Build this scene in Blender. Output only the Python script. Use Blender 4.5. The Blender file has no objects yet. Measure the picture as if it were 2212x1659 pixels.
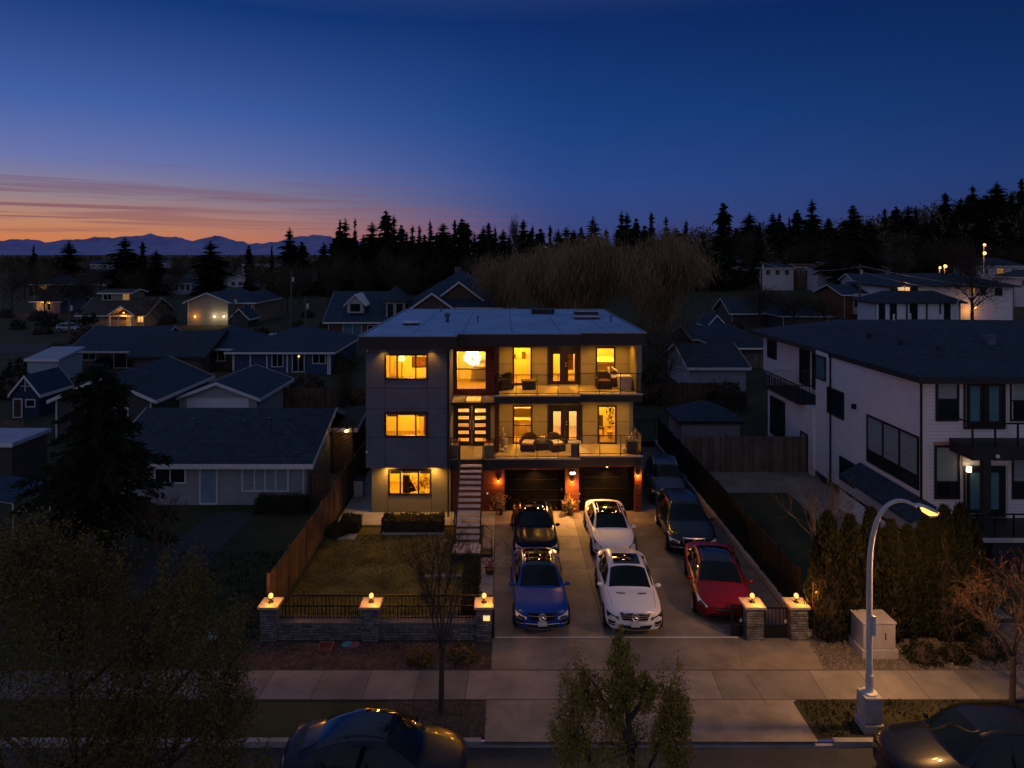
import bpy, bmesh, math, random
import numpy as np
from math import radians, sin, cos, pi, sqrt, atan2
from mathutils import Vector, Matrix
from mathutils.bvhtree import BVHTree
random.seed(7)
rng = np.random.default_rng(11)
sc = bpy.context.scene
COL = sc.collection
EYE = 13.1          # height of the drone above the driveway
FPX = 1475.0        # focal length in picture widths of 2212

def at(px, py, Y):
    """world point that stands at depth Y along the line of sight of a spot in the photograph"""
    return Vector(((px - 1087) * Y / FPX, Y, EYE - (py - 548) * Y / FPX))
def ax(px, Y): return (px - 1087) * Y / FPX
def az(py, Y): return EYE - (py - 548) * Y / FPX
def gnd(px, py):
    Y = FPX * EYE / (py - 548)
    return Vector(((px - 1087) * Y / FPX, Y, 0))

# ------------------------------------------------------------------ materials
MATS = {}
def nd(nt, typ, **kw):
    n = nt.nodes.new(typ)
    for k, v in kw.items():
        if k in n.inputs: n.inputs[k].default_value = v
        else: setattr(n, k, v)
    return n
def mat(name, col, rough=.7, metal=0., var=.25, scale=3., bump=0., bscale=None, coat=0., spec=.4,
        kind=None, emit=None, estr=0., col2=None, detail=5., stretch=None):
    """principled surface whose colour drifts with object-space noise; kind adds a pattern"""
    if name in MATS: return MATS[name]
    m = bpy.data.materials.new(name); m.use_nodes = True
    nt = m.node_tree; b = nt.nodes['Principled BSDF']; L = nt.links.new
    b.inputs['Roughness'].default_value = rough; b.inputs['Metallic'].default_value = metal
    b.inputs['Specular IOR Level'].default_value = spec
    b.inputs['Coat Weight'].default_value = coat; b.inputs['Coat Roughness'].default_value = .04
    c = Vector(col[:3])
    tc = nd(nt, 'ShaderNodeTexCoord'); src = tc.outputs['Object']
    if kind == 'leaf':
        g = nd(nt, 'ShaderNodeNewGeometry')
        r = nd(nt, 'ShaderNodeValToRGB'); r.color_ramp.elements[0].color = (*(c * (1 - var)), 1)
        r.color_ramp.elements[1].color = (*(Vector(col2) if col2 else c * (1 + var)), 1)
        L(g.outputs['Random Per Island'], r.inputs[0]); L(r.outputs[0], b.inputs['Base Color'])
        tr = nd(nt, 'ShaderNodeBsdfTranslucent'); L(r.outputs[0], tr.inputs[0]); mx = nd(nt, 'ShaderNodeMixShader'); mx.inputs[0].default_value = .35
        L(b.outputs[0], mx.inputs[1]); L(tr.outputs[0], mx.inputs[2]); L(mx.outputs[0], nt.nodes['Material Output'].inputs[0])
    else:
        if stretch:
            mp = nd(nt, 'ShaderNodeMapping'); mp.inputs['Scale'].default_value = stretch
            L(src, mp.inputs[0]); src = mp.outputs[0]
        n = nd(nt, 'ShaderNodeTexNoise', Scale=scale, Detail=detail, Roughness=.62); L(src, n.inputs['Vector'])
        r = nd(nt, 'ShaderNodeValToRGB'); e = r.color_ramp.elements
        e[0].position = .3; e[1].position = .7
        e[0].color = (*(c * (1 - var)), 1); e[1].color = (*(Vector(col2) if col2 else c * (1 + var * .7)), 1)
        L(n.outputs['Fac'], r.inputs[0]); out = r.outputs[0]; hsrc = n.outputs['Fac']
        if kind in ('siding', 'vboards', 'shingle', 'stone', 'shiplap'):
            if kind in ('shingle', 'stone'):
                br = nd(nt, 'ShaderNodeTexBrick'); 
                mp = nd(nt, 'ShaderNodeMapping'); L(tc.outputs['Object'], mp.inputs[0])
                if kind == 'stone':
                    cx = nd(nt, 'ShaderNodeSeparateXYZ'); L(tc.outputs['Object'], cx.inputs[0])
                    ad = nd(nt, 'ShaderNodeMath', operation='ADD'); L(cx.outputs[0], ad.inputs[0]); L(cx.outputs[1], ad.inputs[1])
                    cb = nd(nt, 'ShaderNodeCombineXYZ'); L(ad.outputs[0], cb.inputs[0]); L(cx.outputs[2], cb.inputs[1])
                    L(cb.outputs[0], br.inputs['Vector'])
                    br.inputs['Scale'].default_value = 1.; br.inputs['Brick Width'].default_value = .34
                    br.inputs['Row Height'].default_value = .085; br.inputs['Mortar Size'].default_value = .012
                    br.offset = .37; br.squash = .6; br.squash_frequency = 3
                    br.inputs['Color1'].default_value = (.55, .55, .55, 1); br.inputs['Color2'].default_value = (1.5, 1.45, 1.4, 1)
                    br.inputs['Mortar'].default_value = (.3, .3, .3, 1)
                else:
                    L(mp.outputs[0], br.inputs['Vector']); br.inputs['Scale'].default_value = 1.
                    br.inputs['Brick Width'].default_value = .5; br.inputs['Row Height'].default_value = .3
                    br.inputs['Mortar Size'].default_value = .03
                    br.inputs['Color1'].default_value = (.8, .8, .8, 1); br.inputs['Color2'].default_value = (1.15, 1.15, 1.15, 1)
                    br.inputs['Mortar'].default_value = (.55, .55, .55, 1)
                mu = nd(nt, 'ShaderNodeMixRGB', blend_type='MULTIPLY'); mu.inputs[0].default_value = 1
                L(out, mu.inputs[1]); L(br.outputs['Color'], mu.inputs[2]); out = mu.outputs[0]
                hsrc = br.outputs['Color']
            else:
                sp = nd(nt, 'ShaderNodeSeparateXYZ'); L(tc.outputs['Object'], sp.inputs[0])
                if kind == 'vboards':
                    ad = nd(nt, 'ShaderNodeMath', operation='ADD'); L(sp.outputs[0], ad.inputs[0]); L(sp.outputs[1], ad.inputs[1]); o = ad.outputs[0]; per = .15
                else: o = sp.outputs[2]; per = .16 if kind == 'siding' else .22
                dv = nd(nt, 'ShaderNodeMath', operation='DIVIDE'); L(o, dv.inputs[0]); dv.inputs[1].default_value = per
                fr = nd(nt, 'ShaderNodeMath', operation='FRACT'); L(dv.outputs[0], fr.inputs[0])
                rr = nd(nt, 'ShaderNodeValToRGB'); ee = rr.color_ramp.elements
                ee[0].color = (.45, .45, .45, 1); ee[0].position = .0; ee[1].position = .14; ee[1].color = (1, 1, 1, 1)
                L(fr.outputs[0], rr.inputs[0])
                mu = nd(nt, 'ShaderNodeMixRGB', blend_type='MULTIPLY'); mu.inputs[0].default_value = 1
                L(out, mu.inputs[1]); L(rr.outputs[0], mu.inputs[2]); out = mu.outputs[0]
                if kind == 'vboards':
                    fl = nd(nt, 'ShaderNodeMath', operation='FLOOR'); L(dv.outputs[0], fl.inputs[0])
                    wn = nd(nt, 'ShaderNodeTexWhiteNoise', noise_dimensions='1D'); L(fl.outputs[0], wn.inputs['W'])
                    mr = nd(nt, 'ShaderNodeMapRange'); mr.inputs['To Min'].default_value = .65; mr.inputs['To Max'].default_value = 1.15
                    L(wn.outputs['Value'], mr.inputs['Value'])
                    m2 = nd(nt, 'ShaderNodeMixRGB', blend_type='MULTIPLY'); m2.inputs[0].default_value = 1
                    L(out, m2.inputs[1]); L(mr.outputs[0], m2.inputs[2]); out = m2.outputs[0]
                hsrc = rr.outputs[0]; bump = bump or .4
        if kind == 'slab':
            g = nd(nt, 'ShaderNodeNewGeometry'); mr = nd(nt, 'ShaderNodeMapRange'); mr.inputs['To Min'].default_value = .72; mr.inputs['To Max'].default_value = 1.12; L(g.outputs['Random Per Island'], mr.inputs['Value'])
            ms = nd(nt, 'ShaderNodeTexNoise', Scale=.35, Detail=8., Roughness=.7); L(src, ms.inputs['Vector']); rs = nd(nt, 'ShaderNodeMapRange'); rs.inputs['From Min'].default_value = .42; rs.inputs['From Max'].default_value = .6; rs.inputs['To Min'].default_value = .72; L(ms.outputs['Fac'], rs.inputs['Value'])
            mm = nd(nt, 'ShaderNodeMath', operation='MULTIPLY'); L(mr.outputs[0], mm.inputs[0]); L(rs.outputs[0], mm.inputs[1])
            mu = nd(nt, 'ShaderNodeMixRGB', blend_type='MULTIPLY'); mu.inputs[0].default_value = 1; L(out, mu.inputs[1]); L(mm.outputs[0], mu.inputs[2]); out = mu.outputs[0]
        L(out, b.inputs['Base Color'])
        if bump:
            bp = nd(nt, 'ShaderNodeBump', Strength=bump, Distance=.03)
            if kind in (None, 'slab'):
                n2 = nd(nt, 'ShaderNodeTexNoise', Scale=bscale or scale * 6, Detail=6.); L(src, n2.inputs['Vector']); hsrc = n2.outputs['Fac']
            L(hsrc, bp.inputs['Height']); L(bp.outputs[0], b.inputs['Normal'])
    if emit:
        b.inputs['Emission Color'].default_value = (*emit, 1); b.inputs['Emission Strength'].default_value = estr
    MATS[name] = m; return m

def glass_mat(name, refl=.12, tint=(1, 1, 1)):
    if name in MATS: return MATS[name]
    m = bpy.data.materials.new(name); m.use_nodes = True; nt = m.node_tree; nt.nodes.clear(); L = nt.links.new
    o = nd(nt, 'ShaderNodeOutputMaterial'); t = nd(nt, 'ShaderNodeBsdfTransparent', Color=(*tint, 1))
    g = nd(nt, 'ShaderNodeBsdfGlossy', Roughness=.02); lw = nd(nt, 'ShaderNodeFresnel', IOR=1.45)
    ad = nd(nt, 'ShaderNodeMath', operation='ADD'); ad.inputs[1].default_value = refl * .3
    mx = nd(nt, 'ShaderNodeMixShader'); L(lw.outputs[0], ad.inputs[0]); L(ad.outputs[0], mx.inputs[0])
    L(t.outputs[0], mx.inputs[1]); L(g.outputs[0], mx.inputs[2]); L(mx.outputs[0], o.inputs[0])
    MATS[name] = m; return m

def lit_mat(name, col, s, var=.35, scale=1.5):
    """glowing window or lamp with an uneven brightness"""
    if name in MATS: return MATS[name]
    m = bpy.data.materials.new(name); m.use_nodes = True; nt = m.node_tree; nt.nodes.clear(); L = nt.links.new
    o = nd(nt, 'ShaderNodeOutputMaterial'); e = nd(nt, 'ShaderNodeEmission', Color=(*col, 1))
    tc = nd(nt, 'ShaderNodeTexCoord'); n = nd(nt, 'ShaderNodeTexNoise', Scale=scale, Detail=3.); L(tc.outputs['Object'], n.inputs['Vector'])
    mr = nd(nt, 'ShaderNodeMapRange'); mr.inputs['From Min'].default_value = .3; mr.inputs['From Max'].default_value = .7
    mr.inputs['To Min'].default_value = s * (1 - var); mr.inputs['To Max'].default_value = s * (1 + var)
    L(n.outputs['Fac'], mr.inputs['Value']); L(mr.outputs[0], e.inputs['Strength']); L(e.outputs[0], o.inputs[0])
    MATS[name] = m; return m

# ------------------------------------------------------------------ mesh building
class MB:
    def __init__(s): s.v = []; s.f = []; s.m = []
    def face(s, pts, m=0):
        i = len(s.v); s.v += [tuple(p) for p in pts]; s.f.append(tuple(range(i, i + len(pts)))); s.m.append(m); return s
    def box(s, x0, x1, y0, y1, z0, z1, m=0):
        i = len(s.v)
        s.v += [(x0, y0, z0), (x1, y0, z0), (x1, y1, z0), (x0, y1, z0), (x0, y0, z1), (x1, y0, z1), (x1, y1, z1), (x0, y1, z1)]
        for q in ((0, 3, 2, 1), (4, 5, 6, 7), (0, 1, 5, 4), (1, 2, 6, 5), (2, 3, 7, 6), (3, 0, 4, 7)):
            s.f.append(tuple(i + k for k in q)); s.m.append(m)
        return s
    def prism(s, poly, z0, z1, m=0):
        """vertical prism over a plan polygon (counter-clockwise)"""
        n = len(poly); i = len(s.v)
        s.v += [(p[0], p[1], z0) for p in poly] + [(p[0], p[1], z1) for p in poly]
        s.f.append(tuple(i + k for k in reversed(range(n)))); s.m.append(m)
        s.f.append(tuple(i + n + k for k in range(n))); s.m.append(m)
        for k in range(n):
            j = (k + 1) % n; s.f.append((i + k, i + j, i + n + j, i + n + k)); s.m.append(m)
        return s
    def slab(s, pts, th, m=0):
        """sheet of four points thickened straight down"""
        n = len(pts); i = len(s.v)
        s.v += [(p[0], p[1], p[2] - th) for p in pts] + [tuple(p) for p in pts]
        s.f.append(tuple(i + k for k in reversed(range(n)))); s.m.append(m)
        s.f.append(tuple(i + n + k for k in range(n))); s.m.append(m)
        for k in range(n):
            j = (k + 1) % n; s.f.append((i + k, i + j, i + n + j, i + n + k)); s.m.append(m)
        return s
    def tube(s, pts, rad, n=6, m=0, cap=True):
        pts = [Vector(p) for p in pts]
        if not hasattr(rad, '__len__'): rad = [rad] * len(pts)
        i = len(s.v)
        for k, p in enumerate(pts):
            d = (pts[min(k + 1, len(pts) - 1)] - pts[max(k - 1, 0)])
            d = d.normalized() if d.length > 1e-9 else Vector((0, 0, 1))
            u = d.orthogonal().normalized() if abs(d.z) < .9 else d.cross(Vector((0, 1, 0))).normalized()
            if abs(d.z) < .9: u = d.cross(Vector((0, 0, 1))).normalized()
            w = d.cross(u)
            for a in range(n):
                t = 2 * pi * a / n; s.v.append(tuple(p + (u * cos(t) + w * sin(t)) * rad[k]))
        for k in range(len(pts) - 1):
            for a in range(n):
                b = (a + 1) % n
                s.f.append((i + k * n + a, i + k * n + b, i + (k + 1) * n + b, i + (k + 1) * n + a)); s.m.append(m)
        if cap:
            s.f.append(tuple(i + a for a in reversed(range(n)))); s.m.append(m)
            e = i + (len(pts) - 1) * n; s.f.append(tuple(e + a for a in range(n))); s.m.append(m)
        return s
    def lathe(s, prof, c=(0, 0, 0), n=16, m=0, axis='z'):
        """profile of (radius, height) turned round an axis through c"""
        i = len(s.v)
        for r, h in prof:
            for a in range(n):
                t = 2 * pi * a / n
                p = (r * cos(t), r * sin(t), h) if axis == 'z' else (h, r * cos(t), r * sin(t)) if axis == 'x' else (r * sin(t), h, r * cos(t))
                s.v.append((c[0] + p[0], c[1] + p[1], c[2] + p[2]))
        for k in range(len(prof) - 1):
            for a in range(n):
                b = (a + 1) % n; s.f.append((i + k * n + a, i + k * n + b, i + (k + 1) * n + b, i + (k + 1) * n + a)); s.m.append(m)
        s.f.append(tuple(i + a for a in reversed(range(n)))); s.m.append(m)
        e = i + (len(prof) - 1) * n; s.f.append(tuple(e + a for a in range(n))); s.m.append(m)
        return s
    def sphere(s, c, r, n=10, m=0, sz=1.):
        k = max(4, n // 2)
        return s.lathe([(max(r * sin(pi * j / k), .001), -r * sz * cos(pi * j / k)) for j in range(k + 1)], c, n, m)
    def tris(s, T, m=0):
        i = len(s.v); s.v += [tuple(p) for p in T.reshape(-1, 3)]
        n = len(T); s.f += [(i + 3 * k, i + 3 * k + 1, i + 3 * k + 2) for k in range(n)]; s.m += [m] * n
        return s
    def mesh(s, name, mats, smooth=False):
        me = bpy.data.meshes.new(name); me.from_pydata(s.v, [], s.f)
        for x in (mats if isinstance(mats, (list, tuple)) else [mats]): me.materials.append(x)
        me.polygons.foreach_set('material_index', s.m)
        if smooth: me.polygons.foreach_set('use_smooth', [True] * len(s.f))
        me.update(); return me
    def build(s, name, mats, parent=None, smooth=False, bevel=0.):
        o = bpy.data.objects.new(name, s.mesh(name, mats, smooth)); link(o, parent)
        if bevel:
            b = o.modifiers.new('edge', 'BEVEL'); b.width = bevel; b.segments = 2; b.limit_method = 'ANGLE'
        return o
def link(o, parent=None):
    COL.objects.link(o)
    if parent:
        o.parent = parent
        if parent.type == 'EMPTY' and parent.parent is None: o.matrix_parent_inverse = Matrix.Translation(-parent.location)
    return o
def tag(o, label=None, cat=None, group=None, kind=None):
    if label: o['label'] = label
    if cat: o['category'] = cat
    if group: o['group'] = group
    if kind: o['kind'] = kind
    return o
def thing(name, label, cat, loc=(0, 0, 0), group=None):
    o = bpy.data.objects.new(name, None); o.empty_display_size = .3; COL.objects.link(o); o.location = loc
    return tag(o, label, cat, group)
def kids(o): return list(o.children)
def dup(o, parent=None):
    c = o.copy(); COL.objects.link(c)
    if parent: c.parent = parent
    for k in kids(o): dup(k, c)
    return c
def lamp(name, loc, power, col, parent=None, size=.05, typ='POINT', spot=100, down=True, blend=.6):
    l = bpy.data.lights.new(name, typ); l.energy = power; l.color = col
    if typ == 'AREA': l.shape = 'DISK'; l.size = size
    else: l.shadow_soft_size = size
    if typ == 'SPOT': l.spot_size = radians(spot); l.spot_blend = blend
    o = bpy.data.objects.new(name, l); o.location = loc; link(o, parent); return o
def wall_holes(mb, x0, x1, z0, z1, y0, y1, holes, m=0):
    """wall in the XZ plane between y0 and y1 with rectangular openings (x0,x1,z0,z1)"""
    zs = sorted({z0, z1} | {z for h in holes for z in h[2:4] if z0 < z < z1})
    for a, b in zip(zs, zs[1:]):
        hs = sorted(h for h in holes if h[2] <= a + 1e-6 and h[3] >= b - 1e-6)
        x = x0
        for h in hs:
            if h[0] > x + 1e-6: mb.box(x, h[0], y0, y1, a, b, m)
            x = max(x, h[1])
        if x < x1 - 1e-6: mb.box(x, x1, y0, y1, a, b, m)

# common surfaces
WARM = (1., .45, .02); AMBER = (1., .36, .04)
def M_init():
    mat('black_metal', (.012, .012, .013), .45, .3, var=.3, scale=4)
    mat('white_trim', (.72, .71, .68), .55, var=.12, scale=5)
    mat('cream_trim', (.5, .47, .42), .6, var=.2, scale=5)
    mat('dark_frame', (.02, .018, .018), .45, var=.3)
    mat('night_glass', (.012, .018, .026), .06, var=.5, scale=.7, spec=.7)
    mat('blind_glass', (.30, .36, .37), .25, var=.25, scale=2, spec=.6, stretch=(.1, .1, 12))
    mat('teal_glass', (.10, .22, .26), .12, var=.3, scale=.8, spec=.6)
    mat('concrete', (.30, .26, .22), .85, var=.30, scale=.9, kind='slab', bump=.25, bscale=30, detail=9)
    mat('pale_concrete', (.40, .37, .33), .85, var=.22, scale=1.2, bump=.2, bscale=30, detail=8)
    mat('bark', (.07, .05, .037), .9, var=.4, scale=8, bump=.6)
    mat('chrome', (.92, .92, .93), .38, .9, var=.06)
    mat('roof_dark', (.030, .050, .070), .8, kind='shingle', var=.3, scale=2.5, bump=.5)
    mat('roof_blue', (.026, .055, .092), .8, kind='shingle', var=.3, scale=2.5, bump=.5)
    mat('roof_brown', (.075, .06, .05), .8, kind='shingle', var=.3, scale=2.5, bump=.5)
    mat('roof_red', (.16, .05, .035), .8, kind='shingle', var=.3, scale=2.5, bump=.5)
    mat('wood_fence', (.17, .095, .05), .8, kind='vboards', var=.45, scale=1.6)
    mat('wood_fence_grey', (.16, .12, .09), .8, kind='vboards', var=.35, scale=1.6)
    lit_mat('lit_window', (1., .50, .10), 1.1)
    lit_mat('lit_dim', (1., .47, .12), .28)
    lit_mat('bulb', (1., .42, .07), 5., var=.1)
    lit_mat('bulb_white', (1., .72, .36), 7., var=.1)
    glass_mat('clear_glass')
M_init()
def M(k): return MATS[k]
# ------------------------------------------------------------------ camera and dusk sky
cam = bpy.data.cameras.new('camera'); co = bpy.data.objects.new('camera', cam); COL.objects.link(co); sc.camera = co
co.location = (0, 0, EYE); co.rotation_euler = (radians(90), 0, 0)
cam.sensor_fit = 'HORIZONTAL'; cam.sensor_width = 36; cam.lens = 36 * FPX / 2212
cam.shift_x = 19 / 2212; cam.shift_y = -281.5 / 2212; cam.clip_end = 30000; cam.clip_start = .2
sc.view_settings.view_transform = 'Standard'; sc.view_settings.look = 'None'; sc.view_settings.exposure = 0
sc.render.engine = 'CYCLES'
sc.cycles.max_bounces = 6; sc.cycles.diffuse_bounces = 3; sc.cycles.glossy_bounces = 3; sc.cycles.transparent_max_bounces = 10
sc.cycles.sample_clamp_indirect = 3; sc.cycles.caustics_reflective = False; sc.cycles.caustics_refractive = False
sc.cycles.use_denoising = True

w = bpy.data.worlds.new('World'); sc.world = w; w.use_nodes = True
nt = w.node_tree; L = nt.links.new; bg = nt.nodes['Background']
tc = nd(nt, 'ShaderNodeTexCoord'); sp = nd(nt, 'ShaderNodeSeparateXYZ'); L(tc.outputs['Generated'], sp.inputs[0])
def mth(op, a, b=None, clamp=False):
    n = nd(nt, 'ShaderNodeMath', operation=op); n.use_clamp = clamp
    for i, v in enumerate((a, b)):
        if v is None: continue
        if isinstance(v, (int, float)): n.inputs[i].default_value = v
        else: L(v, n.inputs[i])
    return n.outputs[0]
def ramp(fac, stops, interp='EASE'):
    r = nd(nt, 'ShaderNodeValToRGB'); r.color_ramp.interpolation = interp; e = r.color_ramp.elements
    while len(e) < len(stops): e.new(.5)
    for k, (p, c) in zip(e, stops): k.position = p; k.color = (*c, 1)
    L(fac, r.inputs[0]); return r.outputs[0]
z = mth('MAXIMUM', sp.outputs[2], 0.)
zz = mth('POWER', z, .5)            # spread the ramp near the horizon
S = lambda v: sqrt(v)
x, y = sp.outputs[0], sp.outputs[1]
hl = mth('SQRT', mth('ADD', mth('MULTIPLY', x, x), mth('MULTIPLY', y, y)))
sx, sy = sin(radians(-52)), cos(radians(-52))        # the sun went down to the left of the picture
cd = mth('DIVIDE', mth('ADD', mth('MULTIPLY', x, sx), mth('MULTIPLY', y, sy)), mth('MAXIMUM', hl, .001))
away = ramp(zz, [(0, (.046, .056, .18)), (S(.03), (.042, .062, .215)), (S(.1), (.022, .066, .26)), (S(.19), (.0085, .050, .22)), (S(.32), (.003, .026, .145)), (S(.55), (.050, .076, .165)), (1, (.080, .102, .195))], 'LINEAR')
glow = ramp(zz, [(0, (.66, .18, .05)), (S(.022), (.62, .21, .075)), (S(.045), (.50, .235, .14)), (S(.075), (.27, .215, .26)), (S(.12), (.135, .168, .40)), (S(.19), (.050, .112, .37)), (S(.32), (.004, .034, .18)), (S(.55), (.050, .076, .165)), (1, (.080, .102, .195))], 'LINEAR')
back = ramp(zz, [(0, (.22, .20, .28)), (S(.12), (.19, .19, .30)), (S(.4), (.14, .15, .26)), (1, (.080, .102, .195))], 'LINEAR')
g = nd(nt, 'ShaderNodeMapRange', interpolation_type='SMOOTHSTEP'); g.inputs['From Min'].default_value = .52; g.inputs['From Max'].default_value = 1.02; L(cd, g.inputs['Value'])
# long thin streaks of cloud low over the glow
az_ = mth('ARCTAN2', x, y)
def streaks(seed, kx, kz, lo, hi):
    cb = nd(nt, 'ShaderNodeCombineXYZ'); L(mth('MULTIPLY', az_, kx), cb.inputs[0])
    L(mth('ADD', mth('MULTIPLY', z, kz), mth('MULTIPLY', az_, .5)), cb.inputs[1]); cb.inputs[2].default_value = seed
    n = nd(nt, 'ShaderNodeTexNoise', Scale=1., Detail=4., Roughness=.55, Distortion=.5); L(cb.outputs[0], n.inputs['Vector'])
    r = nd(nt, 'ShaderNodeMapRange', interpolation_type='SMOOTHSTEP'); r.inputs['From Min'].default_value = lo; r.inputs['From Max'].default_value = hi
    L(n.outputs['Fac'], r.inputs['Value']); return r.outputs[0]
st = mth('MAXIMUM', streaks(3.1, 2.6, 130, .54, .63), mth('MULTIPLY', streaks(8.7, 2.0, 62, .52, .64), .75))
band = ramp(z, [(0, (0, 0, 0)), (.008, (.55,) * 3), (.02, (1,) * 3), (.085, (.85,) * 3), (.125, (0,) * 3)], 'LINEAR')
dk = nd(nt, 'ShaderNodeMapRange'); dk.inputs['From Min'].default_value = 0.; dk.inputs['From Max'].default_value = .68; dk.inputs['To Min'].default_value = .62; L(cd, dk.inputs['Value'])
dm_ = nd(nt, 'ShaderNodeVectorMath', operation='SCALE'); L(away, dm_.inputs[0]); L(dk.outputs[0], dm_.inputs['Scale']); away = dm_.outputs[0]
m1 = nd(nt, 'ShaderNodeMixRGB'); L(g.outputs[0], m1.inputs[0]); L(away, m1.inputs[1]); L(glow, m1.inputs[2])
cl = ramp(zz, [(0, (.36, .10, .07)), (S(.05), (.25, .10, .12)), (S(.12), (.12, .075, .18))], 'LINEAR')
m2 = nd(nt, 'ShaderNodeMixRGB'); L(mth('MULTIPLY', mth('MULTIPLY', mth('MULTIPLY', st, band), g.outputs[0]), 1.), m2.inputs[0]); L(m1.outputs[0], m2.inputs[1]); L(cl, m2.inputs[2])
bk = nd(nt, 'ShaderNodeMapRange', interpolation_type='SMOOTHSTEP'); bk.inputs['From Min'].default_value = .1; bk.inputs['From Max'].default_value = -.5; L(y, bk.inputs['Value'])
m3 = nd(nt, 'ShaderNodeMixRGB'); L(bk.outputs[0], m3.inputs[0]); L(m2.outputs[0], m3.inputs[1]); L(back, m3.inputs[2])
sky = nd(nt, 'ShaderNodeTexSky'); sky.sky_type = 'NISHITA'; sky.sun_disc = False
sky.sun_elevation = radians(-4.); sky.sun_rotation = radians(-52)
m4 = nd(nt, 'ShaderNodeMixRGB', blend_type='ADD'); m4.inputs[0].default_value = .05; L(m3.outputs[0], m4.inputs[1]); L(sky.outputs[0], m4.inputs[2])
L(m4.outputs[0], bg.inputs[0]); bg.inputs[1].default_value = 1.
# the last of the sunset as a very weak, wide sun
sl = bpy.data.lights.new('dusk_sun', 'SUN'); sl.energy = .06; sl.angle = radians(12); sl.color = (1, .45, .22)
so = bpy.data.objects.new('dusk_sun', sl); COL.objects.link(so)
so.rotation_euler = Vector((-sx * cos(radians(3)), -sy * cos(radians(3)), -sin(radians(3)))).to_track_quat('-Z', 'Y').to_euler()

# ------------------------------------------------------------------ terrain
def sst(t): t = min(1, max(0, t)); return t * t * (3 - 2 * t)
def hill(x, y):
    if y < 118: return 0.
    u = x / y; return 20 * sst((y - 118) / 270) * sst((u + .02) / .40) + 18 * sst((y - 118) / 280) * sst((u - .42) / .36) + 9 * math.exp(-((x + 30) / 40) ** 2 - ((y - 262) / 22) ** 2)
mat('earth_grass', (.034, .046, .014), .95, var=.5, scale=.35, bump=.7, bscale=6, col2=(.060, .064, .020), detail=9)
mat('lawn_grass', (.10, .095, .018), .95, var=.65, scale=.8, bump=1., bscale=14, col2=(.24, .20, .04), detail=10)
mat('mulch', (.045, .033, .025), .95, var=.6, scale=3, bump=1., bscale=14, col2=(.095, .072, .055), detail=10)
mat('gravel_bed', (.10, .085, .075), .95, var=.55, scale=4, bump=1., bscale=16, col2=(.17, .145, .13), detail=10)
mat('asphalt', (.05, .05, .052), .85, var=.25, scale=2, bump=.4, bscale=60)
mat('kerbstone', (.33, .31, .29), .85, var=.25, scale=2)
mat('joint', (.11, .10, .09), .9)
mb = MB()
ys = [18.4, 40, 70, 100] + [118 + 14 * k for k in range(26)] + [520, 620, 800, 1200, 2500, 6500, 12000]
us = [-3.2, -2.2, -1.5] + [-1.1 + .1 * k for k in range(23)] + [1.6, 2.4, 3.4]
rows = [[(u * max(y, 60), y, hill(u * max(y, 60), y)) for u in us] for y in ys]
for a, b in zip(rows, rows[1:]):
    for k in range(len(us) - 1): mb.face((a[k], a[k + 1], b[k + 1], b[k]))
tag(mb.build('ground', M('earth_grass'), smooth=True), kind='structure')
tag(MB().box(-220, 220, -60, 9.2, -.3, .0).build('verge', M('earth_grass')), kind='structure')
tag(MB().face(((-300, 9.2, -.14), (300, 9.2, -.14), (300, 18.4, -.14), (-300, 18.4, -.14))).build('road', M('asphalt')), kind='structure')
mb = MB()
mb.box(-220, -.6, 18.3, 18.46, -.3, .02).box(-.6, 8.9, 18.3, 18.46, -.3, -.09).box(8.9, 220, 18.3, 18.46, -.3, .02).box(-220, 220, 9.2, 9.36, -.3, .02)
tag(mb.build('road_kerb', M('kerbstone')), kind='structure')
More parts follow.
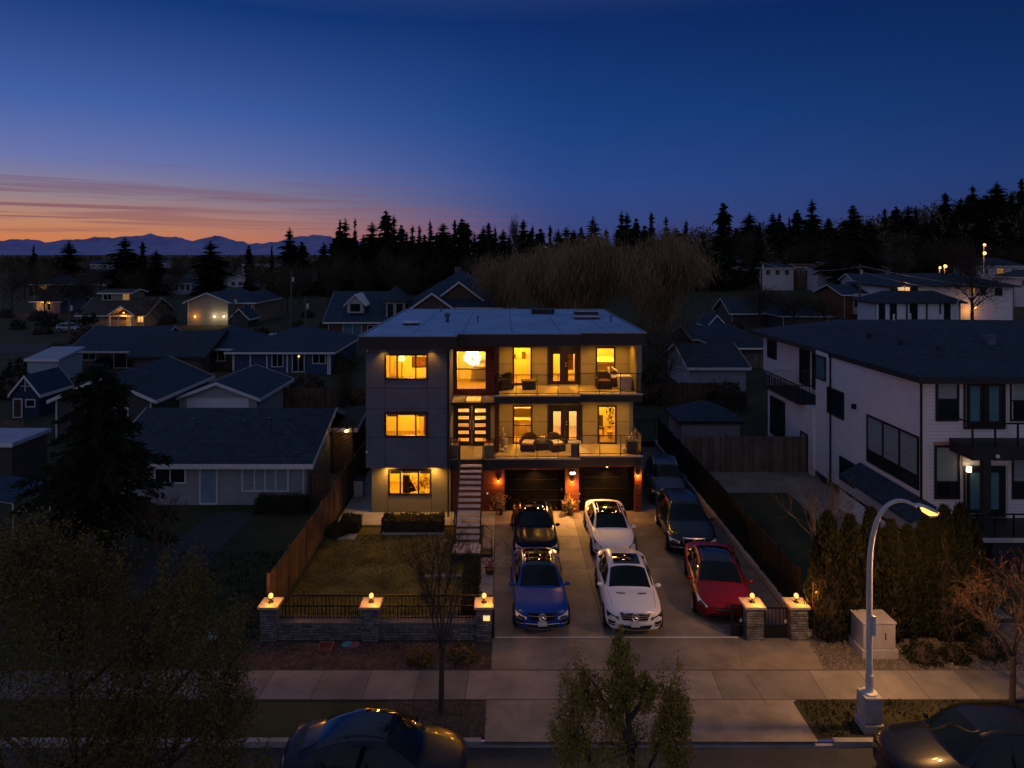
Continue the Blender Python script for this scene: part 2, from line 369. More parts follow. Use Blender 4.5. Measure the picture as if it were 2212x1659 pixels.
# driveway, paths, beds: each sheet a little above the one below
def sheet(name, pts, z, m, extra=None):
    b = MB().face([(p[0], p[1], z) for p in pts])
    if extra: extra(b)
    return tag(b.build(name, m), kind='structure')
def joints(b):
    for yy in (28.4, 31.6): b.box(-.37, 10.25, yy, yy + .03, .02, .0225, 1)
    for xx in (3.48,): b.box(xx, xx + .03, 23.4, 34.5, .02, .0227, 1)
    b.box(-.35, 10.1, 21.46, 21.49, .02, .0225, 1)
def crack(b, pts, z=.0228, w=.012):
    for p, q in zip(pts, pts[1:]):
        d = Vector((q[0] - p[0], q[1] - p[1])).normalized(); n = Vector((-d.y, d.x)) * w
        b.face([(p[0] - n.x, p[1] - n.y, z), (q[0] - n.x, q[1] - n.y, z), (q[0] + n.x, q[1] + n.y, z), (p[0] + n.x, p[1] + n.y, z)], 1)
def drive_extra(b):
    joints(b); R_ = random.Random(4)
    b.face([(3.5, 23.3, .02), (10.32, 23.3, .02), (10.32, 28.41, .02), (3.5, 28.41, .02)]); b.face([(-.37, 28.41, .02), (3.5, 28.41, .02), (3.5, 31.61, .02), (-.37, 31.61, .02)]); b.face([(3.5, 28.41, .02), (10.32, 28.41, .02), (10.32, 31.61, .02), (3.5, 31.61, .02)])
    b.face([(-.38, 31.61, .02), (3.5, 31.61, .02), (3.5, 34.7, .02), (-.4, 34.7, .02)]); b.face([(3.5, 31.61, .02), (10.32, 31.61, .02), (10.32, 47, .02), (7.05, 47, .02), (7.05, 34.7, .02), (3.5, 34.7, .02)])
    b.face([(-.37, 21.45, .02), (10.1, 21.45, .02), (10.32, 23.0, .02), (10.32, 23.3, .02), (-.37, 23.3, .02)])
    for x0, y0, x1, y1 in ((.6, 24.0, 2.9, 28.0), (7.5, 21.4, 8.0, 23.2), (4.2, 31.8, 6.5, 33.9)):
        crack(b, [(x0 + (x1 - x0) * k / 9 + R_.uniform(-.07, .07), y0 + (y1 - y0) * k / 9 + R_.uniform(-.07, .07)) for k in range(10)], w=.006)
    a, c = gnd(1612, 1458), gnd(1655, 1524); crack(b, [(a.x, a.y), (a.x * .6 + c.x * .4 + .02, a.y * .6 + c.y * .4), (c.x, c.y)], z=.0285, w=.016)
sheet('driveway', [(-.37, 23.3), (3.5, 23.3), (3.5, 28.41), (-.37, 28.41)], .02, [M('concrete'), M('joint')], drive_extra)
sheet('driveway_apron', [(-.5, 18.3), (8.45, 18.3), (8.45, 19.9), (8.6, 20.03), (-.5, 20.03)], .02, M('concrete'))
def sj(b):
    for k in range(-37, 41): b.face([(-7.2 + 1.52 * k, 20.04, .0245), (-5.68 + 1.52 * k, 20.04, .0245), (-5.64 + 1.52 * k, 21.42, .0245), (-7.16 + 1.52 * k, 21.42, .0245)])
    for k in range(-20, 30):
        xx = -7.2 + 1.52 * k
        if abs(xx) < 60 and not (-.2 < xx < 8.0 and k % 3): b.face(((xx - .03, 20.04, .0265), (xx, 20.04, .0265), (xx + .07, 21.42, .0265), (xx + .04, 21.42, .0265)), 1)
    for yy in (20.02, 21.42): b.box(-60, 60, yy, yy + .03, .0, .0275, 1)
mat('sidewalk', (.28, .25, .23), .85, var=.28, scale=.8, kind='slab', bump=.2, bscale=40, detail=9)
sheet('sidewalk', [(-70, 20.04), (-63.44, 20.04), (-63.40, 21.42), (-70, 21.42)], .0245, [M('sidewalk'), M('joint')], sj)
sheet('lawn', [(-8.1, 23.3), (-.95, 23.3), (-.95, 32.6), (-8.1, 32.6)], .012, M('lawn_grass'))
def pj(b):
    for xx in (-5.6, -4.1, -2.6): b.box(xx, xx + .02, 32.95, 34.4, .03, .0325, 1)
    for yy in (25.3, 27.0, 28.7, 30.4): b.box(-.88, -.38, yy, yy + .02, .03, .0325, 1)
sheet('front_path', [(-8.1, 32.9), (-.93, 32.9), (-.93, 23.4), (-.40, 23.4), (-.40, 34.8), (-6.6, 34.8), (-6.6, 48), (-8.1, 48)], .03, [M('pale_concrete'), M('joint')], pj)
sheet('mulch_bed', [(-8.6, 21.46), (-.37, 21.46), (-.37, 23.1), (-8.6, 23.1)], .010, M('mulch'))
sheet('boulevard_mulch', [(-3.4, 18.47), (-.37, 18.47), (-.37, 20.02), (-3.4, 20.02)], .010, M('mulch'))
mat('verge_grass', (.026, .027, .011), .95, var=.5, scale=.7, bump=.8, bscale=12, col2=(.050, .044, .018), detail=9)
sheet('boulevard_grass', [(8.5, 18.47), (60, 18.47), (60, 20.02), (8.5, 20.02)], .010, M('verge_grass'))
sheet('gravel_bed', [(10.1, 21.46), (34, 21.46), (34, 24.2), (10.4, 24.2)], .010, M('gravel_bed'))
sheet('side_yard_paving', [(10.9, 24.5), (18.3, 24.5), (18.3, 41), (10.9, 41)], .012, M('concrete'))
sheet('side_yard_lawn', [(10.95, 24.6), (14.4, 24.6), (15.3, 31), (15.6, 37.4), (12.3, 37.4), (10.95, 36)], .018, M('earth_grass'))
tag(MB().box(10.35, 10.58, 23.3, 47, 0, .26).build('driveway_kerb', M('pale_concrete'), bevel=.02), kind='structure')
tag(MB().box(-.3, 8.0, 23.25, 23.29, .02, .036).build('gate_track', mat('track_steel', (.62, .60, .60), .6, 0.)), kind='structure')
# neighbour's dark drive beside the left house
sheet('neighbour_drive', [gnd(560, 1105)[:2], gnd(470, 1105)[:2], gnd(330, 1200)[:2], gnd(250, 1290)[:2], gnd(400, 1290)[:2], gnd(470, 1190)[:2]][::-1], .008, M('asphalt'))
# far street running across behind the blue house, beside it grass coloured brighter as if lit
sheet('back_street', [(-190, 84), (-26, 92), (-26, 99), (-190, 101)], .02, M('asphalt'))
sheet('green_strip', [(-52, 101), (-27, 101), (-27, 111), (-48, 111)], .02, mat('lit_tint_grass', (.10, .10, .016), .95, var=.4, scale=.5))

# mountains on the horizon
RID = [(-260, 528), (-120, 516), (-40, 524), (0, 520), (20, 523.4), (51, 517.6), (78, 517.6), (115, 526.8), (142, 517.6), (169, 519), (206, 513), (234, 512), (262, 514.5), (288, 511), (325, 504.7), (352, 511.5), (382, 510.5), (423, 523), (454, 511.5), (481, 511.5), (501, 516), (541, 527.4), (558, 524), (582, 526.8), (609, 521.7), (636, 511.5), (677, 507.4), (711, 510.5), (730, 517), (790, 524), (860, 534), (960, 546)]
mb = MB(); D = 9000.; cols = []
pxs = np.linspace(-260, 960, 360)
top = np.interp(pxs, [r[0] for r in RID], [r[1] for r in RID])
jit = np.convolve(rng.normal(0, 1, 400), np.ones(3) / 3, 'same')[:360] * 1.9
for i, (p, t) in enumerate(zip(pxs, top)):
    pk = at(p, t - jit[i], D); col = []
    for j in range(9):
        f = j / 8; s = (1 - f) ** 1.15
        zz_ = pk.z * s * (1 + (.10 * sin(i * .35 + j * 1.7) + .07 * sin(i * .9 + j * 2.3)) * (0 < j < 8)) - (30 if j == 8 else 0)
        col.append((pk.x * (1 - .02 * f) + (25 * sin(i * .5 + j) if j else 0), D - 1900 * f, zz_))
    cols.append(col)
for a, b in zip(cols, cols[1:]):
    for j in range(8): mb.face((a[j], a[j + 1], b[j + 1], b[j]))
tag(mb.build('mountains', mat('mountain_haze', (.30, .33, .62), 1., var=.25, scale=.0016, col2=(.34, .38, .68), detail=8)), kind='structure')  # blue haze of distance is put into the slope colour
# ------------------------------------------------------------------ vegetation
mat('needles', (.012, .020, .010), .9, kind='leaf', var=.5, col2=(.032, .044, .018))
mat('needles_near', (.012, .019, .009), .9, kind='leaf', var=.5, col2=(.034, .044, .017))
mat('twigs', (.065, .048, .030), .95, kind='leaf', var=.45, col2=(.062, .046, .028))
mat('twigs_dark', (.075, .062, .034), .95, kind='leaf', var=.5, col2=(.15, .115, .06))
mat('willow', (.30, .205, .10), .95, kind='leaf', var=.4, col2=(.48, .33, .16))
mat('olive_leaf', (.13, .105, .026), .85, kind='leaf', var=.45, col2=(.26, .20, .048))
mat('olive_bright', (.26, .20, .03), .85, kind='leaf', var=.35, col2=(.50, .37, .06))
mat('thuja', (.020, .026, .008), .9, kind='leaf', var=.5, col2=(.052, .058, .016))
mat('box_leaf', (.035, .045, .012), .85, kind='leaf', var=.5, col2=(.08, .085, .024))
mat('red_twig', (.16, .075, .045), .9, kind='leaf', var=.4)
mat('autumn', (.12, .055, .02), .9, kind='leaf', var=.4, col2=(.2, .1, .03))

def leaf_tris(P, size, up=.3, elong=2., dirs=None, spread=1.):
    """small triangles at points P, facing every way"""
    n = len(P)
    d = rng.normal(0, 1, (n, 3)) * spread
    if dirs is not None: d = d + dirs
    d[:, 2] += up; d /= np.linalg.norm(d, axis=1, keepdims=True) + 1e-9
    q = np.cross(d, rng.normal(0, 1, (n, 3))); q /= np.linalg.norm(q, axis=1, keepdims=True) + 1e-9
    s = (size * rng.uniform(.6, 1.4, n))[:, None]
    return np.stack([P - q * s * .5, P + q * s * .5, P + d * s * elong], 1)

def conifer(h, r, seed, n=46, k=9, m='needles', leafs=3, low=.05, lw=.9, pw=.82):
    """spruce or fir: trunk and whorls of drooping boughs that thin out to a spire"""
    R = np.random.default_rng(seed); b = MB()
    b.tube([(0, 0, 0), (0, 0, h * .5), (R.normal(0, .1), 0, h * .99)], [h * .016 + .05, h * .011, .02], 5, 0)
    T = []
    gap = R.uniform(.0, 1, 3)
    for i in range(n):
        t = low + (1 - low) * (i + R.uniform(0, .8)) / n
        ln = r * (1 - t) ** pw * R.uniform(.6, 1.12) * (1 + .28 * sin(6 * t + seed) + .10 * sin(17 * t + 2 * seed)) + .12
        if any(abs(t - g0) < .02 for g0 in gap): ln *= .5
        for j in range(k):
            a = R.uniform(0, 2 * pi); l = ln * R.uniform(.55, 1.15); d = np.array((cos(a), sin(a), 0)); q = np.array((-sin(a), cos(a), 0))
            z0 = h * t; drop = l * R.uniform(.12, .5); lift = l * .12
            for s in range(leafs):
                f0 = s / leafs; f1 = (s + 1.5) / leafs
                p = d * l * f0 + (0, 0, z0 - drop * f0 ** 2 + lift * f0); e = d * l * min(f1, 1.05) + (0, 0, z0 - drop * f1 ** 1.6)
                wv = l * .20 * lw * R.uniform(.6, 1.2) * (1.25 - f0)
                dz = np.array((0, 0, -R.uniform(0, .35) * wv))
                T.append((p + q * wv + dz, p - q * wv + dz, e)); 
                T.append((p + (0, 0, wv * .25), p - (0, 0, wv * (1.7 if s else 2.4)), e)); T.append((p + q * wv * .8, p - (0, 0, wv * 1.6) - q * wv * .3, e - q * wv * .4))
    return b, np.array(T)

def bare_tree(h, r, seed, twig=2600, tw=.028, tl=.9, base=.3, shape=1., m='twigs', upright=.6):
    """winter crown: limbs and a haze of thin twigs, denser in clumps"""
    R = np.random.default_rng(seed); b = MB()
    tips = []
    b.tube([(0, 0, 0), (0, 0, h * base), (R.normal(0, .2), R.normal(0, .2), h * .72)], [h * .022, h * .016, h * .004], 6)
    for i in range(13):
        t = R.uniform(base * .8, .66); a = R.uniform(0, 2 * pi); ln = r * R.uniform(.55, .95)
        p0 = np.array((0, 0, h * t)); p1 = p0 + (cos(a) * ln * .5, sin(a) * ln * .5, h * .13); p2 = p0 + (cos(a) * ln, sin(a) * ln, min(h * .3 * R.uniform(.5, 1.3), h * .93 - h * t))
        b.tube([p0, p1, p2], [h * .008, h * .005, h * .002], 4); tips += [p1, p2, (p1 + p2) / 2]
        for _ in range(3):
            e = p1 + R.normal(0, 1, 3) * (r * .25, r * .25, h * .07) + (0, 0, h * .1); b.tube([p1, e], [h * .004, h * .0015], 3); tips.append(e)
    tips = np.array(tips)
    C = tips[R.integers(0, len(tips), twig)] + R.normal(0, 1, (twig, 3)) * (r * .17, r * .17, h * .075)
    c0 = np.array((0, 0, h * (base + 1) * .48))
    o = (C - c0) / (r, r, h * .5); nn = np.linalg.norm(o, axis=1)
    C = C[nn < 1.12]; o = o[nn < 1.12]
    d = o + R.normal(0, .5, o.shape); d[:, 2] += upright; d /= np.linalg.norm(d, axis=1, keepdims=True)
    q = np.cross(d, R.normal(0, 1, d.shape)); q /= np.linalg.norm(q, axis=1, keepdims=True)
    L_ = tl * R.uniform(.5, 1.3, (len(C), 1))
    return b, np.stack([C - q * tw, C + q * tw, C + d * L_], 1)

def willow(h, r, seed, strands=5200):
    R = np.random.default_rng(seed); b = MB(); tips = []
    b.tube([(0, 0, 0), (.2, 0, h * .25)], [.6, .45], 7)
    for i in range(16):
        a = 2 * pi * i / 16 + R.uniform(-.2, .2); ln = r * R.uniform(.45, .92); top = h * R.uniform(.72, .95) * (1 - .18 * (ln / r) ** 2)
        pts = [Vector((.2, 0, h * .25)), Vector((cos(a) * ln * .35, sin(a) * ln * .35, top * .72)), Vector((cos(a) * ln * .7, sin(a) * ln * .7, top * .97)), Vector((cos(a) * ln, sin(a) * ln, top * .88))]
        b.tube(pts, [.3, .2, .1, .04], 5)
        for f in np.linspace(.2, 1, 8):
            k = min(int(f * 3), 2); tips.append(np.array(pts[k].lerp(pts[k + 1], f * 3 - k)))
    # crown as mounded clumps from which strands hang
    tips = np.array(tips); P = tips[R.integers(0, len(tips), strands)] + R.normal(0, 1, (strands, 3)) * (r * .13, r * .13, h * .06)
    ln = R.uniform(.4, 1.5, strands) * (h / 14); 
    top = P.copy(); bot = P - np.stack([-P[:, 0] * .03, -P[:, 1] * .03, ln], 1); bot[:, :2] += R.normal(0, .38, (strands, 2))
    bot[:, 2] = np.maximum(bot[:, 2], .3); q = R.normal(0, 1, (strands, 3)); q[:, 2] *= .1; q /= np.linalg.norm(q, axis=1, keepdims=True); q *= .034
    T = np.stack([top - q, top + q, bot], 1)
    T2 = leaf_tris(tips[R.integers(0, len(tips), strands // 2)] + R.normal(0, 1, (strands // 2, 3)) * (r * .17, r * .17, h * .07),   .06, up=.1, elong=4)
    return b, np.concatenate([T, T2])

def leafy(h, blobs, seed, n, size, trunk=None, elong=1.6):
    """tree with separate leaf clumps: blobs are (x, y, z, rx, rz, share)"""
    R = np.random.default_rng(seed); b = MB(); P = []
    tot = sum(q[5] for q in blobs)
    for x, y, z, rx, rz, sh in blobs:
        k = int(n * sh / tot); d = R.normal(0, 1, (k, 3)); d /= np.linalg.norm(d, axis=1, keepdims=True)
        rad = R.uniform(0, 1, (k, 1)) ** .45
        # twiggy sub-clumps leave gaps
        sc_ = R.normal(0, 1, (max(6, k // 55), 3)); sc_ /= np.linalg.norm(sc_, axis=1, keepdims=True); sc_ *= R.uniform(.35, 1.08, (len(sc_), 1))
        c = sc_[R.integers(0, len(sc_), k)] + R.normal(0, .125, (k, 3))
        P.append(np.array((x, y, z)) + c * (rx, rx, rz))
        base = Vector((trunk[0], trunk[1], z - rz * 1.6)) if trunk else Vector((0, 0, max(.2, z - rz * 1.8)))
        b.tube([base, base.lerp(Vector((x, y, z)), .55) + Vector((R.normal(0, .05), 0, .0)), (x, y, z + rz * .5)], [.035 + .012 * rx, .025, .008], 4)
        for v in sc_[:14]: b.tube([(x, y, z - rz * .3), (x + v[0] * rx, y + v[1] * rx, z + v[2] * rz)], [.014, .004], 3)
    P = np.concatenate(P)
    return b, leaf_tris(P, size, up=.25, elong=elong)

def two_part(name, bt, mats, label, cat, loc, group=None, rz=0, parts=('trunk', 'crown')):
    t = thing(name, label, cat, (0, 0, 0), group)
    bt[0].build(parts[0], mats[0], t); MB().tris(bt[1]).build(parts[1], mats[1], t)
    t.location = loc; t.rotation_euler.z = rz; return t
def place(o, loc, s=1., rz=0., label=None, group=None, sx=None):
    o.location = loc; o.scale = (sx or s, sx or s, s); o.rotation_euler.z = rz
    if label: o['label'] = label
    if group: o['group'] = group
    return o

# ---- far conifers: one mesh each (trunk and crown are a few pixels), eight shapes
FIR = []
for i in range(8):
    b, T = conifer(20, [4.4, 3.4, 5.2, 3.9, 2.9, 5.8, 4.8, 3.2][i], 40 + i, n=84, k=6, leafs=2, lw=1.15, pw=[.62, .75, .55, .68, .8, .6, .7, .85][i])
    b.m = [0] * len(b.f); b.tris(T, 1); FIR.append(b.mesh('fir', [M('bark'), M('needles')]))
BARE = []
for i in range(6):
    b, T = bare_tree([14, 12, 16, 13, 15, 20][i], [5.5, 5.2, 5.0, 6.0, 5.0, 3.2][i], 70 + i, twig=2600, tw=.05, tl=1.2, upright=[.5, .3, .8, .4, .7, 2.2][i])
    b.m = [0] * len(b.f); b.tris(T, 1); BARE.append(b.mesh('bare', [M('bark'), M('twigs_dark')]))
def far_tree(meshes, name, px, py, Y, wpx, label, group, cat='tree', base=None):
    x = ax(px, Y); g = hill(x, Y) if base is None else base; zt = az(py, Y)
    k = random.randrange(len(meshes)); me = meshes[k]; o = bpy.data.objects.new(name, me); COL.objects.link(o)
    vz = max(v.co.z for v in me.vertices) if me.name not in HT else HT[me.name]; HT[me.name] = vz
    vx = WD.setdefault(me.name, max(abs(v.co.x) for v in me.vertices))
    s = (zt - g) / vz; o.location = (x, Y, g - .2); o.scale = ((wpx * Y / FPX) / (2 * vx),) * 2 + (s,); o.rotation_euler.z = random.uniform(0, 6.28)
    return tag(o, label, cat, group)
HT, WD = {}, {}
G_C = 'conifers of the dense tree line behind the gabled house'
for px, py, wd in [(734.6, 473, 20), (745.6, 469, 22), (767, 466, 18), (804, 477, 30), (834, 453, 34), (851, 462, 34), (866.6, 484, 22), (891, 484, 28), (906, 482, 24), (929.7, 471, 32), (957, 480, 34), (982.5, 473, 26), (998, 471, 30), (1010, 480, 26), (1044, 486, 32), (1055, 480, 34), (1070, 482, 26), (1087, 493, 26), (1130, 471, 24), (1150, 486, 26), (1168, 492, 30), (1188, 484, 26), (1206, 493, 32), (1224, 488, 28), (1240, 494, 30)]:
    far_tree(FIR, 'conifer', px, py, random.uniform(215, 270), wd * 3.2, 'dark spire of a conifer in the tree line behind the gabled house', G_C)
for px, py in [(700, 520), (722, 512), (785, 505), (820, 498), (878, 500), (917, 505), (943, 500), (970, 497), (1025, 500), (1100, 507), (1145, 497), (1160, 505)]:
    far_tree(FIR, 'conifer', px, py, random.uniform(190, 240), random.uniform(60, 90), 'shorter dark conifer filling the tree line behind the gabled house', 'shorter conifers filling that tree line')
G_R = 'conifers on the wooded hill to the right'
for px, py, wd in [(1256, 489, 34), (1281, 466, 48), (1343, 453, 30), (1354, 457, 34), (1374, 469, 34), (1407, 457, 44), (1439, 464, 44), (1482, 470, 52), (1619, 457, 52), (1669, 457, 30), (1684, 459, 34), (1705, 462, 30), (1722, 451, 40), (1911, 449, 34), (1936, 444, 40), (1962, 442, 40), (1979, 444, 36), (2015, 458, 44), (2042, 415, 60), (2075, 425, 46), (2101, 399, 60), (2130, 420, 50), (2153, 391, 48), (2185, 415, 50), (2207, 384, 50)]:
    far_tree(FIR, 'conifer', px, py, random.uniform(215, 290), wd * 2.1, 'dark conifer against the sky on the wooded hill', G_R)
for px, py in [(1310, 490), (1392, 485), (1460, 490), (1518, 495), (1640, 480), (1745, 480), (1790, 470), (1880, 470), (2000, 470), (2060, 470), (2120, 462), (2170, 460), (2210, 455), (1590, 490), (1240, 500)]:
    far_tree(FIR, 'conifer', px, py, random.uniform(185, 215), random.uniform(80, 120), 'dark conifer in front of the ridge on the wooded hill', 'conifers below the ridge of the hill')
t = far_tree(FIR, 'conifer', 1562, 436, 190, 140, 'tallest broad dark conifer left of the hill, standing behind the brown willow', None); del_ = None
far_tree(FIR[2:3], 'conifer', 1842, 442, 175, 170, 'very wide black conifer behind the leaning utility pole on the hill', None)
far_tree(BARE[5:], 'poplar', 1112, 455, 240, 34, 'tall narrow leafless poplar rising above the conifer tree line', None)
far_tree(FIR[1:2], 'conifer', 1754, 427, 210, 80, 'slim pale topped conifer standing highest in the middle of the hill', None)
for (px, py, wd, lb) in [(73, 527, 20, 'small pointed conifer at the far left below the mountains'), (149, 518, 66, 'broad dark conifer second from the left below the mountains'), (269, 511, 66, 'left one of two big dark conifers standing together below the mountains'), (308, 521, 62, 'right one of two big dark conifers standing together below the mountains'), (338, 537, 50, 'low dark conifer right beside the pair of big conifers'), (455, 518, 60, 'single pointed dark conifer below the middle of the mountains'), (538, 528, 34, 'small leaning conifer over the white flat roofed house'), (587, 523, 30, 'narrow black conifer right of the white flat roofed house'), (625, 489, 44, 'ragged conifer with a bare broken top beside the end of the mountains'), (652, 520, 54, 'dense dark conifer right of the ragged conifer')]:
    far_tree(FIR, 'conifer', px, py, 215, wd * 1.7, lb, None)
G_B = 'leafless brown trees between the far houses'
for _ in range(46):
    px = random.choice((random.uniform(0, 760), random.uniform(620, 1250), random.uniform(1380, 2210))); Y = random.uniform(135, 230)
    top = random.uniform(548, 586) if px < 700 else random.uniform(520, 560) if px < 1300 else random.uniform(478, 560) - max(0, px - 1900) * .05
    if any(abs(px - q) < 34 for q in (450, 240, 521, 560, 2040, 1950)) and Y < 160: Y = 225
    far_tree(BARE[:5], 'bare_tree', px, top, Y, random.uniform(60, 105), 'leafless brown tree among the far houses', G_B)
for px, py, Y, wd in [(1500, 520, 215, 130), (1620, 530, 212, 120), (1740, 500, 206, 150), (1810, 505, 175, 120), (1930, 520, 176, 120), (1990, 505, 185, 130), (2085, 500, 165, 110), (2190, 520, 190, 120), (1640, 600, 120, 120), (1715, 610, 115, 130), (1780, 625, 110, 100)]:
    far_tree(BARE[:5], 'bare_tree', px, py, Y, wd, 'wide leafless tree making a dark haze on the hillside', 'wide leafless trees on the hillside')
# woods so far off that they read as one band
b = MB(); P = np.stack([rng.uniform(-900, 60, 5200), rng.uniform(420, 1000, 5200), np.zeros(5200)], 1)
P[:, 2] = [hill(x, y) + random.uniform(0, 6) for x, y, _ in P]
tag(MB().tris(leaf_tris(P, 5., up=1.3, elong=1.2, spread=.8)).build('far_woods', M('twigs_dark')), kind='stuff')
n_ = 50000; yy_ = rng.uniform(205, 400, n_); uu_ = rng.uniform(.1, 1.05, n_); P = np.stack([uu_ * yy_, yy_, np.zeros(n_)], 1)
cl_ = .5 + .5 * np.sin(P[:, 0] * .21 + np.sin(P[:, 1] * .13) * 2) * np.cos(P[:, 1] * .17 + P[:, 0] * .05)
P[:, 2] = [hill(x, y) + random.uniform(0, 1) * (2.5 + 9 * c) for (x, y, _), c in zip(P, cl_)]
tag(MB().tris(leaf_tris(P, .75, up=1.0, elong=1.6, spread=1.)).build('hillside_woods', mat('hill_twigs', (.10, .085, .045), .95, kind='leaf', var=.6, col2=(.24, .18, .10))), kind='stuff')

# ---- the brown willows behind the house
wl = 'brown willow with hanging strands behind the house roof'
for px, py, Y, wd, sd, lab in [(1195, 517, 92, 200, 5, 'left willow of the brown willows, lower, behind the lit house'), (1270, 508, 84, 250, 6, 'middle brown willow rising highest behind the lit house'), (1425, 503, 78, 230, 7, 'right brown willow with long strands reaching down beside the lit house'), (1100, 545, 108, 150, 9, 'small brown willow between the gabled house and the big willows')]:
    h = az(py, Y) * 1.1; r = wd * Y / FPX / 2
    two_part('willow_tree', willow(h, r, sd, 11000), (M('bark'), M('willow')), lab, 'tree', (ax(px, Y), Y, 0))
# bare tree in front of the big white house far right, and others one can tell apart
two_part('bare_tree', bare_tree(15.5, 5.2, 91, 3000, .03, 1.1, .25, upright=1.2), (M('bark'), M('twigs')), 'tall bare reddish tree in front of the far white house', 'tree', (ax(2100, 118), 118, .3))
two_part('bare_tree', bare_tree(6.0, 3.4, 92, 1500, .02, .7, .2), (M('bark'), M('twigs')), 'spreading bare tree in the yard beside the far craftsman porch', 'tree', (ax(350, 116), 116, 0))
for px, py, Y, wd, lab in [(150, 588, 150, 120, 'leafless tree left of the lit craftsman house'), (620, 560, 150, 130, 'wide leafless tree behind the first utility pole'), (745, 720, 44, 70, 'thin bare shrub tree at the left corner of the lit house')]:
    far_tree(BARE[:4], 'bare_tree', px, py, Y, wd, lab, None)
two_part('shrub', leafy(3.4, [(0, 0, 1.9, 1.7, 1.6, 3), (1.3, 0, 1.3, 1.2, 1.1, 2), (-1.3, 0, 1.2, 1.2, 1.1, 2)], 15, 1600, .16), (M('bark'), M('needles')), 'round dark shrub at the corner of the far lit blue house', 'shrub', (ax(185, 118), 118, 0), parts=('stem', 'foliage'))
# bare tree and dark shrub mass right of the house roof
two_part('bare_tree', bare_tree(8.5, 3.6, 95, 3200, .016, .8, .2, upright=.3), (M('bark'), M('twigs_dark')), 'dark tangled bare tree beside the right edge of the lit house roof', 'tree', (ax(1440, 58), 58, 0))

# ---- dark conifer in the left neighbour's front yard
def near_conifer(h, r, seed):
    R = np.random.default_rng(seed); b = MB(); P, Dn = [], []
    b.tube([(0, 0, 0), (.05, 0, h * .5), (0, 0, h * .98)], [.2, .13, .02], 7)
    for i in range(40):
        t = .22 + .78 * (i + R.uniform(0, .8)) / 40; ln = r * (1 - t) ** .55 * R.uniform(.5, 1.1) + .15
        for j in range(7):
            a = R.uniform(0, 2 * pi); l = ln * R.uniform(.5, 1.15); d = np.array((cos(a), sin(a), 0)); z0 = h * t
            b.tube([(0, 0, z0), d * l * .5 + (0, 0, z0 - l * .05), d * l + (0, 0, z0 - l * R.uniform(.1, .35))], [.03, .018, .006], 3)
            m_ = int(10 + 26 * l); f = R.uniform(.12, 1.05, m_) ** .8; side = R.normal(0, .13, m_) * l * (1.2 - f)
            p = d * (l * f)[:, None] + np.array((-d[1], d[0], 0)) * side[:, None]; p[:, 2] = z0 - l * .22 * f ** 1.6 + R.normal(0, .05, m_)
            P.append(p); Dn.append(np.tile(d * 1.2 + (0, 0, -.5), (m_, 1)))
    P = np.concatenate(P); return b, leaf_tris(P, .13, up=0, elong=2.2, dirs=np.concatenate(Dn), spread=.6)
b, T = near_conifer(8.4, 3.7, 61)
two_part('conifer', (b, T), (M('bark'), M('needles_near')), 'big dark ragged conifer in front of the dark left bungalow', 'tree', (ax(215, 28.5), 28.5, 0))
# ---- foreground trees on the near side of the street
bl = [(-6.3, 0, 7.9, 1.1, 1.6, 3), (-5.3, .2, 8.8, .9, 1.1, 3), (-4.9, -.2, 7.6, .9, 1.3, 3), (-4.3, .3, 8.35, .55, .8, 2), (-3.9, 0, 7.4, .7, 1.0, 2), (-3.35, .2, 8.2, .38, .75, 1.2), (-5.9, .2, 9.3, .5, .7, 1.2), (-3.1, -.2, 7.0, .5, .7, 1.2), (-7.2, .1, 8.6, .9, 1.2, 2), (-4.6, 0, 6.3, 1.5, .8, 2), (-6.4, 0, 6.2, 1.5, .8, 2), (-3.8, .1, 8.95, .36, .62, 1.4), (-5.5, 0, 9.5, .5, .5, 1.3), (-4.9, .1, 9.15, .4, .45, 1), (-3.3, 0, 7.6, .35, .6, 1), (-4.3, -.1, 7.7, .6, .7, 1.5)]
bl = [(x + 5, y, z, a, c, s) for x, y, z, a, c, s in bl]
bt = leafy(9, bl, 21, 85000, .021, trunk=(.0, .0)); bt[0].tube([(0, 0, 0), (.05, 0, 4), (0, 0, 7)], [.22, .17, .06], 8)
two_part('leafy_tree', bt, (M('bark'), M('olive_leaf')), 'large dark olive tree filling the lower left corner', 'tree', (-5, 8, 0))
bl = [(-.62, 0, 7.6, .27, .66, 2.6), (-.42, .1, 7.9, .17, .33, .8), (-.05, 0, 8.2, .19, .46, 1.8), (.22, -.05, 8.0, .18, .22, .8), (.56, .05, 7.6, .24, .62, 2.6), (.1, .1, 7.3, .5, .3, 1.3), (-.1, 0, 7.8, .2, .3, .9)]
bt = leafy(8.6, bl, 23, 24000, .019, trunk=(.03, 0)); bt[0].tube([(0, 0, 0), (.03, 0, 5), (.03, 0, 8.2)], [.09, .05, .01], 6)
two_part('leafy_tree', bt, (M('bark'), M('olive_bright')), 'young yellow green tree in three tufts at the bottom centre', 'tree', (1.45, 8, 0))
bt = leafy(5.4, [(0, 0, 6.0, .2, .45, 1), (.15, 0, 5.6, .3, .4, 1)], 24, 420, .03); bt[0].tube([(0, 0, 0), (0, 0, 5.6)], [.04, .01], 5)
two_part('sapling', bt, (M('bark'), M('olive_leaf')), 'thin wispy sapling top at the bottom edge right of the young tree', 'tree', (2.62, 8, 0))

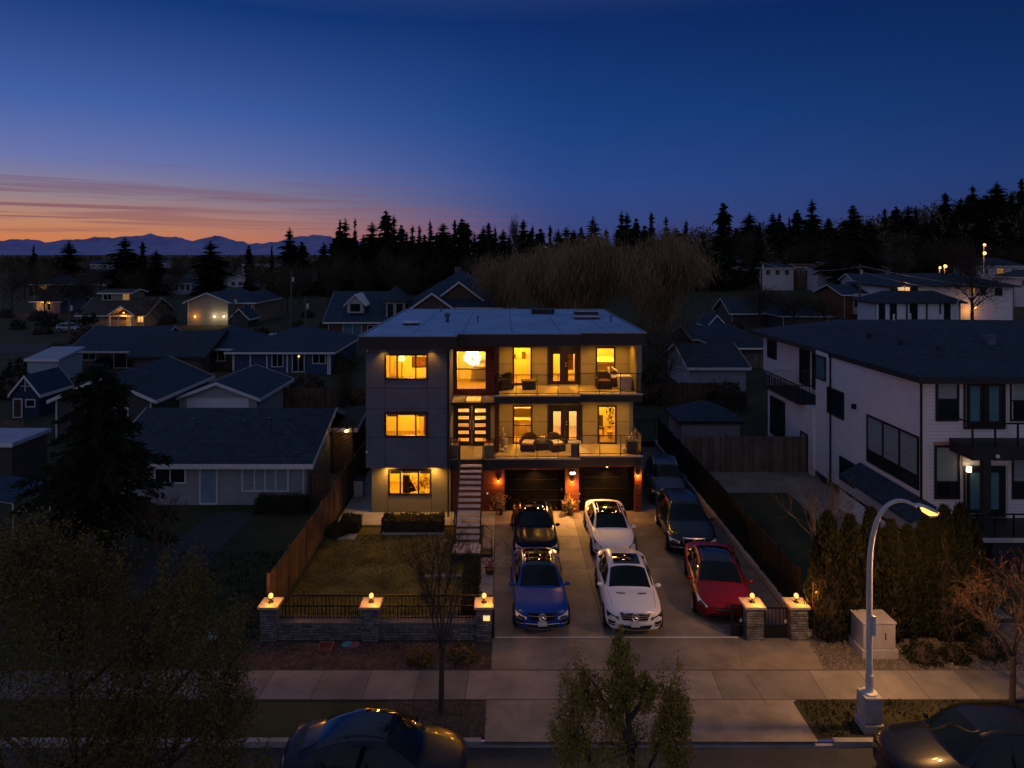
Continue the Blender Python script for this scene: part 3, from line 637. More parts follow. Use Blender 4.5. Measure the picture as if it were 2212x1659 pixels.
# ---- bare street trees
def street_tree(h, r, seed, fan, twigs, tw, lean=0.):
    R = np.random.default_rng(seed); b = MB(); T = []
    def grow(p, d, ln, rad, lev):
        q = p + d * ln; mid = p + d * ln * .5 + Vector(R.normal(0, .03, 3)) * ln
        b.tube([p, mid, q], [rad, rad * .8, rad * .6], 5 if lev < 2 else 3, cap=lev > 2)
        if lev == 4: return
        for k in range(3 if lev < 3 else 4):
            nd_ = (d + Vector(R.normal(0, 1, 3)) * fan * (1 + .2 * lev)); nd_.z += .22; nd_.x += lean * .3; nd_.normalize()
            grow(p.lerp(q, R.uniform(.55, 1.)), nd_, ln * R.uniform(.55, .8), rad * .52, lev + 1)
    base = h * .3
    b.tube([(0, 0, 0), (.02, 0, base)], [.085, .07], 8)
    for k in range(6):
        a = 2 * pi * k / 6 + .4; dd = Vector((cos(a) * fan * 1.1 + lean, sin(a) * fan * 1.1, 1)).normalized()
        grow(Vector((.02, 0, base - .25 + .09 * k)), dd, h * .30, .034, 1)
    V = np.array(b.v); hi = V[V[:, 2] > h * .5]
    P = hi[R.integers(0, len(hi), twigs)] + R.normal(0, .07, (twigs, 3))
    return b, leaf_tris(P, tw, up=1.1, elong=14)
two_part('street_tree', street_tree(5.6, 1., 31, .24, 2600, .012), (M('bark'), M('twigs')), 'slender bare street tree on the mulch strip before the stone wall', 'tree', (ax(953, 19.5), 19.5, 0))
two_part('street_tree', street_tree(4.6, 1.5, 33, .55, 1500, .012, lean=-.25), (M('bark'), M('red_twig')), 'bare reddish street tree with wide fan of branches at the right edge', 'tree', (ax(2187, 19.9), 19.9, 0))
two_part('bare_shrub', street_tree(5.4, 1.2, 35, .27, 700, .012), (mat('grey_bark', (.16, .14, .13), .9), M('twigs')), 'tall bare grey shrub with fanned stems behind the cypress hedge', 'shrub', (ax(1775, 25.2), 25.2, 0), parts=('stem', 'crown'))
two_part('bare_tree', street_tree(4.2, .8, 37, .3, 300, .012), (M('bark'), M('twigs_dark')), 'thin bare sapling on the dark lawn of the left bungalow', 'tree', (ax(345, 26.5), 26.5, 0))

# ---- cypress hedge on the right, one shrub after the other
def cypress(h, r, seed):
    R = np.random.default_rng(seed); n = 5200
    t = R.uniform(0, 1, n) ** .9; a = R.uniform(0, 2 * pi, n)
    prof = np.minimum(1, (1 - t) ** .58 * 1.22) * np.minimum(1, .65 + t * 3)
    lump = 1 + .16 * np.sin(a * 5 + t * 19 + seed) + .1 * np.sin(a * 9 - t * 31)
    rr = r * prof * lump * R.uniform(.8, 1.05, n)
    P = np.stack([rr * np.cos(a), rr * np.sin(a), t * h + .05], 1); d = np.stack([np.cos(a) * .6, np.sin(a) * .6, np.full(n, 1.6)], 1)
    core = MB().lathe([(.02, .0), (r * .62, .1), (r * .78, h * .2), (r * .5, h * .6), (r * .16, h * .86), (.02, h * .92)], n=9)
    return core, leaf_tris(P, .06, up=0, elong=2.6, dirs=d, spread=.45)
for i, (px, py, wd) in enumerate([(1788, 1120, 62), (1836, 1128, 58), (1882, 1112, 58), (1925, 1140, 52), (1960, 1150, 50), (2000, 1132, 56), (2040, 1108, 58), (2075, 1104, 58), (2102, 1140, 46)]):
    Y = 23.3 + .15 * (i % 3); lab = ['leftmost cypress of the hedge beside the wooden post', 'second cypress of the hedge from the wooden post', 'third cypress of the hedge, left of the white utility cabinet', 'low cypress right behind the white utility cabinet', 'shortest cypress behind the lamp pole, notched top', 'cypress of the hedge left under the street lamp head', 'cypress right under the glowing street lamp head', 'tall cypress just right of the street lamp head', 'rightmost cypress of the hedge beside the dark porch'][i]
    two_part('cypress', cypress(az(py, Y) + .12, wd * Y / FPX * .66, 100 + i), (M('bark'), M('thuja')), lab, 'hedge shrub', (ax(px, Y), Y, 0), 'cypress hedge on the right', parts=('stem', 'foliage'))
# low shrubs
def ball(rx, rz, seed, n=900, sz=.05):
    R = np.random.default_rng(seed); d = R.normal(0, 1, (n, 3)); d /= np.linalg.norm(d, axis=1, keepdims=True); d[:, 2] = np.abs(d[:, 2])
    l = 1 + .18 * np.sin(d[:, :1] * 7 + seed) * np.cos(d[:, 1:2] * 6)
    core = MB().sphere((0, 0, rz * .2), min(rx, rz) * .7, 9)
    return core, leaf_tris(d * (rx, rx, rz) * l * R.uniform(.7, 1.03, (n, 1)), sz, up=.4, elong=1.8)
for px, py, w_, h_, lab in [(1990, 1425, .55, .55, 'round dark shrub on gravel right of the utility cabinet'), (2060, 1424, .45, .45, 'small dark shrub in the middle of the gravel bed'), (2128, 1412, .62, .6, 'rightmost dark shrub on the gravel bed near the street tree')]:
    two_part('shrub', ball(w_, h_, px), (M('bark'), M('thuja')), lab, 'shrub', gnd(px, py), parts=('stem', 'foliage'))
for px, py, w_, h_, lab in [(905, 1430, .42, .4, 'dry shrub left of the street tree in the mulch bed'), (1000, 1422, .5, .38, 'dry brown shrub right of the street tree in the mulch bed')]:
    two_part('shrub', ball(w_, h_, px, 500), (M('bark'), M('olive_leaf')), lab, 'shrub', gnd(px, py), parts=('stem', 'foliage'))
for i, (yy, h_) in enumerate([(24.3, .55), (25.2, .75), (26.2, .65), (27.1, .8), (28.1, .7)]):
    two_part('shrub', ball(.34, h_, 300 + i, 700), (M('bark'), M('box_leaf')), ['shrub nearest the lit address pier in the strip beside the path', 'second shrub from the address pier beside the path', 'middle shrub of the strip between lawn and path', 'tall shrub near the stair foot beside the path', 'shrub touching the stair platform beside the path'][i], 'shrub', (-1.25, yy, 0), 'shrubs in the strip beside the path', parts=('stem', 'foliage'))
# clipped box hedges
def hedge(name, x0, x1, y0, y1, h, seed, label, n=5200):
    R = np.random.default_rng(seed); P = np.stack([R.uniform(x0, x1, n), R.uniform(y0, y1, n), R.uniform(.02, h, n)], 1)
    f = R.integers(0, 6, n)
    P[f == 0, 0] = x0; P[f == 1, 0] = x1; P[f == 2, 1] = y0; P[f == 3, 1] = y1; P[f >= 4, 2] = h
    P += R.normal(0, .025, P.shape); P[:, 2] += .05 * np.sin(P[:, 0] * 4) * (f >= 4)
    t = thing(name, label, 'hedge', ((x0 + x1) / 2, (y0 + y1) / 2, 0))
    MB().box(x0 + .06, x1 - .06, y0 + .06, y1 - .06, 0, h - .06).build('stem', M('bark'), t)
    MB().tris(leaf_tris(P, .045, up=.5, elong=1.7)).build('foliage', M('box_leaf'), t)
hedge('box_hedge', ax(830, 32.5), ax(957, 32.5), 31.95, 32.85, .62, 1, 'long clipped box hedge below the ground floor window')
hedge('box_hedge', ax(742, 32.6), ax(780, 32.6), 31.9, 32.75, .6, 2, 'short clipped box hedge in the corner by the wooden fence', 2200)
two_part('shrub', ball(.5, .62, 77, 1100), (M('bark'), M('box_leaf')), 'round bush between short hedge and the wooden fence', 'shrub', (ax(727, 31.7), 31.7, 0), parts=('stem', 'foliage'))
hedge('box_hedge', ax(560, 34.9), ax(665, 34.9), 34.2, 35.1, .75, 3, 'dark hedge under the picture window of the left bungalow', 2600)
bpy.data.objects['box_hedge.002'].children[1].data.materials[0] = M('needles_near')
two_part('shrub', leafy(4.2, [(0, 0, 2.1, 1.1, 1.9, 3)], 18, 1500, .1), (M('bark'), M('needles')), 'dark green bush between the left bungalow annex and the lit house', 'shrub', (ax(762, 46), 46, 0), parts=('stem', 'foliage'))

# dark garden shrubs scattered between the far houses
SH = []
for i in range(4):
    core, T = ball(1.0, 1.0, 500 + i, 420, .13); core.m = [0] * len(core.f); core.tris(T, 1); SH.append(core.mesh('bush', [M('bark'), M('needles' if i % 2 else 'twigs_dark')]))
R9 = random.Random(5); spots = []
for _ in range(40): Y = R9.uniform(62, 142); spots.append((R9.uniform(-.74, -.22) * Y, Y))
for _ in range(26): Y = R9.uniform(56, 120); spots.append((R9.uniform(.16, .5) * Y, Y))
for x, y in spots:
    s = R9.uniform(.8, 2.1); o = bpy.data.objects.new('bush', R9.choice(SH)); COL.objects.link(o); o.location = (x, y, hill(x, y) - .05); o.scale = (s, s, s * R9.uniform(.7, 1.3)); o.rotation_euler.z = R9.uniform(0, 6)
    tag(o, 'dark garden bush between the far houses', 'bush', 'dark garden bushes between the far houses')

# ---- grass blades and loose stones, far too many to count
def tufts(name, x0, x1, y0, y1, n, m, sz=.05, z0=.0, clump=1.):
    P = np.stack([rng.uniform(x0, x1, n), rng.uniform(y0, y1, n), np.full(n, z0)], 1)
    k = np.sin(P[:, 0] * 2.3 + np.sin(P[:, 1] * 1.7) * 2) * np.cos(P[:, 1] * 2.9 + P[:, 0]); P = P[rng.uniform(-1, 1, n) < k * clump + .35]
    return tag(MB().tris(leaf_tris(P, sz, up=1.5, elong=1.7, spread=.7)).build(name, m), kind='stuff')
tufts('grass', -8.05, -1.5, 23.4, 31.8, 15000, mat('blade', (.10, .095, .02), .9, kind='leaf', var=.5, col2=(.28, .24, .05)), .035, .012)
tufts('grass', -14, -8.4, 18.5, 30, 9000, mat('blade_dark', (.020, .024, .010), .9, kind='leaf', var=.5, col2=(.045, .042, .016)), .05)
tufts('grass', 8.6, 15, 18.5, 20, 3500, M('blade_dark'), .04, .01)
def stones(name, x0, x1, y0, y1, n, m, s0, s1):
    b = MB()
    for _ in range(n):
        x, y, s = random.uniform(x0, x1), random.uniform(y0, y1), random.uniform(s0, s1); a = random.uniform(0, 3)
        q = [(x + cos(a + t) * s * random.uniform(.7, 1.2), y + sin(a + t) * s * random.uniform(.7, 1.2), .01) for t in (0, 1.3, 2.4, 3.6, 4.9)]
        p = (x, y, .01 + s * random.uniform(.5, .9))
        for k in range(5): b.face((q[k], q[(k + 1) % 5], p))
    return tag(b.build(name, m), kind='stuff')
stones('bark_chips', -8.5, -.45, 21.5, 22.95, 1500, mat('chip', (.13, .08, .06), .95, kind='leaf', var=.6, col2=(.30, .2, .16)), .02, .05)
stones('gravel', 10.2, 20, 21.5, 23.2, 2600, mat('pebble', (.15, .12, .11), .9, kind='leaf', var=.5, col2=(.36, .31, .28)), .025, .055)
stones('bark_chips', -3.3, -.45, 18.5, 19.95, 700, M('chip'), .02, .05)
# ------------------------------------------------------------------ vehicles
mat('tyre', (.012, .012, .012), .85); mat('rim', (.45, .45, .46), .3, .9); mat('car_trim', (.008, .008, .009), .35)
mat('car_glass', (.004, .007, .009), .05, spec=.35, var=.2)
mat('roof_glass', (.004, .004, .005), .03, spec=.7, coat=.5, var=.2)
mat('headlamp', (.85, .88, .92), .12, .0, spec=.9, coat=1., var=.3, scale=14)
mat('headlamp_dark', (.03, .034, .04), .05, .2, spec=.9, coat=1., var=.3, scale=14)
mat('plate', (.55, .56, .58), .5, var=.12, scale=12)
def paint(name, col, metal=.0, rough=.3, coat=.35): return mat(name, col, rough, metal, var=.05, scale=.8, coat=coat, spec=.25)

def crom(P, t):
    """Catmull-Rom through the rows of P at parameter t in 0..1"""
    P = np.asarray(P, float); n = len(P) - 1; x = min(max(t, 0), 1) * n; i = min(int(x), n - 1); f = x - i
    a, b, c, d = P[max(i - 1, 0)], P[i], P[i + 1], P[min(i + 2, n)]
    return .5 * (2 * b + (c - a) * f + (2 * a - 5 * b + 4 * c - d) * f * f + (3 * b - a - 3 * c + d) * f ** 3)

SHAPES = {
 # y, under, half width, shoulder height, hood height  (metres, unit car 4.8 x 1.94 x 1.66)
 'suv': dict(body=[(0, .36, .74, .74, .86), (.10, .27, .90, .80, .93), (.45, .24, .955, .90, 1.0), (1.0, .24, .965, .96, 1.07), (1.45, .24, .96, 1.0, 1.12), (2.4, .25, .955, 1.02, 1.1), (3.4, .25, .96, 1.05, 1.12), (4.2, .27, .94, 1.06, 1.13), (4.65, .33, .87, 1.0, 1.08), (4.8, .45, .76, .92, .98)],
   cab=[(1.22, 1.03, .80, .70), (1.62, 1.30, .83, .67), (2.05, 1.57, .84, .645), (2.6, 1.655, .85, .64), (3.4, 1.65, .85, .63), (4.1, 1.58, .83, .60), (4.5, 1.32, .80, .60), (4.68, 1.05, .76, .62)], belt=1.0, ws=(1.34, 2.02), rf=(2.2, 3.5), sw=((1.62, 2.55), (2.63, 3.5), (3.58, 4.2)), wy=(.92, 3.78), wr=.36),
 'coupe': dict(body=[(0, .34, .74, .72, .84), (.10, .26, .90, .79, .92), (.45, .23, .955, .89, .99), (1.0, .23, .965, .95, 1.05), (1.45, .23, .96, .98, 1.1), (2.4, .24, .955, 1.02, 1.1), (3.4, .24, .965, 1.06, 1.13), (4.2, .26, .95, 1.08, 1.15), (4.65, .33, .88, 1.04, 1.1), (4.8, .45, .78, .96, 1.0)],
   cab=[(1.22, 1.02, .80, .69), (1.64, 1.28, .83, .66), (2.1, 1.53, .84, .625), (2.6, 1.60, .85, .61), (3.2, 1.575, .84, .59), (3.85, 1.44, .81, .57), (4.35, 1.24, .76, .57), (4.6, 1.08, .74, .6)], belt=1.0, ws=(1.34, 2.08), rf=(2.22, 3.15), sw=((1.64, 2.55), (2.63, 3.5), (3.56, 3.95)), wy=(.92, 3.76), wr=.36),
 'sedan': dict(body=[(0, .30, .70, .60, .68), (.12, .20, .88, .68, .76), (.45, .18, .935, .76, .84), (1.0, .18, .95, .84, .93), (1.45, .18, .945, .87, .97), (2.4, .2, .94, .9, .98), (3.4, .2, .95, .93, 1.0), (4.2, .22, .93, .97, 1.04), (4.6, .28, .86, .95, 1.03), (4.75, .4, .74, .86, .92)],
   cab=[(1.02, .90, .78, .70), (1.5, 1.16, .81, .66), (2.0, 1.37, .82, .62), (2.5, 1.435, .83, .60), (3.0, 1.42, .82, .59), (3.6, 1.29, .79, .57), (4.15, 1.08, .74, .58), (4.4, .98, .70, .6)], belt=.88, ws=(1.14, 1.98), rf=(2.05, 3.3), sw=((1.48, 2.42), (2.5, 3.4), (3.46, 3.8)), wy=(.86, 3.74), wr=.335),
}
def make_car(name, label, kind, pm, loc, rz=0., scale=(1, 1, 1), group=None, roof='body', lamp_m='headlamp', grille=None, emblem=None, rails=None, plate=True, vents=False, lite=False, sunroof=False, fog=False):
    """nose at the local origin pointing to -Y; every pane, lamp and grille lies on the body surface"""
    sh = SHAPES[kind]; sxx, syy, szz = scale
    B = np.array(sh['body']) * (syy, szz, sxx, szz, szz); Cb = np.array(sh['cab']) * (syy, szz, sxx, sxx); belt = sh['belt'] * szz
    t = thing(name, label, 'car', (0, 0, 0), group)
    mb = MB(); NU, NV = (34, 9) if not lite else (22, 9); rows = []
    Lc = B[-1, 0]
    for i in range(NU + 1):
        u = i / NU; u = u ** 1.25 if u < .5 else u
        u = min(u, 1); y, zb, hw, zs, zt = crom(B, u)
        prof = [(0, zb), (hw * .84, zb), (hw * .965, zb + .10 * szz), (hw, zb + .42 * (zs - zb)), (hw * .985, zb + .74 * (zs - zb)), (hw * .95, zs), (hw * .84, zs + .62 * (zt - zs)), (hw * .45, zt - .012), (0, zt)]
        r = []
        for x, z in prof:
            k = max(0., 1 - y / (1.1 * syy)); bow = .26 * (abs(x) / (.95 * sxx)) ** 2.6 * k + .10 * max(0, (z - .55 * szz)) * k
            kr = max(0., (y - Lc + 1.0) / 1.0); r.append((x, y + bow - .22 * (abs(x) / (.95 * sxx)) ** 2.6 * kr, z))
        rows.append(r)
    base = len(mb.v)
    full = [[(-p[0], p[1], p[2]) for p in r[::-1]] + r[1:-1] for r in rows]; m_ = len(full[0])
    for r in full: mb.v += r
    for i in range(NU):
        for k in range(m_):
            j = (k + 1) % m_; mb.f.append((base + i * m_ + k, base + (i + 1) * m_ + k, base + (i + 1) * m_ + j, base + i * m_ + j)); mb.m.append(0)
    for e in (0, NU):                       # nose and tail panels
        r = full[e]; i0 = len(mb.v); c = np.mean(r, axis=0); c[1] += -.045 if e == 0 else .03
        mb.v += r + [tuple(c)]
        for k in range(m_):
            j = (k + 1) % m_; f = (i0 + k, i0 + j, i0 + m_); mb.f.append(f if e == 0 else f[::-1]); mb.m.append(0)
    # cabin
    base = len(mb.v); CN = 26 if not lite else 14; vs = (-1, -.9, -.72, -.5, -.28, 0, .28, .5, .72, .9, 1)
    for i in range(CN + 1):
        y, zt, hb, ht = crom(Cb, i / CN)
        h = max(zt - belt, .01); pr = [(hb, belt - .06), (hb * .985, belt + .22 * h), (ht * 1.05 + (hb - ht) * .12, belt + .72 * h), (ht * .90, belt + .945 * h), (ht * .5, belt + h * .99), (0, belt + h)]
        front = max(0, 1 - (y - Cb[0, 0]) / (1.0 * syy))
        for v in np.linspace(-1, 1, 13):
            x, z = crom(pr, 1 - abs(v)); mb.v.append((x * (1 if v > 0 else -1), y + .16 * front * (abs(x) / hb) ** 2, z))
    for i in range(CN):
        for k in range(12): mb.f.append((base + i * 13 + k, base + i * 13 + k + 1, base + (i + 1) * 13 + k + 1, base + (i + 1) * 13 + k)); mb.m.append(0)
    for i in range(len(mb.f)):
        pass
    body = mb.build('body', pm, t, smooth=True)
    bm_ = bmesh.new(); bm_.from_mesh(body.data); bmesh.ops.remove_doubles(bm_, verts=bm_.verts, dist=.0005); bmesh.ops.recalc_face_normals(bm_, faces=bm_.faces); bm_.to_mesh(body.data)
    bvh = BVHTree.FromBMesh(bm_); bm_.free(); body.data.polygons.foreach_set('use_smooth', [True] * len(body.data.polygons))
    def patch(axis, quad, n=7, m=5, off=.008, mbx=None, mi=0, bulge=0., sgn=1):
        """grid over a four-cornered outline, dropped onto the body along an axis"""
        mbx = mbx or MB(); A, Bq, C, Dq = [np.array(q, float) for q in quad]; i0 = len(mbx.v); G = []
        for j in range(m + 1):
            for i in range(n + 1):
                s, q = i / n, j / m; p = (A * (1 - s) + Bq * s) * (1 - q) + (Dq * (1 - s) + C * s) * q
                p = p + np.array((0, bulge * 4 * s * (1 - s) * (1 - 2 * q)))
                if axis == 'y': o, d = Vector((p[0], -3, p[1])), Vector((0, 1, 0))
                elif axis == 'z': o, d = Vector((p[0], p[1], 5)), Vector((0, 0, -1))
                else: o, d = Vector((sgn * 3, p[0], p[1])), Vector((-sgn, 0, 0))
                hit, no, _, _ = bvh.ray_cast(o, d)
                if hit is None: hit, no = o + d * 2.2, -d
                if no.dot(d) > 0: no = -no
                mbx.v.append(tuple(hit + no * off - d * off * .5))
        for j in range(m):
            for i in range(n):
                a = i0 + j * (n + 1) + i; mbx.f.append((a, a + 1, a + n + 2, a + n + 1)); mbx.m.append(mi)
        return mbx
    def Z(v): return v * szz
    def W(v): return v * sxx
    w0, w1 = sh['ws'][0] * syy, sh['ws'][1] * syy; hb0, ht1 = Cb[0, 2], np.interp(w1, Cb[:, 0], Cb[:, 3])
    patch('z', ((-hb0 * .90, w0 + .1), (hb0 * .90, w0 + .1), (ht1 * .96, w1), (-ht1 * .96, w1)), 12, 8, .006, bulge=-.05).build('windshield', M('car_glass'), t, smooth=True)
    r0, r1 = sh['rf'][0] * syy, sh['rf'][1] * syy
    if roof == 'glass':
        q = patch('z', ((-ht1 * .94, w1 + .03), (ht1 * .94, w1 + .03), (ht1 * .9, r1 + .45), (-ht1 * .9, r1 + .45)), 8, 8, .007)
        q.build('roof_glass', M('roof_glass'), t, smooth=True)
    if sunroof:
        patch('z', ((-ht1 * .76, r0), (ht1 * .76, r0), (ht1 * .74, r1 - .1), (-ht1 * .74, r1 - .1)), 8, 8, .008).build('sunroof', M('roof_glass'), t, smooth=True)
    for s in (-1, 1):
        for a, b in sh['sw']:
            a, b = a * syy, b * syy
            za = np.interp(a, Cb[:, 0], Cb[:, 1]); zb_ = np.interp(b, Cb[:, 0], Cb[:, 1])
            lo = belt + .035; ha = lo + max(.06, (za - belt) * .80 - .05); hb_ = lo + max(.06, (zb_ - belt) * .80 - .05)
            if a == sh['sw'][0][0] * syy: ha = lo + .06
            am = a + .42 if a == sh['sw'][0][0] * syy else a
            q = patch('x', ((a, lo), (b, lo), (b, hb_), (am, np.interp(am, Cb[:, 0], Cb[:, 1]) * .8 + belt * .2 - .02) if am > a else (a, ha)), 6, 4, .007, sgn=s)
            q.build('side_window', M('car_glass'), t, smooth=True)
        # door mirror
        my = w0 + .32 * syy; mx = s * W(1.02)
        q = MB().sphere((0, 0, 0), .1, 8); q.v = [(mx + v[0] * 1.05, my + v[1] * .6, belt + .07 + v[2] * .75) for v in q.v]
        q.tube([(s * W(.84), my + .03, belt + .0), (mx - s * .05, my + .02, belt + .04)], .025, 5)
        q.build('mirror', pm, t, smooth=True)
        if rails: MB().tube([(s * ht1 * .93, y_, crom(Cb, (y_ - Cb[0, 0]) / (Cb[-1, 0] - Cb[0, 0]))[1] * 1 - .01 + 0 * y_) for y_ in np.linspace(w1 + .15, r1 + .55, 6)], .02, 5).build('roof_rail', M(rails), t)
    # wheels: tyre and rim in dark arches
    R = sh['wr'] * szz
    for yy in sh['wy']:
        yy *= syy
        for s in (-1, 1):
            q = MB(); arch = R * 1.13
            for k in range(20):
                a0, a1 = 2 * pi * k / 20, 2 * pi * (k + 1) / 20
                q.face([(s * W(.972), yy + arch * cos(a0), max(.2 * szz, R + arch * sin(a0))), (s * W(.972), yy + arch * cos(a1), max(.2 * szz, R + arch * sin(a1))), (s * W(.972), yy, R)])
            q.build('wheel_arch', M('car_trim'), t)
            wx = s * W(.88); q = MB().lathe([(R * .6, -.11), (R * .93, -.115), (R, -.07), (R, .07), (R * .93, .115), (R * .6, .11)], (wx, yy, R), 22, axis='x'); wh = q.build('wheel', M('tyre'), t, smooth=False)
            f = s * .118; rm = MB().lathe([(R * .68, f * .7), (R * .70, f * 1.02), (R * .62, f * .95), (R * .60, f * .80)][::1], (wx, yy, R), 22, axis='x')
            for k in range(5):
                a = 2 * pi * k / 5 + .3
                rm.tube([(wx + f * .95, yy, R), (wx + f * .97, yy + R * .64 * cos(a), R + R * .64 * sin(a))], [R * .13, R * .09], 4)
            rm.build('rim', M('rim'), wh)
            if lite: continue
    if not lite:
        zs0 = B[1, 3]; 
        # headlamps
        for s in (-1, 1):
            if kind == 'sedan':
                qd = ((s * W(.86), zs0 - .02), (s * W(.60), zs0 - .13), (s * W(.57), zs0 - .07), (s * W(.885), zs0 + .13))
            else:
                qd = ((s * W(.90), zs0 - .16), (s * W(.54), zs0 - .20), (s * W(.53), zs0 - .10), (s * W(.895), zs0 - .0))
            q = patch('y', qd, 7, 3, .010); h = q.build('headlight', M(lamp_m), t, smooth=True)
            A, Bq, C, Dq = [np.array(k) for k in qd]; c = (A + Bq + C + Dq) / 4
            q = patch('y', tuple(tuple(c + (k - c) * f) for k, f in ((A, .75), (Bq, .8), (C, .45), (Dq, .35))), 6, 2, .018); q.build('reflector', M('car_trim' if lamp_m == 'headlamp' else 'headlamp'), h, smooth=True)
        if grille:
            gz0, gz1, gw, gm = grille
            q = patch('y', ((-W(gw * .82), Z(gz0)), (W(gw * .82), Z(gz0)), (W(gw), Z(gz1)), (-W(gw), Z(gz1))), 10, 4, .010, mi=0); g = q.build('grille', M('car_trim'), t, smooth=True)
            q = MB(); fr = []
            bars = [gz0, gz1] if gm == 'kidney' else [gz0 + (gz1 - gz0) * f for f in (0., .38, .68, 1.)] if gm == 'bars' else [gz0 + (gz1 - gz0) * .62]
            for zz_ in bars:
                f = (zz_ - gz0) / (gz1 - gz0); ww = W(gw * (.82 + .18 * f))
                patch('y', ((-ww, Z(zz_) - .012), (ww, Z(zz_) - .012), (ww, Z(zz_) + .012), (-ww, Z(zz_) + .012)), 12, 1, .022, q)
            if gm == 'kidney':
                for xx in (-gw * .93, gw * .93, -.025, .025): patch('y', ((W(xx) - .014, Z(gz0)), (W(xx) + .014, Z(gz0)), (W(xx) + .014, Z(gz1)), (W(xx) - .014, Z(gz1))), 1, 4, .022, q)
            q.build('grille_bar', M('chrome'), g, smooth=True)
            if emblem == 'star':
                zc = Z((gz0 + gz1) / 2); yb = bvh.ray_cast(Vector((0, -3, zc)), Vector((0, 1, 0)))[0].y - .03; q = MB()
                pts = [(.115 * cos(2 * pi * k / 20), yb, zc + .115 * sin(2 * pi * k / 20)) for k in range(21)]; q.tube(pts, .016, 5)
                for k in range(3):
                    a = pi / 2 + 2 * pi * k / 3; q.tube([(0, yb, zc), (.112 * cos(a), yb, zc + .112 * sin(a))], [.024, .008], 4)
                q.build('emblem', M('chrome'), g)
        if emblem == 'dot' or emblem == 'tee':
            zc = zs0 + .0 if kind == 'sedan' else zs0 - .02
            if emblem == 'tee':
                zc = zs0 - .075; q = patch('y', ((-.05, zc + .03), (.05, zc + .03), (.05, zc + .045), (-.05, zc + .045)), 2, 1, .014); patch('y', ((-.008, zc - .05), (.008, zc - .05), (.014, zc + .03), (-.014, zc + .03)), 1, 2, .014, q)
            else:
                q = patch('y', ((-.04, zc - .0), (.04, zc - .0), (.04, zc + .075), (-.04, zc + .075)), 2, 2, .02)
            q.build('emblem', M('chrome'), t)
        # lower intakes
        if kind == 'sedan':
            q = patch('y', ((-W(.56), Z(.27)), (W(.56), Z(.27)), (W(.48), Z(.36)), (-W(.48), Z(.36))), 8, 2, .01)
            for s in (-1, 1): patch('y', ((s * W(.86), Z(.36)), (s * W(.64), Z(.34)), (s * W(.64), Z(.41)), (s * W(.86), Z(.45))), 4, 2, .01, q)
        else:
            q = patch('y', ((-W(.46), Z(.34)), (W(.46), Z(.34)), (W(.58), Z(.45)), (-W(.58), Z(.45))), 8, 2, .01)
            for s in (-1, 1): patch('y', ((s * W(.86), Z(.40)), (s * W(.66), Z(.40)), (s * W(.64), Z(.54)), (s * W(.87), Z(.56))), 4, 2, .01, q)
        bi = q.build('bumper_intake', M('car_trim'), t, smooth=True)
        if fog:
            q = MB()
            for xa, xb, z0, z1 in ((-.6, .6, .455, .475), (-.46, .46, .315, .335)): patch('y', ((W(xa), Z(z0)), (W(xb), Z(z0)), (W(xb), Z(z1)), (W(xa), Z(z1))), 10, 1, .02, q)
            for s in (-1, 1): patch('y', ((s * W(.87), Z(.455)), (s * W(.65), Z(.455)), (s * W(.65), Z(.475)), (s * W(.87), Z(.475))), 4, 1, .02, q)
            q.build('bumper_strip', M('chrome'), bi, smooth=True)
        if plate:
            zc = Z(.49) if kind != 'sedan' else Z(.40)
            yb = bvh.ray_cast(Vector((0, -3, zc)), Vector((0, 1, 0)))[0].y
            MB().box(-.155, .155, yb - .035, yb - .012, zc - .078, zc + .078).build('number_plate', M('plate'), t)
        if vents:
            for s in (-1, 1): patch('z', ((s * .22, .98 * syy), (s * .52, 1.02 * syy), (s * .52, 1.08 * syy), (s * .22, 1.04 * syy)), 3, 1, .012).build('hood_vent', M('car_trim'), t)
        # panel gaps: bonnet edges and doors
        q = MB()
        for s in (-1, 1): patch('z', ((s * W(.70), .35 * syy), (s * W(.71), .35 * syy), (s * W(.80), 1.3 * syy), (s * W(.79), 1.3 * syy)), 1, 8, .005, q)
        for s in (-1, 1):
            for yy in (1.55, 2.6, 3.52): patch('x', ((yy * syy, .4 * szz), (yy * syy + .012, .4 * szz), (yy * syy + .012, belt), (yy * syy, belt)), 1, 5, .005, q, sgn=s)
            patch('x', ((2.3 * syy, belt - .12), (2.5 * syy, belt - .12), (2.5 * syy, belt - .09), (2.3 * syy, belt - .09)), 1, 1, .02, q, sgn=s)
        n0 = len(body.data.polygons); bm_ = bmesh.new(); bm_.from_mesh(body.data); gm = q.mesh('gap', M('car_trim')); bm_.from_mesh(gm); bm_.faces.ensure_lookup_table()
        for f in bm_.faces[n0:]: f.material_index = 1
        bm_.to_mesh(body.data); bm_.free(); body.data.materials.append(M('car_trim')); bpy.data.meshes.remove(gm)
    t.location = loc; t.rotation_euler.z = rz; return t

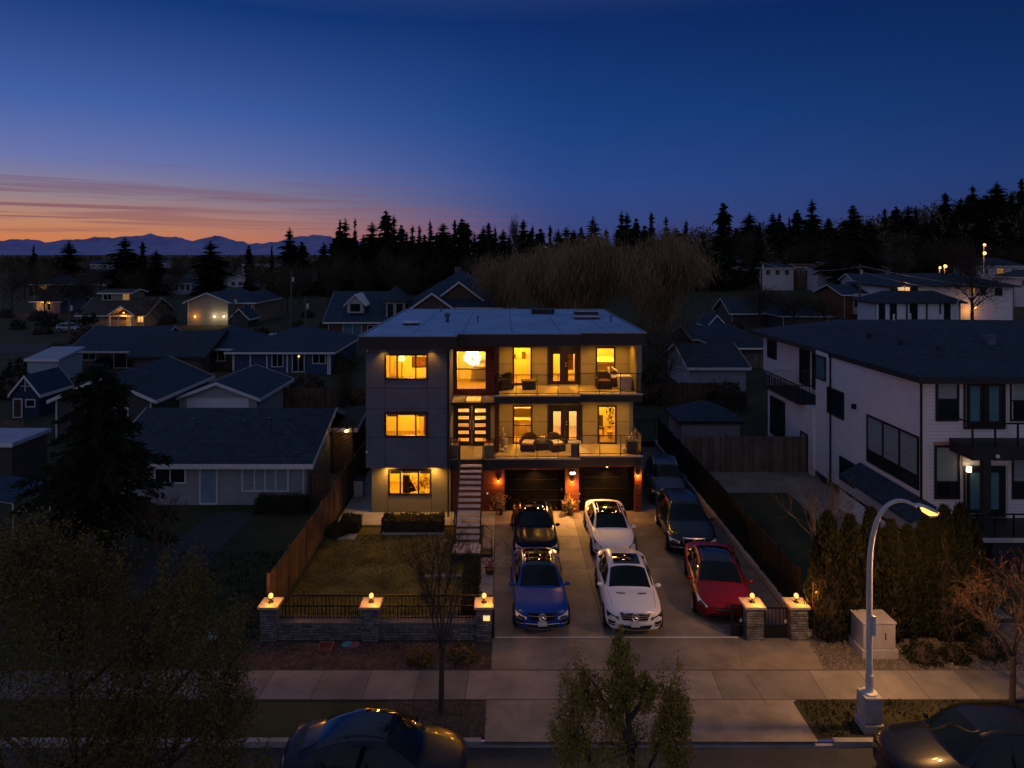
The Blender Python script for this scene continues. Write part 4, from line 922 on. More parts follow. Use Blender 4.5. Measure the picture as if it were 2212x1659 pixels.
CP = dict(black=mat('paint_black_blue', (.003, .010, .034), .22, 0., var=.05, spec=.06, coat=.04), white=paint('paint_white', (.88, .87, .88)), blue=paint('paint_blue', (.003, .045, .33), .1),
          white2=paint('paint_pearl', (.88, .87, .88)), red=paint('paint_red', (.19, .004, .012), .1), navy=paint('paint_navy', (.008, .018, .035), .0, .2), slate=paint('paint_slate', (.02, .045, .10), .1),
          ink=paint('paint_ink', (.006, .008, .018)), silver=paint('paint_silver', (.30, .34, .40), .5), maroon=paint('paint_maroon', (.16, .02, .015)), vanblue=paint('paint_van', (.05, .06, .16)))
def bump(px, py):
    Y = (EYE - .25) * FPX / (py - 548) - .22; return Vector((ax(px, Y), Y, 0))
GR = 'cars parked on the driveway'
c = bump(1172, 1357); make_car('parked_car', 'bright blue coupe SUV with star emblem and chrome roof edges, front left on the driveway', 'coupe', CP['blue'], (c.x, c.y, .02), radians(.5), group=GR, roof='glass', grille=(.58, .84, .50, 'single'), emblem='star', rails='chrome', fog=True)
c = bump(1373, 1360); make_car('parked_car', 'white coupe SUV with sunroof and star emblem in a barred grille, front middle', 'coupe', CP['white2'], (c.x, c.y, .02), radians(-2.5), (1.03, .97, 1.03), group=GR, sunroof=True, grille=(.60, .86, .50, 'bars'), emblem='star', vents=True, fog=True, lamp_m='headlamp_dark')
c = bump(1160, 1204); make_car('parked_car', 'dark blue black electric SUV with glass roof before the left garage door', 'coupe', CP['black'], (c.x, c.y, .02), radians(.5), (.99, .99, .98), group=GR, roof='glass', emblem='tee')
c = bump(1330, 1198); make_car('parked_car', 'white electric sedan with black glass roof before the right garage door', 'sedan', CP['white'], (c.x, c.y, .02), radians(-1.5), group=GR, roof='glass', emblem='tee', lamp_m='headlamp_dark')
c = bump(1568, 1331); make_car('parked_car', 'red electric sedan nose to the lit gate pier', 'sedan', CP['red'], (c.x + .02, c.y, .02), radians(-9.), (1.08, 1.01, 1.0), group=GR, roof='glass', grille=(.50, .58, .34, 'single'), plate=False)
c = bump(1500, 1193); make_car('parked_car', 'dark navy SUV with kidney grille parked between red sedan and fence', 'suv', CP['navy'], (c.x, c.y, .02), radians(-4.5), (1.10, 1.02, 1.04), group=GR, grille=(.60, .86, .42, 'kidney'), emblem='dot', fog=True)
c = bump(1448, 1084); make_car('parked_car', 'slate blue SUV farthest back beside the garage pillar', 'suv', CP['slate'], (c.x, c.y, .02), radians(-7.), (1.0, 1.0, 1.02), group=GR, grille=(.60, .88, .42, 'bars'), emblem='dot', rails='chrome', fog=True)
# kerbside cars whose roofs show at the bottom edge
make_car('parked_car', 'dark car at the kerb with only its roof in view, bottom left', 'sedan', CP['ink'], (-.85, 16.75, -.14), radians(90), (1.02, .95, 1.24), roof='glass', lite=True)
make_car('parked_car', 'dark teal glinting car at the kerb, bottom right corner beside the lamp base', 'suv', CP['ink'], (9.35, 16.8, -.14), radians(-90), (1., 1., 1.14), roof='glass', lite=True)
# cars far behind
make_car('parked_car', 'pale SUV far off under the lit craftsman porch house', 'suv', CP['silver'], (ax(178, 113), 113, 0), radians(75), lite=True)
make_car('parked_car', 'reddish car right of the pale SUV before the porch house', 'sedan', CP['maroon'], (ax(238, 112), 112, 0), radians(80), lite=True)
make_car('parked_car', 'dark blue pickup sized car on the back street behind the blue house', 'suv', CP['vanblue'], (ax(606, 103), 103, 0), radians(-90), (1, 1.15, 1.05), lite=True)
make_car('parked_car', 'blue white car under a cover beside the gabled house drive', 'sedan', CP['silver'], (ax(664, 92), 92, 0), radians(70), lite=True)
make_car('parked_car', 'small dark car in the open carport of the old brown house', 'sedan', CP['ink'], (ax(205, 76), 76, 0), radians(0), lite=True)
# ------------------------------------------------------------------ the lit house
mat('panel_grey', (.105, .125, .175), .75, var=.22, scale=.7, bump=.1, bscale=30)
mat('panel_tan', (.27, .235, .14), .75, var=.2, scale=.7, bump=.1, bscale=30)
mat('panel_gap', (.05, .048, .05), .9)
mat('red_wood', (.16, .042, .018), .6, kind='shiplap', var=.35, scale=2, stretch=(.4, .4, 6))
mat('fascia', (.025, .024, .026), .6, var=.25)
mat('membrane', (.24, .42, .66), .55, var=.25, scale=.55, bump=.15, bscale=8, col2=(.32, .52, .78), detail=8)
mat('membrane_seam', (.16, .29, .48), .6, var=.2)
mat('deck_tile', (.42, .33, .21), .7, var=.18, scale=1.5)
mat('room_paint', (.80, .72, .42), .85, var=.08, scale=1.)
mat('room_floor', (.42, .28, .15), .5, var=.3, scale=2, stretch=(6, .6, 1))
mat('garage_black', (.0045, .0045, .005), .7, var=.4, spec=.12)
mat('tread', (.66, .58, .53), .8, var=.2, scale=4, bump=.2, bscale=40)
mat('curtain', (.75, .60, .36), .9, var=.3, scale=1.5, stretch=(14, 14, .3))
mat('roller_blind', (.30, .27, .22), .8, var=.15)
mat('dark_art', (.05, .015, .01), .7, var=.8, scale=5, col2=(.22, .07, .02))
mat('door_slab', (.012, .009, .009), .4)
glass_mat('frosted', .1, (.85, .85, .85)); glass_mat('rail_glass', .15, (.93, .94, .95))
XL, XR, YF, YB = -6.8, 7.0, 33.8, 49.3
Z2, Z3, ZS = 2.85, 6.0, 8.45
H = thing('modern_house', 'three storey flat roofed modern house with every window glowing amber', 'house', (0, YF, 0))
WIN = dict(a3=(-5.82, -3.78, 6.91, 8.08), a2=(-5.82, -3.78, 4.07, 5.22), a1=(-5.76, -3.68, .96, 2.16), foyer=(-2.49, -.91, 5.87, 7.92), door=(-2.62, -.72, Z2 + .02, 5.1),
           b3=(.57, 1.5, 6.1, 8.06), f3=(2.45, 4.1, 6.06, 8.0), c3=(5.04, 5.99, 6.75, 8.02), b2=(.57, 1.52, 2.9, 4.87), f2=(2.45, 4.2, 2.9, 4.9), c2=(5.14, 6.06, 2.9, 4.87))
YW = 36.8; YE = 36.4; Y1 = 34.5
mb = MB()
# left block: two upper floors stand proud of the ground floor
wall_holes(mb, XL, -2.66, 2.5, ZS, YF, YF + .2, [WIN['a3'], WIN['a2']])
wall_holes(mb, XL + .16, -2.66, 0, 2.5, Y1, Y1 + .2, [WIN['a1']], 1)
mb.box(XL, -2.66, YF + .2, Y1 + .2, 2.5, 2.6)                        # soffit of the overhang
mb.box(XL, XL + .2, YF + .2, YB, 2.6, ZS); mb.box(XL + .16, XL + .36, Y1 + .2, YB, 0, 2.5)
mb.box(-2.86, -2.66, YF + .2, YE, 2.6, ZS); mb.box(-2.86, -2.66, Y1 + .2, YE, 0, 2.5)
mb.box(XL + .2, XR, YB - .2, YB, 0, ZS); mb.box(XR - .2, XR, YW, YB - .2, 0, ZS)
for xx in (-5.86, -3.74):
    mb.box(xx - .012, xx + .012, YF - .004, YF, 2.5, 4.0, 2).box(xx - .012, xx + .012, YF - .004, YF, 5.28, 6.85, 2).box(xx - .012, xx + .012, YF - .004, YF, 8.14, ZS, 2)
for zz_, x0, x1 in ((8.2, XL, -5.86), (8.2, -3.74, -2.66), (6.45, XL, -2.66), (4.0, XL, -2.66), (5.45, XL, -2.66)): mb.box(x0, x1, YF - .005, YF, zz_ - .012, zz_ + .012, 2)
for xx in (-5.82, -3.62): mb.box(xx - .012, xx + .012, Y1 - .004, Y1, 0, .92, 2)
# entrance bay and balcony back walls (tan)
wall_holes(mb, -2.66, -.42, Z2, 5.55, YE, YE + .2, [WIN['door']], 1)
wall_holes(mb, -.22, XR - .2, Z3, ZS, YW, YW + .2, [WIN['b3'], WIN['f3'], WIN['c3']], 1)
wall_holes(mb, -.22, XR - .2, Z2, Z3 - .25, YW, YW + .2, [WIN['b2'], WIN['f2'], WIN['c2']], 1)
for zz_ in (7.15, 4.05):
    for x0, x1 in ((-.22, .5), (1.58, 2.4), (4.26, 4.98), (6.12, XR - .2)): mb.box(x0, x1, YW - .005, YW, zz_ - .012, zz_ + .012, 2)
mb.box(XR - .22, XR, 34.75, YW, Z3, ZS, 1).box(6.86, 7.04, 34.72, 34.9, Z3 + .001, ZS, 1)      # end wall and post of the upper balcony
mb.build('wall', [M('panel_grey'), M('panel_tan'), M('panel_gap')], H)
# red wood: entrance surround, fin, garage piers, panel behind the stairs
mb = MB()
wall_holes(mb, -2.66, -.42, 5.56, ZS, YE - .03, YE + .2, [WIN['foyer']])
mb.box(-.44, -.22, 34.35, YE + .2, Z3, ZS - .01).box(-.44, -.22, 35.2, YE + .2, Z2, Z3 - .42)
mb.box(-2.6, .07, 34.62, 34.8, 0, Z2 - .5).box(3.13, 3.83, 34.5, 34.9, 0, Z2 - .5).box(6.66, XR + .02, 34.6, 35.0, 0, Z2 - .5)
mb.box(.07, 3.13, 34.72, 34.9, 2.11, Z2 - .5).box(3.83, 6.66, 34.74, 34.9, 2.26, Z2 - .5)
mb.build('wood_cladding', M('red_wood'), H)
# roof slab with stepped fascia and membrane
OUT = [(-7.02, 33.2), (-2.3, 33.2), (-2.3, 34.2), (3.85, 34.2), (3.85, 34.7), (7.25, 34.7), (7.25, 49.5), (-7.02, 49.5)]
rf = MB().prism(OUT, ZS, 9.05).build('roof', [M('fascia')], H)
ins = [(-6.92, 33.3), (-2.4, 33.3), (-2.4, 34.3), (3.75, 34.3), (3.75, 34.8), (7.15, 34.8), (7.15, 49.4), (-6.92, 49.4)]
mb = MB().prism(ins, 9.05, 9.075)
for xx in (-4.6, -2.1, .4, 2.9, 5.3): mb.box(xx, xx + .09, 34.85, 49.3, 9.075, 9.082, 1)
for yy in (36.0, 37.4, 38.9, 40.4): mb.box(1.2, 2.75, yy, yy + .12, 9.0755, 9.084, 1)
mb.build('roof_membrane', [M('membrane'), M('membrane_seam')], rf)
mb = MB()
for (x0, y0), (x1, y1) in zip(OUT, OUT[1:] + OUT[:1]):
    if x0 == x1: mb.box(x0 - .05 if x0 < 0 else x0 - .06, x0 + .06, min(y0, y1), max(y0, y1), 9.051, 9.11)
    else: mb.box(min(x0, x1) + .06, max(x0, x1) - .06, y0 - .02, y0 + .07, 9.0515, 9.105)
mb.build('roof_edge_trim', mat('edge_metal', (.26, .30, .36), .4, .5), rf)
# things on the roof
def roofbox(x, y, w_, d_, h_, lab):
    t = thing('roof_skylight', lab, 'skylight', (x, y, 9.075)); MB().box(x - w_, x + w_, y - d_, y + d_, 9.07, 9.07 + h_).build('kerb', M('fascia'), t, bevel=.01)
    MB().box(x - w_ - .04, x + w_ + .04, y - d_ - .04, y + d_ + .04, 9.07 + h_, 9.15 + h_).build('glass_lid', mat('lid', (.4, .46, .55), .12), t, bevel=.03)
roofbox(-5.2, 38.6, .42, .35, .12, 'pale skylight on the left front of the blue flat roof')
roofbox(5.35, 44.2, .75, .55, .30, 'larger pale skylight at the right rear of the blue flat roof')
roofbox(5.15, 42.3, .75, .5, .12, 'low skylight just before the larger one on the roof')
t = tag(MB().lathe([(.1, 0), (.1, .35)], (-3.3, 40.3, 9.07), 10).lathe([(.2, .35), (.22, .42), (.05, .55)], (-3.3, 40.3, 9.07), 10).build('roof_vent', mat('vent', (.10, .13, .2), .5, .5), smooth=True), 'mushroom roof vent on the left part of the blue roof', 'vent')
for x_, y_, lab in ((-1.5, 40.2, 'small pipe vent in the middle of the blue roof'), (-4.3, 47.2, 'pipe vent near the rear left edge of the blue roof'), (6.4, 40.6, 'pipe vent near the right edge of the blue roof'), (3.1, 45.2, 'pipe vent beside the dark roof hatch')):
    tag(MB().lathe([(.05, 0), (.05, .3), (.075, .3), (.075, .36)], (x_, y_, 9.07), 8).build('pipe_vent', M('vent')), lab, 'vent')
t = thing('roof_hatch', 'long low dark hatch at the rear of the blue roof', 'roof hatch', (2.6, 45.8, 9.07)); MB().box(1.9, 3.4, 45.4, 46.2, 9.07, 9.3).build('kerb', M('fascia'), t); MB().box(1.86, 3.44, 45.36, 46.24, 9.3, 9.36).build('lid', M('black_metal'), t)

# windows: black frame with mullions, pane, and the room behind
def window(key, y, mull=(), hmull=(), name='window', fw=.06, pane='clear_glass', label=None):
    x0, x1, z0, z1 = WIN[key]; f = MB()
    f.box(x0 - fw, x1 + fw, y - .03, y + .08, z0 - fw, z0 + .03).box(x0 - fw, x1 + fw, y - .03, y + .08, z1 - .03, z1 + fw)
    f.box(x0 - fw, x0 + .03, y - .03, y + .08, z0 + .03, z1 - .03).box(x1 - .03, x1 + fw, y - .03, y + .08, z0 + .03, z1 - .03)
    for q in mull: f.box(q - .035, q + .035, y - .02, y + .07, z0 + .03, z1 - .03)
    for q in hmull: f.box(x0 + .03, x1 - .03, y - .015, y + .065, q - .03, q + .03)
    o = f.build(name, M('dark_frame'), H)
    MB().face([(x0, y + .04, z0), (x1, y + .04, z0), (x1, y + .04, z1), (x0, y + .04, z1)]).build('pane', M(pane), o); return o
window('a3', YF, (-5.25, -4.33)); window('a2', YF, (-5.25, -4.33)); window('a1', Y1, (-5.2, -4.28))
window('foyer', YE, (), (6.95,), fw=.03); window('b3', YW, (), ()); window('c3', YW); window('b2', YW, (), (3.85,)); window('c2', YW)
for key in ('f3', 'f2'):
    x0, x1, z0, z1 = WIN[key]; xm = (x0 + x1) / 2
    f = MB().box(x0 - .07, x1 + .07, YW - .04, YW + .1, z1 - .05, z1 + .07).box(x0 - .07, x0 + .03, YW - .04, YW + .1, z0, z1 - .05).box(x1 - .03, x1 + .07, YW - .04, YW + .1, z0, z1 - .05)
    fr = f.build('french_door', M('dark_frame'), H)
    for a, b in ((x0 + .03, xm - .003), (xm + .003, x1 - .03)):
        d = MB().box(a, a + .22, YW, YW + .06, z0, z1 - .05).box(b - .22, b, YW, YW + .06, z0, z1 - .05).box(a + .22, b - .22, YW, YW + .06, z0, z0 + .17).box(a + .22, b - .22, YW, YW + .06, z1 - .3, z1 - .05)
        d.build('door_leaf', M('door_slab'), fr)
        MB().face([(a + .2, YW + .03, z0 + .15), (b - .2, YW + .03, z0 + .15), (b - .2, YW + .03, z1 - .28), (a + .2, YW + .03, z1 - .28)]).build('pane', M('clear_glass' if key == 'f3' else 'frosted'), fr)
    MB().lathe([(.03, 0), (.035, -.05), (.02, -.07)], (xm + .09, YW, z0 + 1.0), 10, axis='y').lathe([(.03, 0), (.03, -.04)], (xm + .09, YW, z0 + 1.14), 10, axis='y').build('door_handle', M('chrome'), fr)
# front double door with five lites in each leaf
x0, x1, z0, z1 = WIN['door']; xm = (x0 + x1) / 2
fr = MB().box(x0 - .02, x0 + .06, YE - .04, YE + .14, z0, z1).box(x1 - .06, x1 + .02, YE - .04, YE + .14, z0, z1).box(x0 + .06, x1 - .06, YE - .04, YE + .14, z1 - .06, z1 + .04).build('front_door', M('dark_frame'), H)
for a, b in ((x0 + .06, xm - .004), (xm + .004, x1 - .06)):
    hs = [(a + .16, b - .16, z0 + .22 + .39 * k, z0 + .40 + .39 * k) for k in range(5)]
    d = MB(); wall_holes(d, a, b, z0, z1 - .06, YE + .02, YE + .08, hs); d.build('door_leaf', M('door_slab'), fr)
    q = MB(); [q.face([(h[0], YE + .05, h[2]), (h[1], YE + .05, h[2]), (h[1], YE + .05, h[3]), (h[0], YE + .05, h[3])]) for h in hs]; q.build('pane', M('frosted'), fr)
for s in (-1, 1): MB().tube([(xm + s * .09, YE - .02, z0 + .85), (xm + s * .09, YE - .02, z0 + 1.35)], .018, 6).build('door_handle', M('chrome'), fr)
# rooms
def room(x0, x1, y0, y1, z0, z1, pw, col=WARM, lights=None, name='room'):
    b = MB()
    b.face([(x0, y1, z0), (x1, y1, z0), (x1, y1, z1), (x0, y1, z1)]).face([(x0, y0, z0), (x0, y1, z0), (x0, y1, z1), (x0, y0, z1)]).face([(x1, y0, z0), (x1, y1, z0), (x1, y1, z1), (x1, y0, z1)])
    b.face([(x0, y0, z1), (x1, y0, z1), (x1, y1, z1), (x0, y1, z1)]).face([(x0, y0, z0), (x1, y0, z0), (x1, y1, z0), (x0, y1, z0)], 1)
    o = b.build(name, [M('room_paint'), M('room_floor')], H)
    for p in lights or [((x0 + x1) / 2, (y0 + y1) / 2 - .2, z1 - .25)]: lamp('room_light', p, pw / max(1, len(lights or [1])), col, o, .12)
    return o
PW = 600
room(-6.55, -2.9, 34.01, 38.2, 6.2, 8.4, PW * 1.05); room(-6.55, -2.9, 34.01, 38.2, 3.2, 5.6, PW)
room(-6.4, -2.9, 34.71, 38.2, .35, 2.45, PW * .75)
room(-2.64, -.46, 36.62, 41, 5.58, 8.42, PW * .8, WARM, [(-1.9, 39.0, 8.1)]); room(-2.64, -.46, 36.62, 41, Z2, 5.54, PW * .9, (1, .52, .16))
room(-.2, 2.0, 37.01, 40.6, Z3, 8.42, PW); room(2.05, 4.6, 37.01, 40.6, Z3, 8.42, PW * .95); room(4.65, 6.75, 37.01, 40.6, Z3, 8.42, PW * .8)
room(-.2, 2.0, 37.01, 40.6, Z2, 5.72, PW * 1.4); room(2.05, 4.6, 37.01, 40.6, Z2, 5.72, PW * 1.2, (1, .56, .2)); room(4.65, 6.75, 37.01, 40.6, Z2, 5.72, PW * .8)
# furnishings seen through the glass
tag(MB().face([(-6.3, 38.1, 6.3), (-5.75, 38.0, 6.3), (-5.75, 38.0, 8.3), (-6.3, 38.1, 8.3)]).face([(-4.0, 38.1, 6.3), (-3.2, 38.0, 6.3), (-3.2, 38.0, 8.3), (-4.0, 38.1, 8.3)]).build('curtain', M('curtain')), 'cream curtains deep inside the top left window room', 'curtain')
tag(MB().box(-5.8, -5.28, 34.06, 34.1, 4.98, 5.2).box(-4.3, -3.8, 34.06, 34.1, 4.98, 5.2).box(-5.22, -4.36, 34.06, 34.1, 5.04, 5.2).build('roller_blind', M('roller_blind')), 'grey roller blind pulled a little down in the middle left window', 'blind')
tag(MB().face([(-3.98, 34.28, 4.0), (-3.72, 34.3, 4.0), (-3.72, 34.3, 4.98), (-3.98, 34.28, 4.98)]).build('curtain', mat('brown_curtain', (.40, .20, .07), .9, var=.4, stretch=(14, 14, .3))), 'brown curtain at the right of the middle left window', 'curtain')
tag(MB().box(-5.18, -4.33, 34.76, 34.79, 1.94, 2.14).box(-5.74, -5.25, 34.76, 34.79, 1.90, 2.14).box(-4.24, -3.7, 34.76, 34.79, 1.90, 2.14).build('roller_blind', mat('pale_blind', (.5, .42, .3), .8)), 'pale blinds at the top of the ground floor window', 'blind')
t = thing('indoor_tree', 'glowing leafy plant behind the ground floor window', 'plant', (-4.2, 35.4, .4))
MB().lathe([(.16, 0), (.2, .35)], (-4.2, 35.4, .36), 10).build('pot', M('deck_tile'), t)
MB().tris(leaf_tris(np.array((-4.25, 35.4, 1.2)) + rng.normal(0, 1, (420, 3)) * (.38, .15, .26), .08, elong=2)).build('foliage', mat('gold_leaf', (.5, .36, .08), .7, kind='leaf', var=.5), t)
tag(MB().box(-5.15, -4.85, 35.0, 35.5, .36, 1.75).face([(-4.85, 35.0, 1.7), (-4.45, 35.1, .9), (-4.85, 35.2, .8)]).build('armchair', mat('dark_seat', (.05, .03, .015), .8)), 'dark chair shape standing inside the ground floor window', 'chair')
tag(MB().box(-5.1, -4.3, 38.12, 38.19, 6.75, 7.35).box(-5.04, -4.36, 38.11, 38.12, 6.81, 7.29, 1).build('picture', [M('dark_frame'), M('dark_art')]), 'framed picture on the back wall inside the top left window', 'picture')
t = thing('wardrobe', 'brown wardrobe inside the middle left window', 'wardrobe', (-3.9, 37.8, 3.2)); MB().box(-4.6, -3.2, 37.4, 38.15, 3.21, 4.75).build('body', M('room_floor'), t, bevel=.01); MB().box(-3.91, -3.89, 37.38, 37.4, 3.25, 4.7).build('door_gap', M('dark_frame'), t)
t = thing('floor_lamp', 'floor lamp with glowing shade inside the top left window', 'lamp', (-5.4, 36.4, 6.2)); MB().tube([(-5.4, 36.4, 6.21), (-5.4, 36.4, 7.5)], .02, 5).build('stem', M('black_metal'), t); MB().lathe([(.2, 7.4), (.13, 7.72)], (-5.4, 36.4, 0), 12).build('lamp_shade', lit_mat('shade_glow', (1, .6, .2), 2.2), t)
t = thing('bookshelf', 'pale shelf with dark objects inside the bright tall upper balcony window', 'shelf', (1.2, 40.2, Z3)); MB().box(.3, 1.9, 40.2, 40.55, Z3, 6.9).build('body', M('curtain'), t); MB().box(.5, .75, 40.22, 40.4, 6.9, 7.15).box(1.1, 1.3, 40.22, 40.4, 6.9, 7.3).build('ornaments', M('dark_art'), t)
# foyer chandelier: ball of glass petals
t = thing('chandelier', 'white glowing globe chandelier of petals in the tall entrance window', 'chandelier', (-1.68, 37.5, 7.45))
P = rng.normal(0, 1, (240, 3)); P /= np.linalg.norm(P, axis=1, keepdims=True)
MB().tris(leaf_tris(np.array((-1.68, 37.5, 7.42)) + P * .36, .13, up=0, elong=1.2, dirs=P * 1.2)).build('petals', lit_mat('petal_glow', (1., .80, .55), 3.0, .6, 9), t)
MB().tube([(-1.68, 37.5, 7.75), (-1.68, 37.5, 8.41)], .012, 5).build('cord', M('black_metal'), t)
lamp('chandelier_light', (-1.68, 37.0, 7.42), 25, (1, .55, .2), t, .15)
t = thing('staircase_landing', 'pale ledge and stair wall deep inside the tall entrance window', 'landing', (-1.2, 40, 6)); MB().box(-1.9, -.5, 39.6, 40.9, 6.55, 6.95).build('ledge', M('room_paint'), t); MB().box(-1.85, -.55, 39.5, 39.56, 6.95, 7.4).build('balustrade', M('curtain'), t)
tag(MB().box(3.42, 3.96, 38.5, 38.55, 6.55, 7.75).build('painting', M('dark_art')), 'dark red picture seen through the upper french door', 'painting')
t = thing('bed', 'bed with pale spread seen low in the upper right window', 'bed', (5.5, 38.6, Z3)); MB().box(4.9, 6.3, 37.9, 39.8, Z3, 6.95).build('frame', M('room_floor'), t); MB().box(4.85, 6.35, 37.85, 39.85, 6.95, 7.12).build('mattress', M('curtain'), t, bevel=.04)
t = thing('kitchen_counter', 'kitchen counter with sink behind the lower left balcony window', 'counter', (1, 38.6, Z2)); MB().box(.2, 1.9, 38.4, 39.0, Z2, 3.7).build('cabinet', M('curtain'), t); MB().box(.18, 1.92, 38.36, 39.02, 3.7, 3.75).build('worktop', M('room_floor'), t); MB().box(.2, 1.9, 38.9, 39.2, 4.3, 5.2).box(1.03, 1.05, 38.89, 38.9, 4.3, 5.2, 1).build('wall_cabinet', [M('room_paint'), M('dark_frame')], t)
t = thing('ceiling_light', 'round dark shaded ceiling light inside the lower left balcony window', 'ceiling light', (.9, 37.8, 5.7)); MB().lathe([(.02, .0), (.26, -.02), (.26, -.10), (.02, -.11)], (.9, 37.8, 5.15), 14).build('shade', M('dark_seat'), t); MB().tube([(.9, 37.8, 5.15), (.9, 37.8, 5.71)], .012, 5).build('cord', M('black_metal'), t)
t = thing('dining_chair', 'dark dining chair inside the lower right balcony window', 'chair', (5.45, 38.4, Z2)); MB().box(5.15, 5.65, 38.2, 38.7, 3.28, 3.36).build('seat', M('dark_seat'), t); MB().box(5.15, 5.65, 38.66, 38.72, 3.36, 3.95).build('backrest', M('dark_seat'), t)
for dx in (5.17, 5.61):
    for dy in (38.22, 38.66): MB().box(dx, dx + .04, dy, dy + .04, Z2, 3.28).build('leg', M('dark_seat'), t)
t = thing('potted_palm', 'tall dark potted palm inside the lower right balcony window', 'plant', (5.95, 38.1, Z2)); MB().lathe([(.14, 0), (.18, .35)], (5.95, 38.1, Z2), 10).build('pot', M('curtain'), t)
MB().tris(leaf_tris(np.array((5.95, 38.1, 4.1)) + rng.normal(0, 1, (90, 3)) * (.12, .1, .42), .07, up=.8, elong=3)).build('foliage', M('needles'), t)

# decks with black fascia
for z, zf in ((Z3, .42), (Z2, .50)):
    mb = MB()
    mb.box(-.44, 3.85, 34.2, YW, z - zf, z - .02).box(3.85, XR + .06, 34.62, YW, z - zf, z - .02)
    mb.box(-.46, 3.87, 34.16, 34.2, z - .06, z + .015, 1).box(3.87, XR + .08, 34.58, 34.62, z - .06, z + .013, 1)
    mb.box(-.44 if z == Z3 else -.40, 3.85, 34.2, YW, z - .02, z, 2).box(3.85, XR - .0, 34.62, YW, z - .02, z - .001, 2)
    dk = mb.build('balcony', [M('fascia'), M('cream_trim'), M('deck_tile')], H)
# entrance landing, canopy
mb = MB().box(-2.66, -.42, 34.0, YE, Z2 - .55, Z2 - .02).box(-2.64, -.42, 34.02, YE, Z2 - .02, Z2, 1)
mb.build('entrance_landing', [M('fascia'), M('deck_tile')], H)
mb = MB().slab([(-2.62, 34.75, 5.50), (-.42, 34.75, 5.50), (-.42, YE - .05, 5.58), (-2.62, YE - .05, 5.58)], .05)
for xx in (-1.95, -1.15): mb.box(xx, xx + .03, 34.75, YE - .05, 5.50, 5.60, 1)
mb.box(-2.64, -.42, 34.72, 34.75, 5.4, 5.53, 1)
mb.build('entrance_canopy', [M('deck_tile'), M('dark_frame')], H)
MB().box(-1.9, -1.15, 34.9, 35.9, 5.575, 5.59).build('canopy_lit_sheet', lit_mat('canopy_glow', (1., .42, .06), 1.3, .5, 6), H)  # emissive sheet standing in for light on the canopy top
# railings: black posts and rails with glass
def railing(path, z, h=1.02, step=1.05, glass=True, name='railing', mid=False):
    mb = MB(); gl = MB()
    for (xa, ya), (xb, yb) in zip(path, path[1:]):
        d = math.hypot(xb - xa, yb - ya); n = max(1, round(d / step)); dx, dy = (xb - xa) / n, (yb - ya) / n
        for k in range(n + 1): mb.box(xa + dx * k - .018, xa + dx * k + .018, ya + dy * k - .018, ya + dy * k + .018, z, z + h)
        for zz_ in ((z + h, z + .09) if not mid else (z + h, z + .55, z + .09)):
            mb.tube([(xa, ya, zz_), (xb, yb, zz_)], .018, 4)
        if glass:
            for k in range(n): gl.face([(xa + dx * (k + .05), ya + dy * (k + .05), z + .1), (xa + dx * (k + .95), ya + dy * (k + .95), z + .1), (xa + dx * (k + .95), ya + dy * (k + .95), z + h - .03), (xa + dx * (k + .05), ya + dy * (k + .05), z + h - .03)])
    o = mb.build(name, M('black_metal'), H)
    if glass: gl.build('glass_panel', M('rail_glass'), o)
    return o
for z in (Z3, Z2):
    railing([(-.40, 34.26), (3.80, 34.26)], z); railing([(3.85, 34.68), (7.02, 34.68)], z); railing([(7.02, 34.7), (7.02, 36.7)], z)
railing([(-2.62, 34.06), (-2.15, 34.06)], Z2, step=.5); railing([(-1.0, 34.06), (-.46, 34.06)], Z2, step=.6)
# outdoor stair
def yst(k): return 33.95 - .268 * k
def zst(k): return Z2 - .183 * k
t = MB()
for s in (-2.14, -1.03):
    t.slab([(s - .03, yst(0), zst(0) - .02), (s + .03, yst(0), zst(0) - .02), (s + .03, yst(14.2), zst(14.2) - .0), (s - .03, yst(14.2), zst(14.2) - .0)], .3)
stair = t.build('staircase', M('fascia'), H)
for k in range(1, 15): MB().box(-2.10, -1.06, yst(k) - .15, yst(k) + .15, zst(k) - .06, zst(k)).build('tread', M('tread'), stair)
mb = MB()
for s in (-2.17, -1.0):
    pts = [(s, yst(0) + .05, zst(0) + 1.0), (s, yst(14), zst(14) + .95)]; mb.tube(pts, .022, 5)
    for k in (0, 4.6, 9.3, 14): mb.box(s - .015, s + .015, yst(k) - .015, yst(k) + .015, zst(k) - .2, zst(k) + .98)
    mb.tube([(s, yst(0), zst(0) + .5), (s, yst(14), zst(14) + .48)], .012, 4)
mb.build('handrail', M('black_metal'), stair)
mb = MB().box(-2.18, -1.0, 29.05, yst(14) - .1, .05, .30).box(-2.2, -.98, 29.03, 29.05, .04, .31, 1).box(-.98, -.45, 29.4, 30.0, .03, .16, 1)
mb.build('stair_platform', [M('tread'), M('fascia')], stair)
mb = MB()
for (xa, ya), (xb, yb) in (((-.95, 30.2), (-.5, 29.7)), ((-.95, 29.0), (-.5, 28.85)), ((-2.17, 29.1), (-1.0, 29.1))):
    if xa < -2: mb.tube([(xa, ya, .32), (xb, yb, .32)], .02, 4); continue
    mb.tube([(xa, ya, 1.2), (xb, yb, 1.05), (xb, yb, .05)], .018, 4).tube([(xa, ya, .65), (xb, yb, .5)], .014, 4)
mb.build('handrail', M('black_metal'), stair)
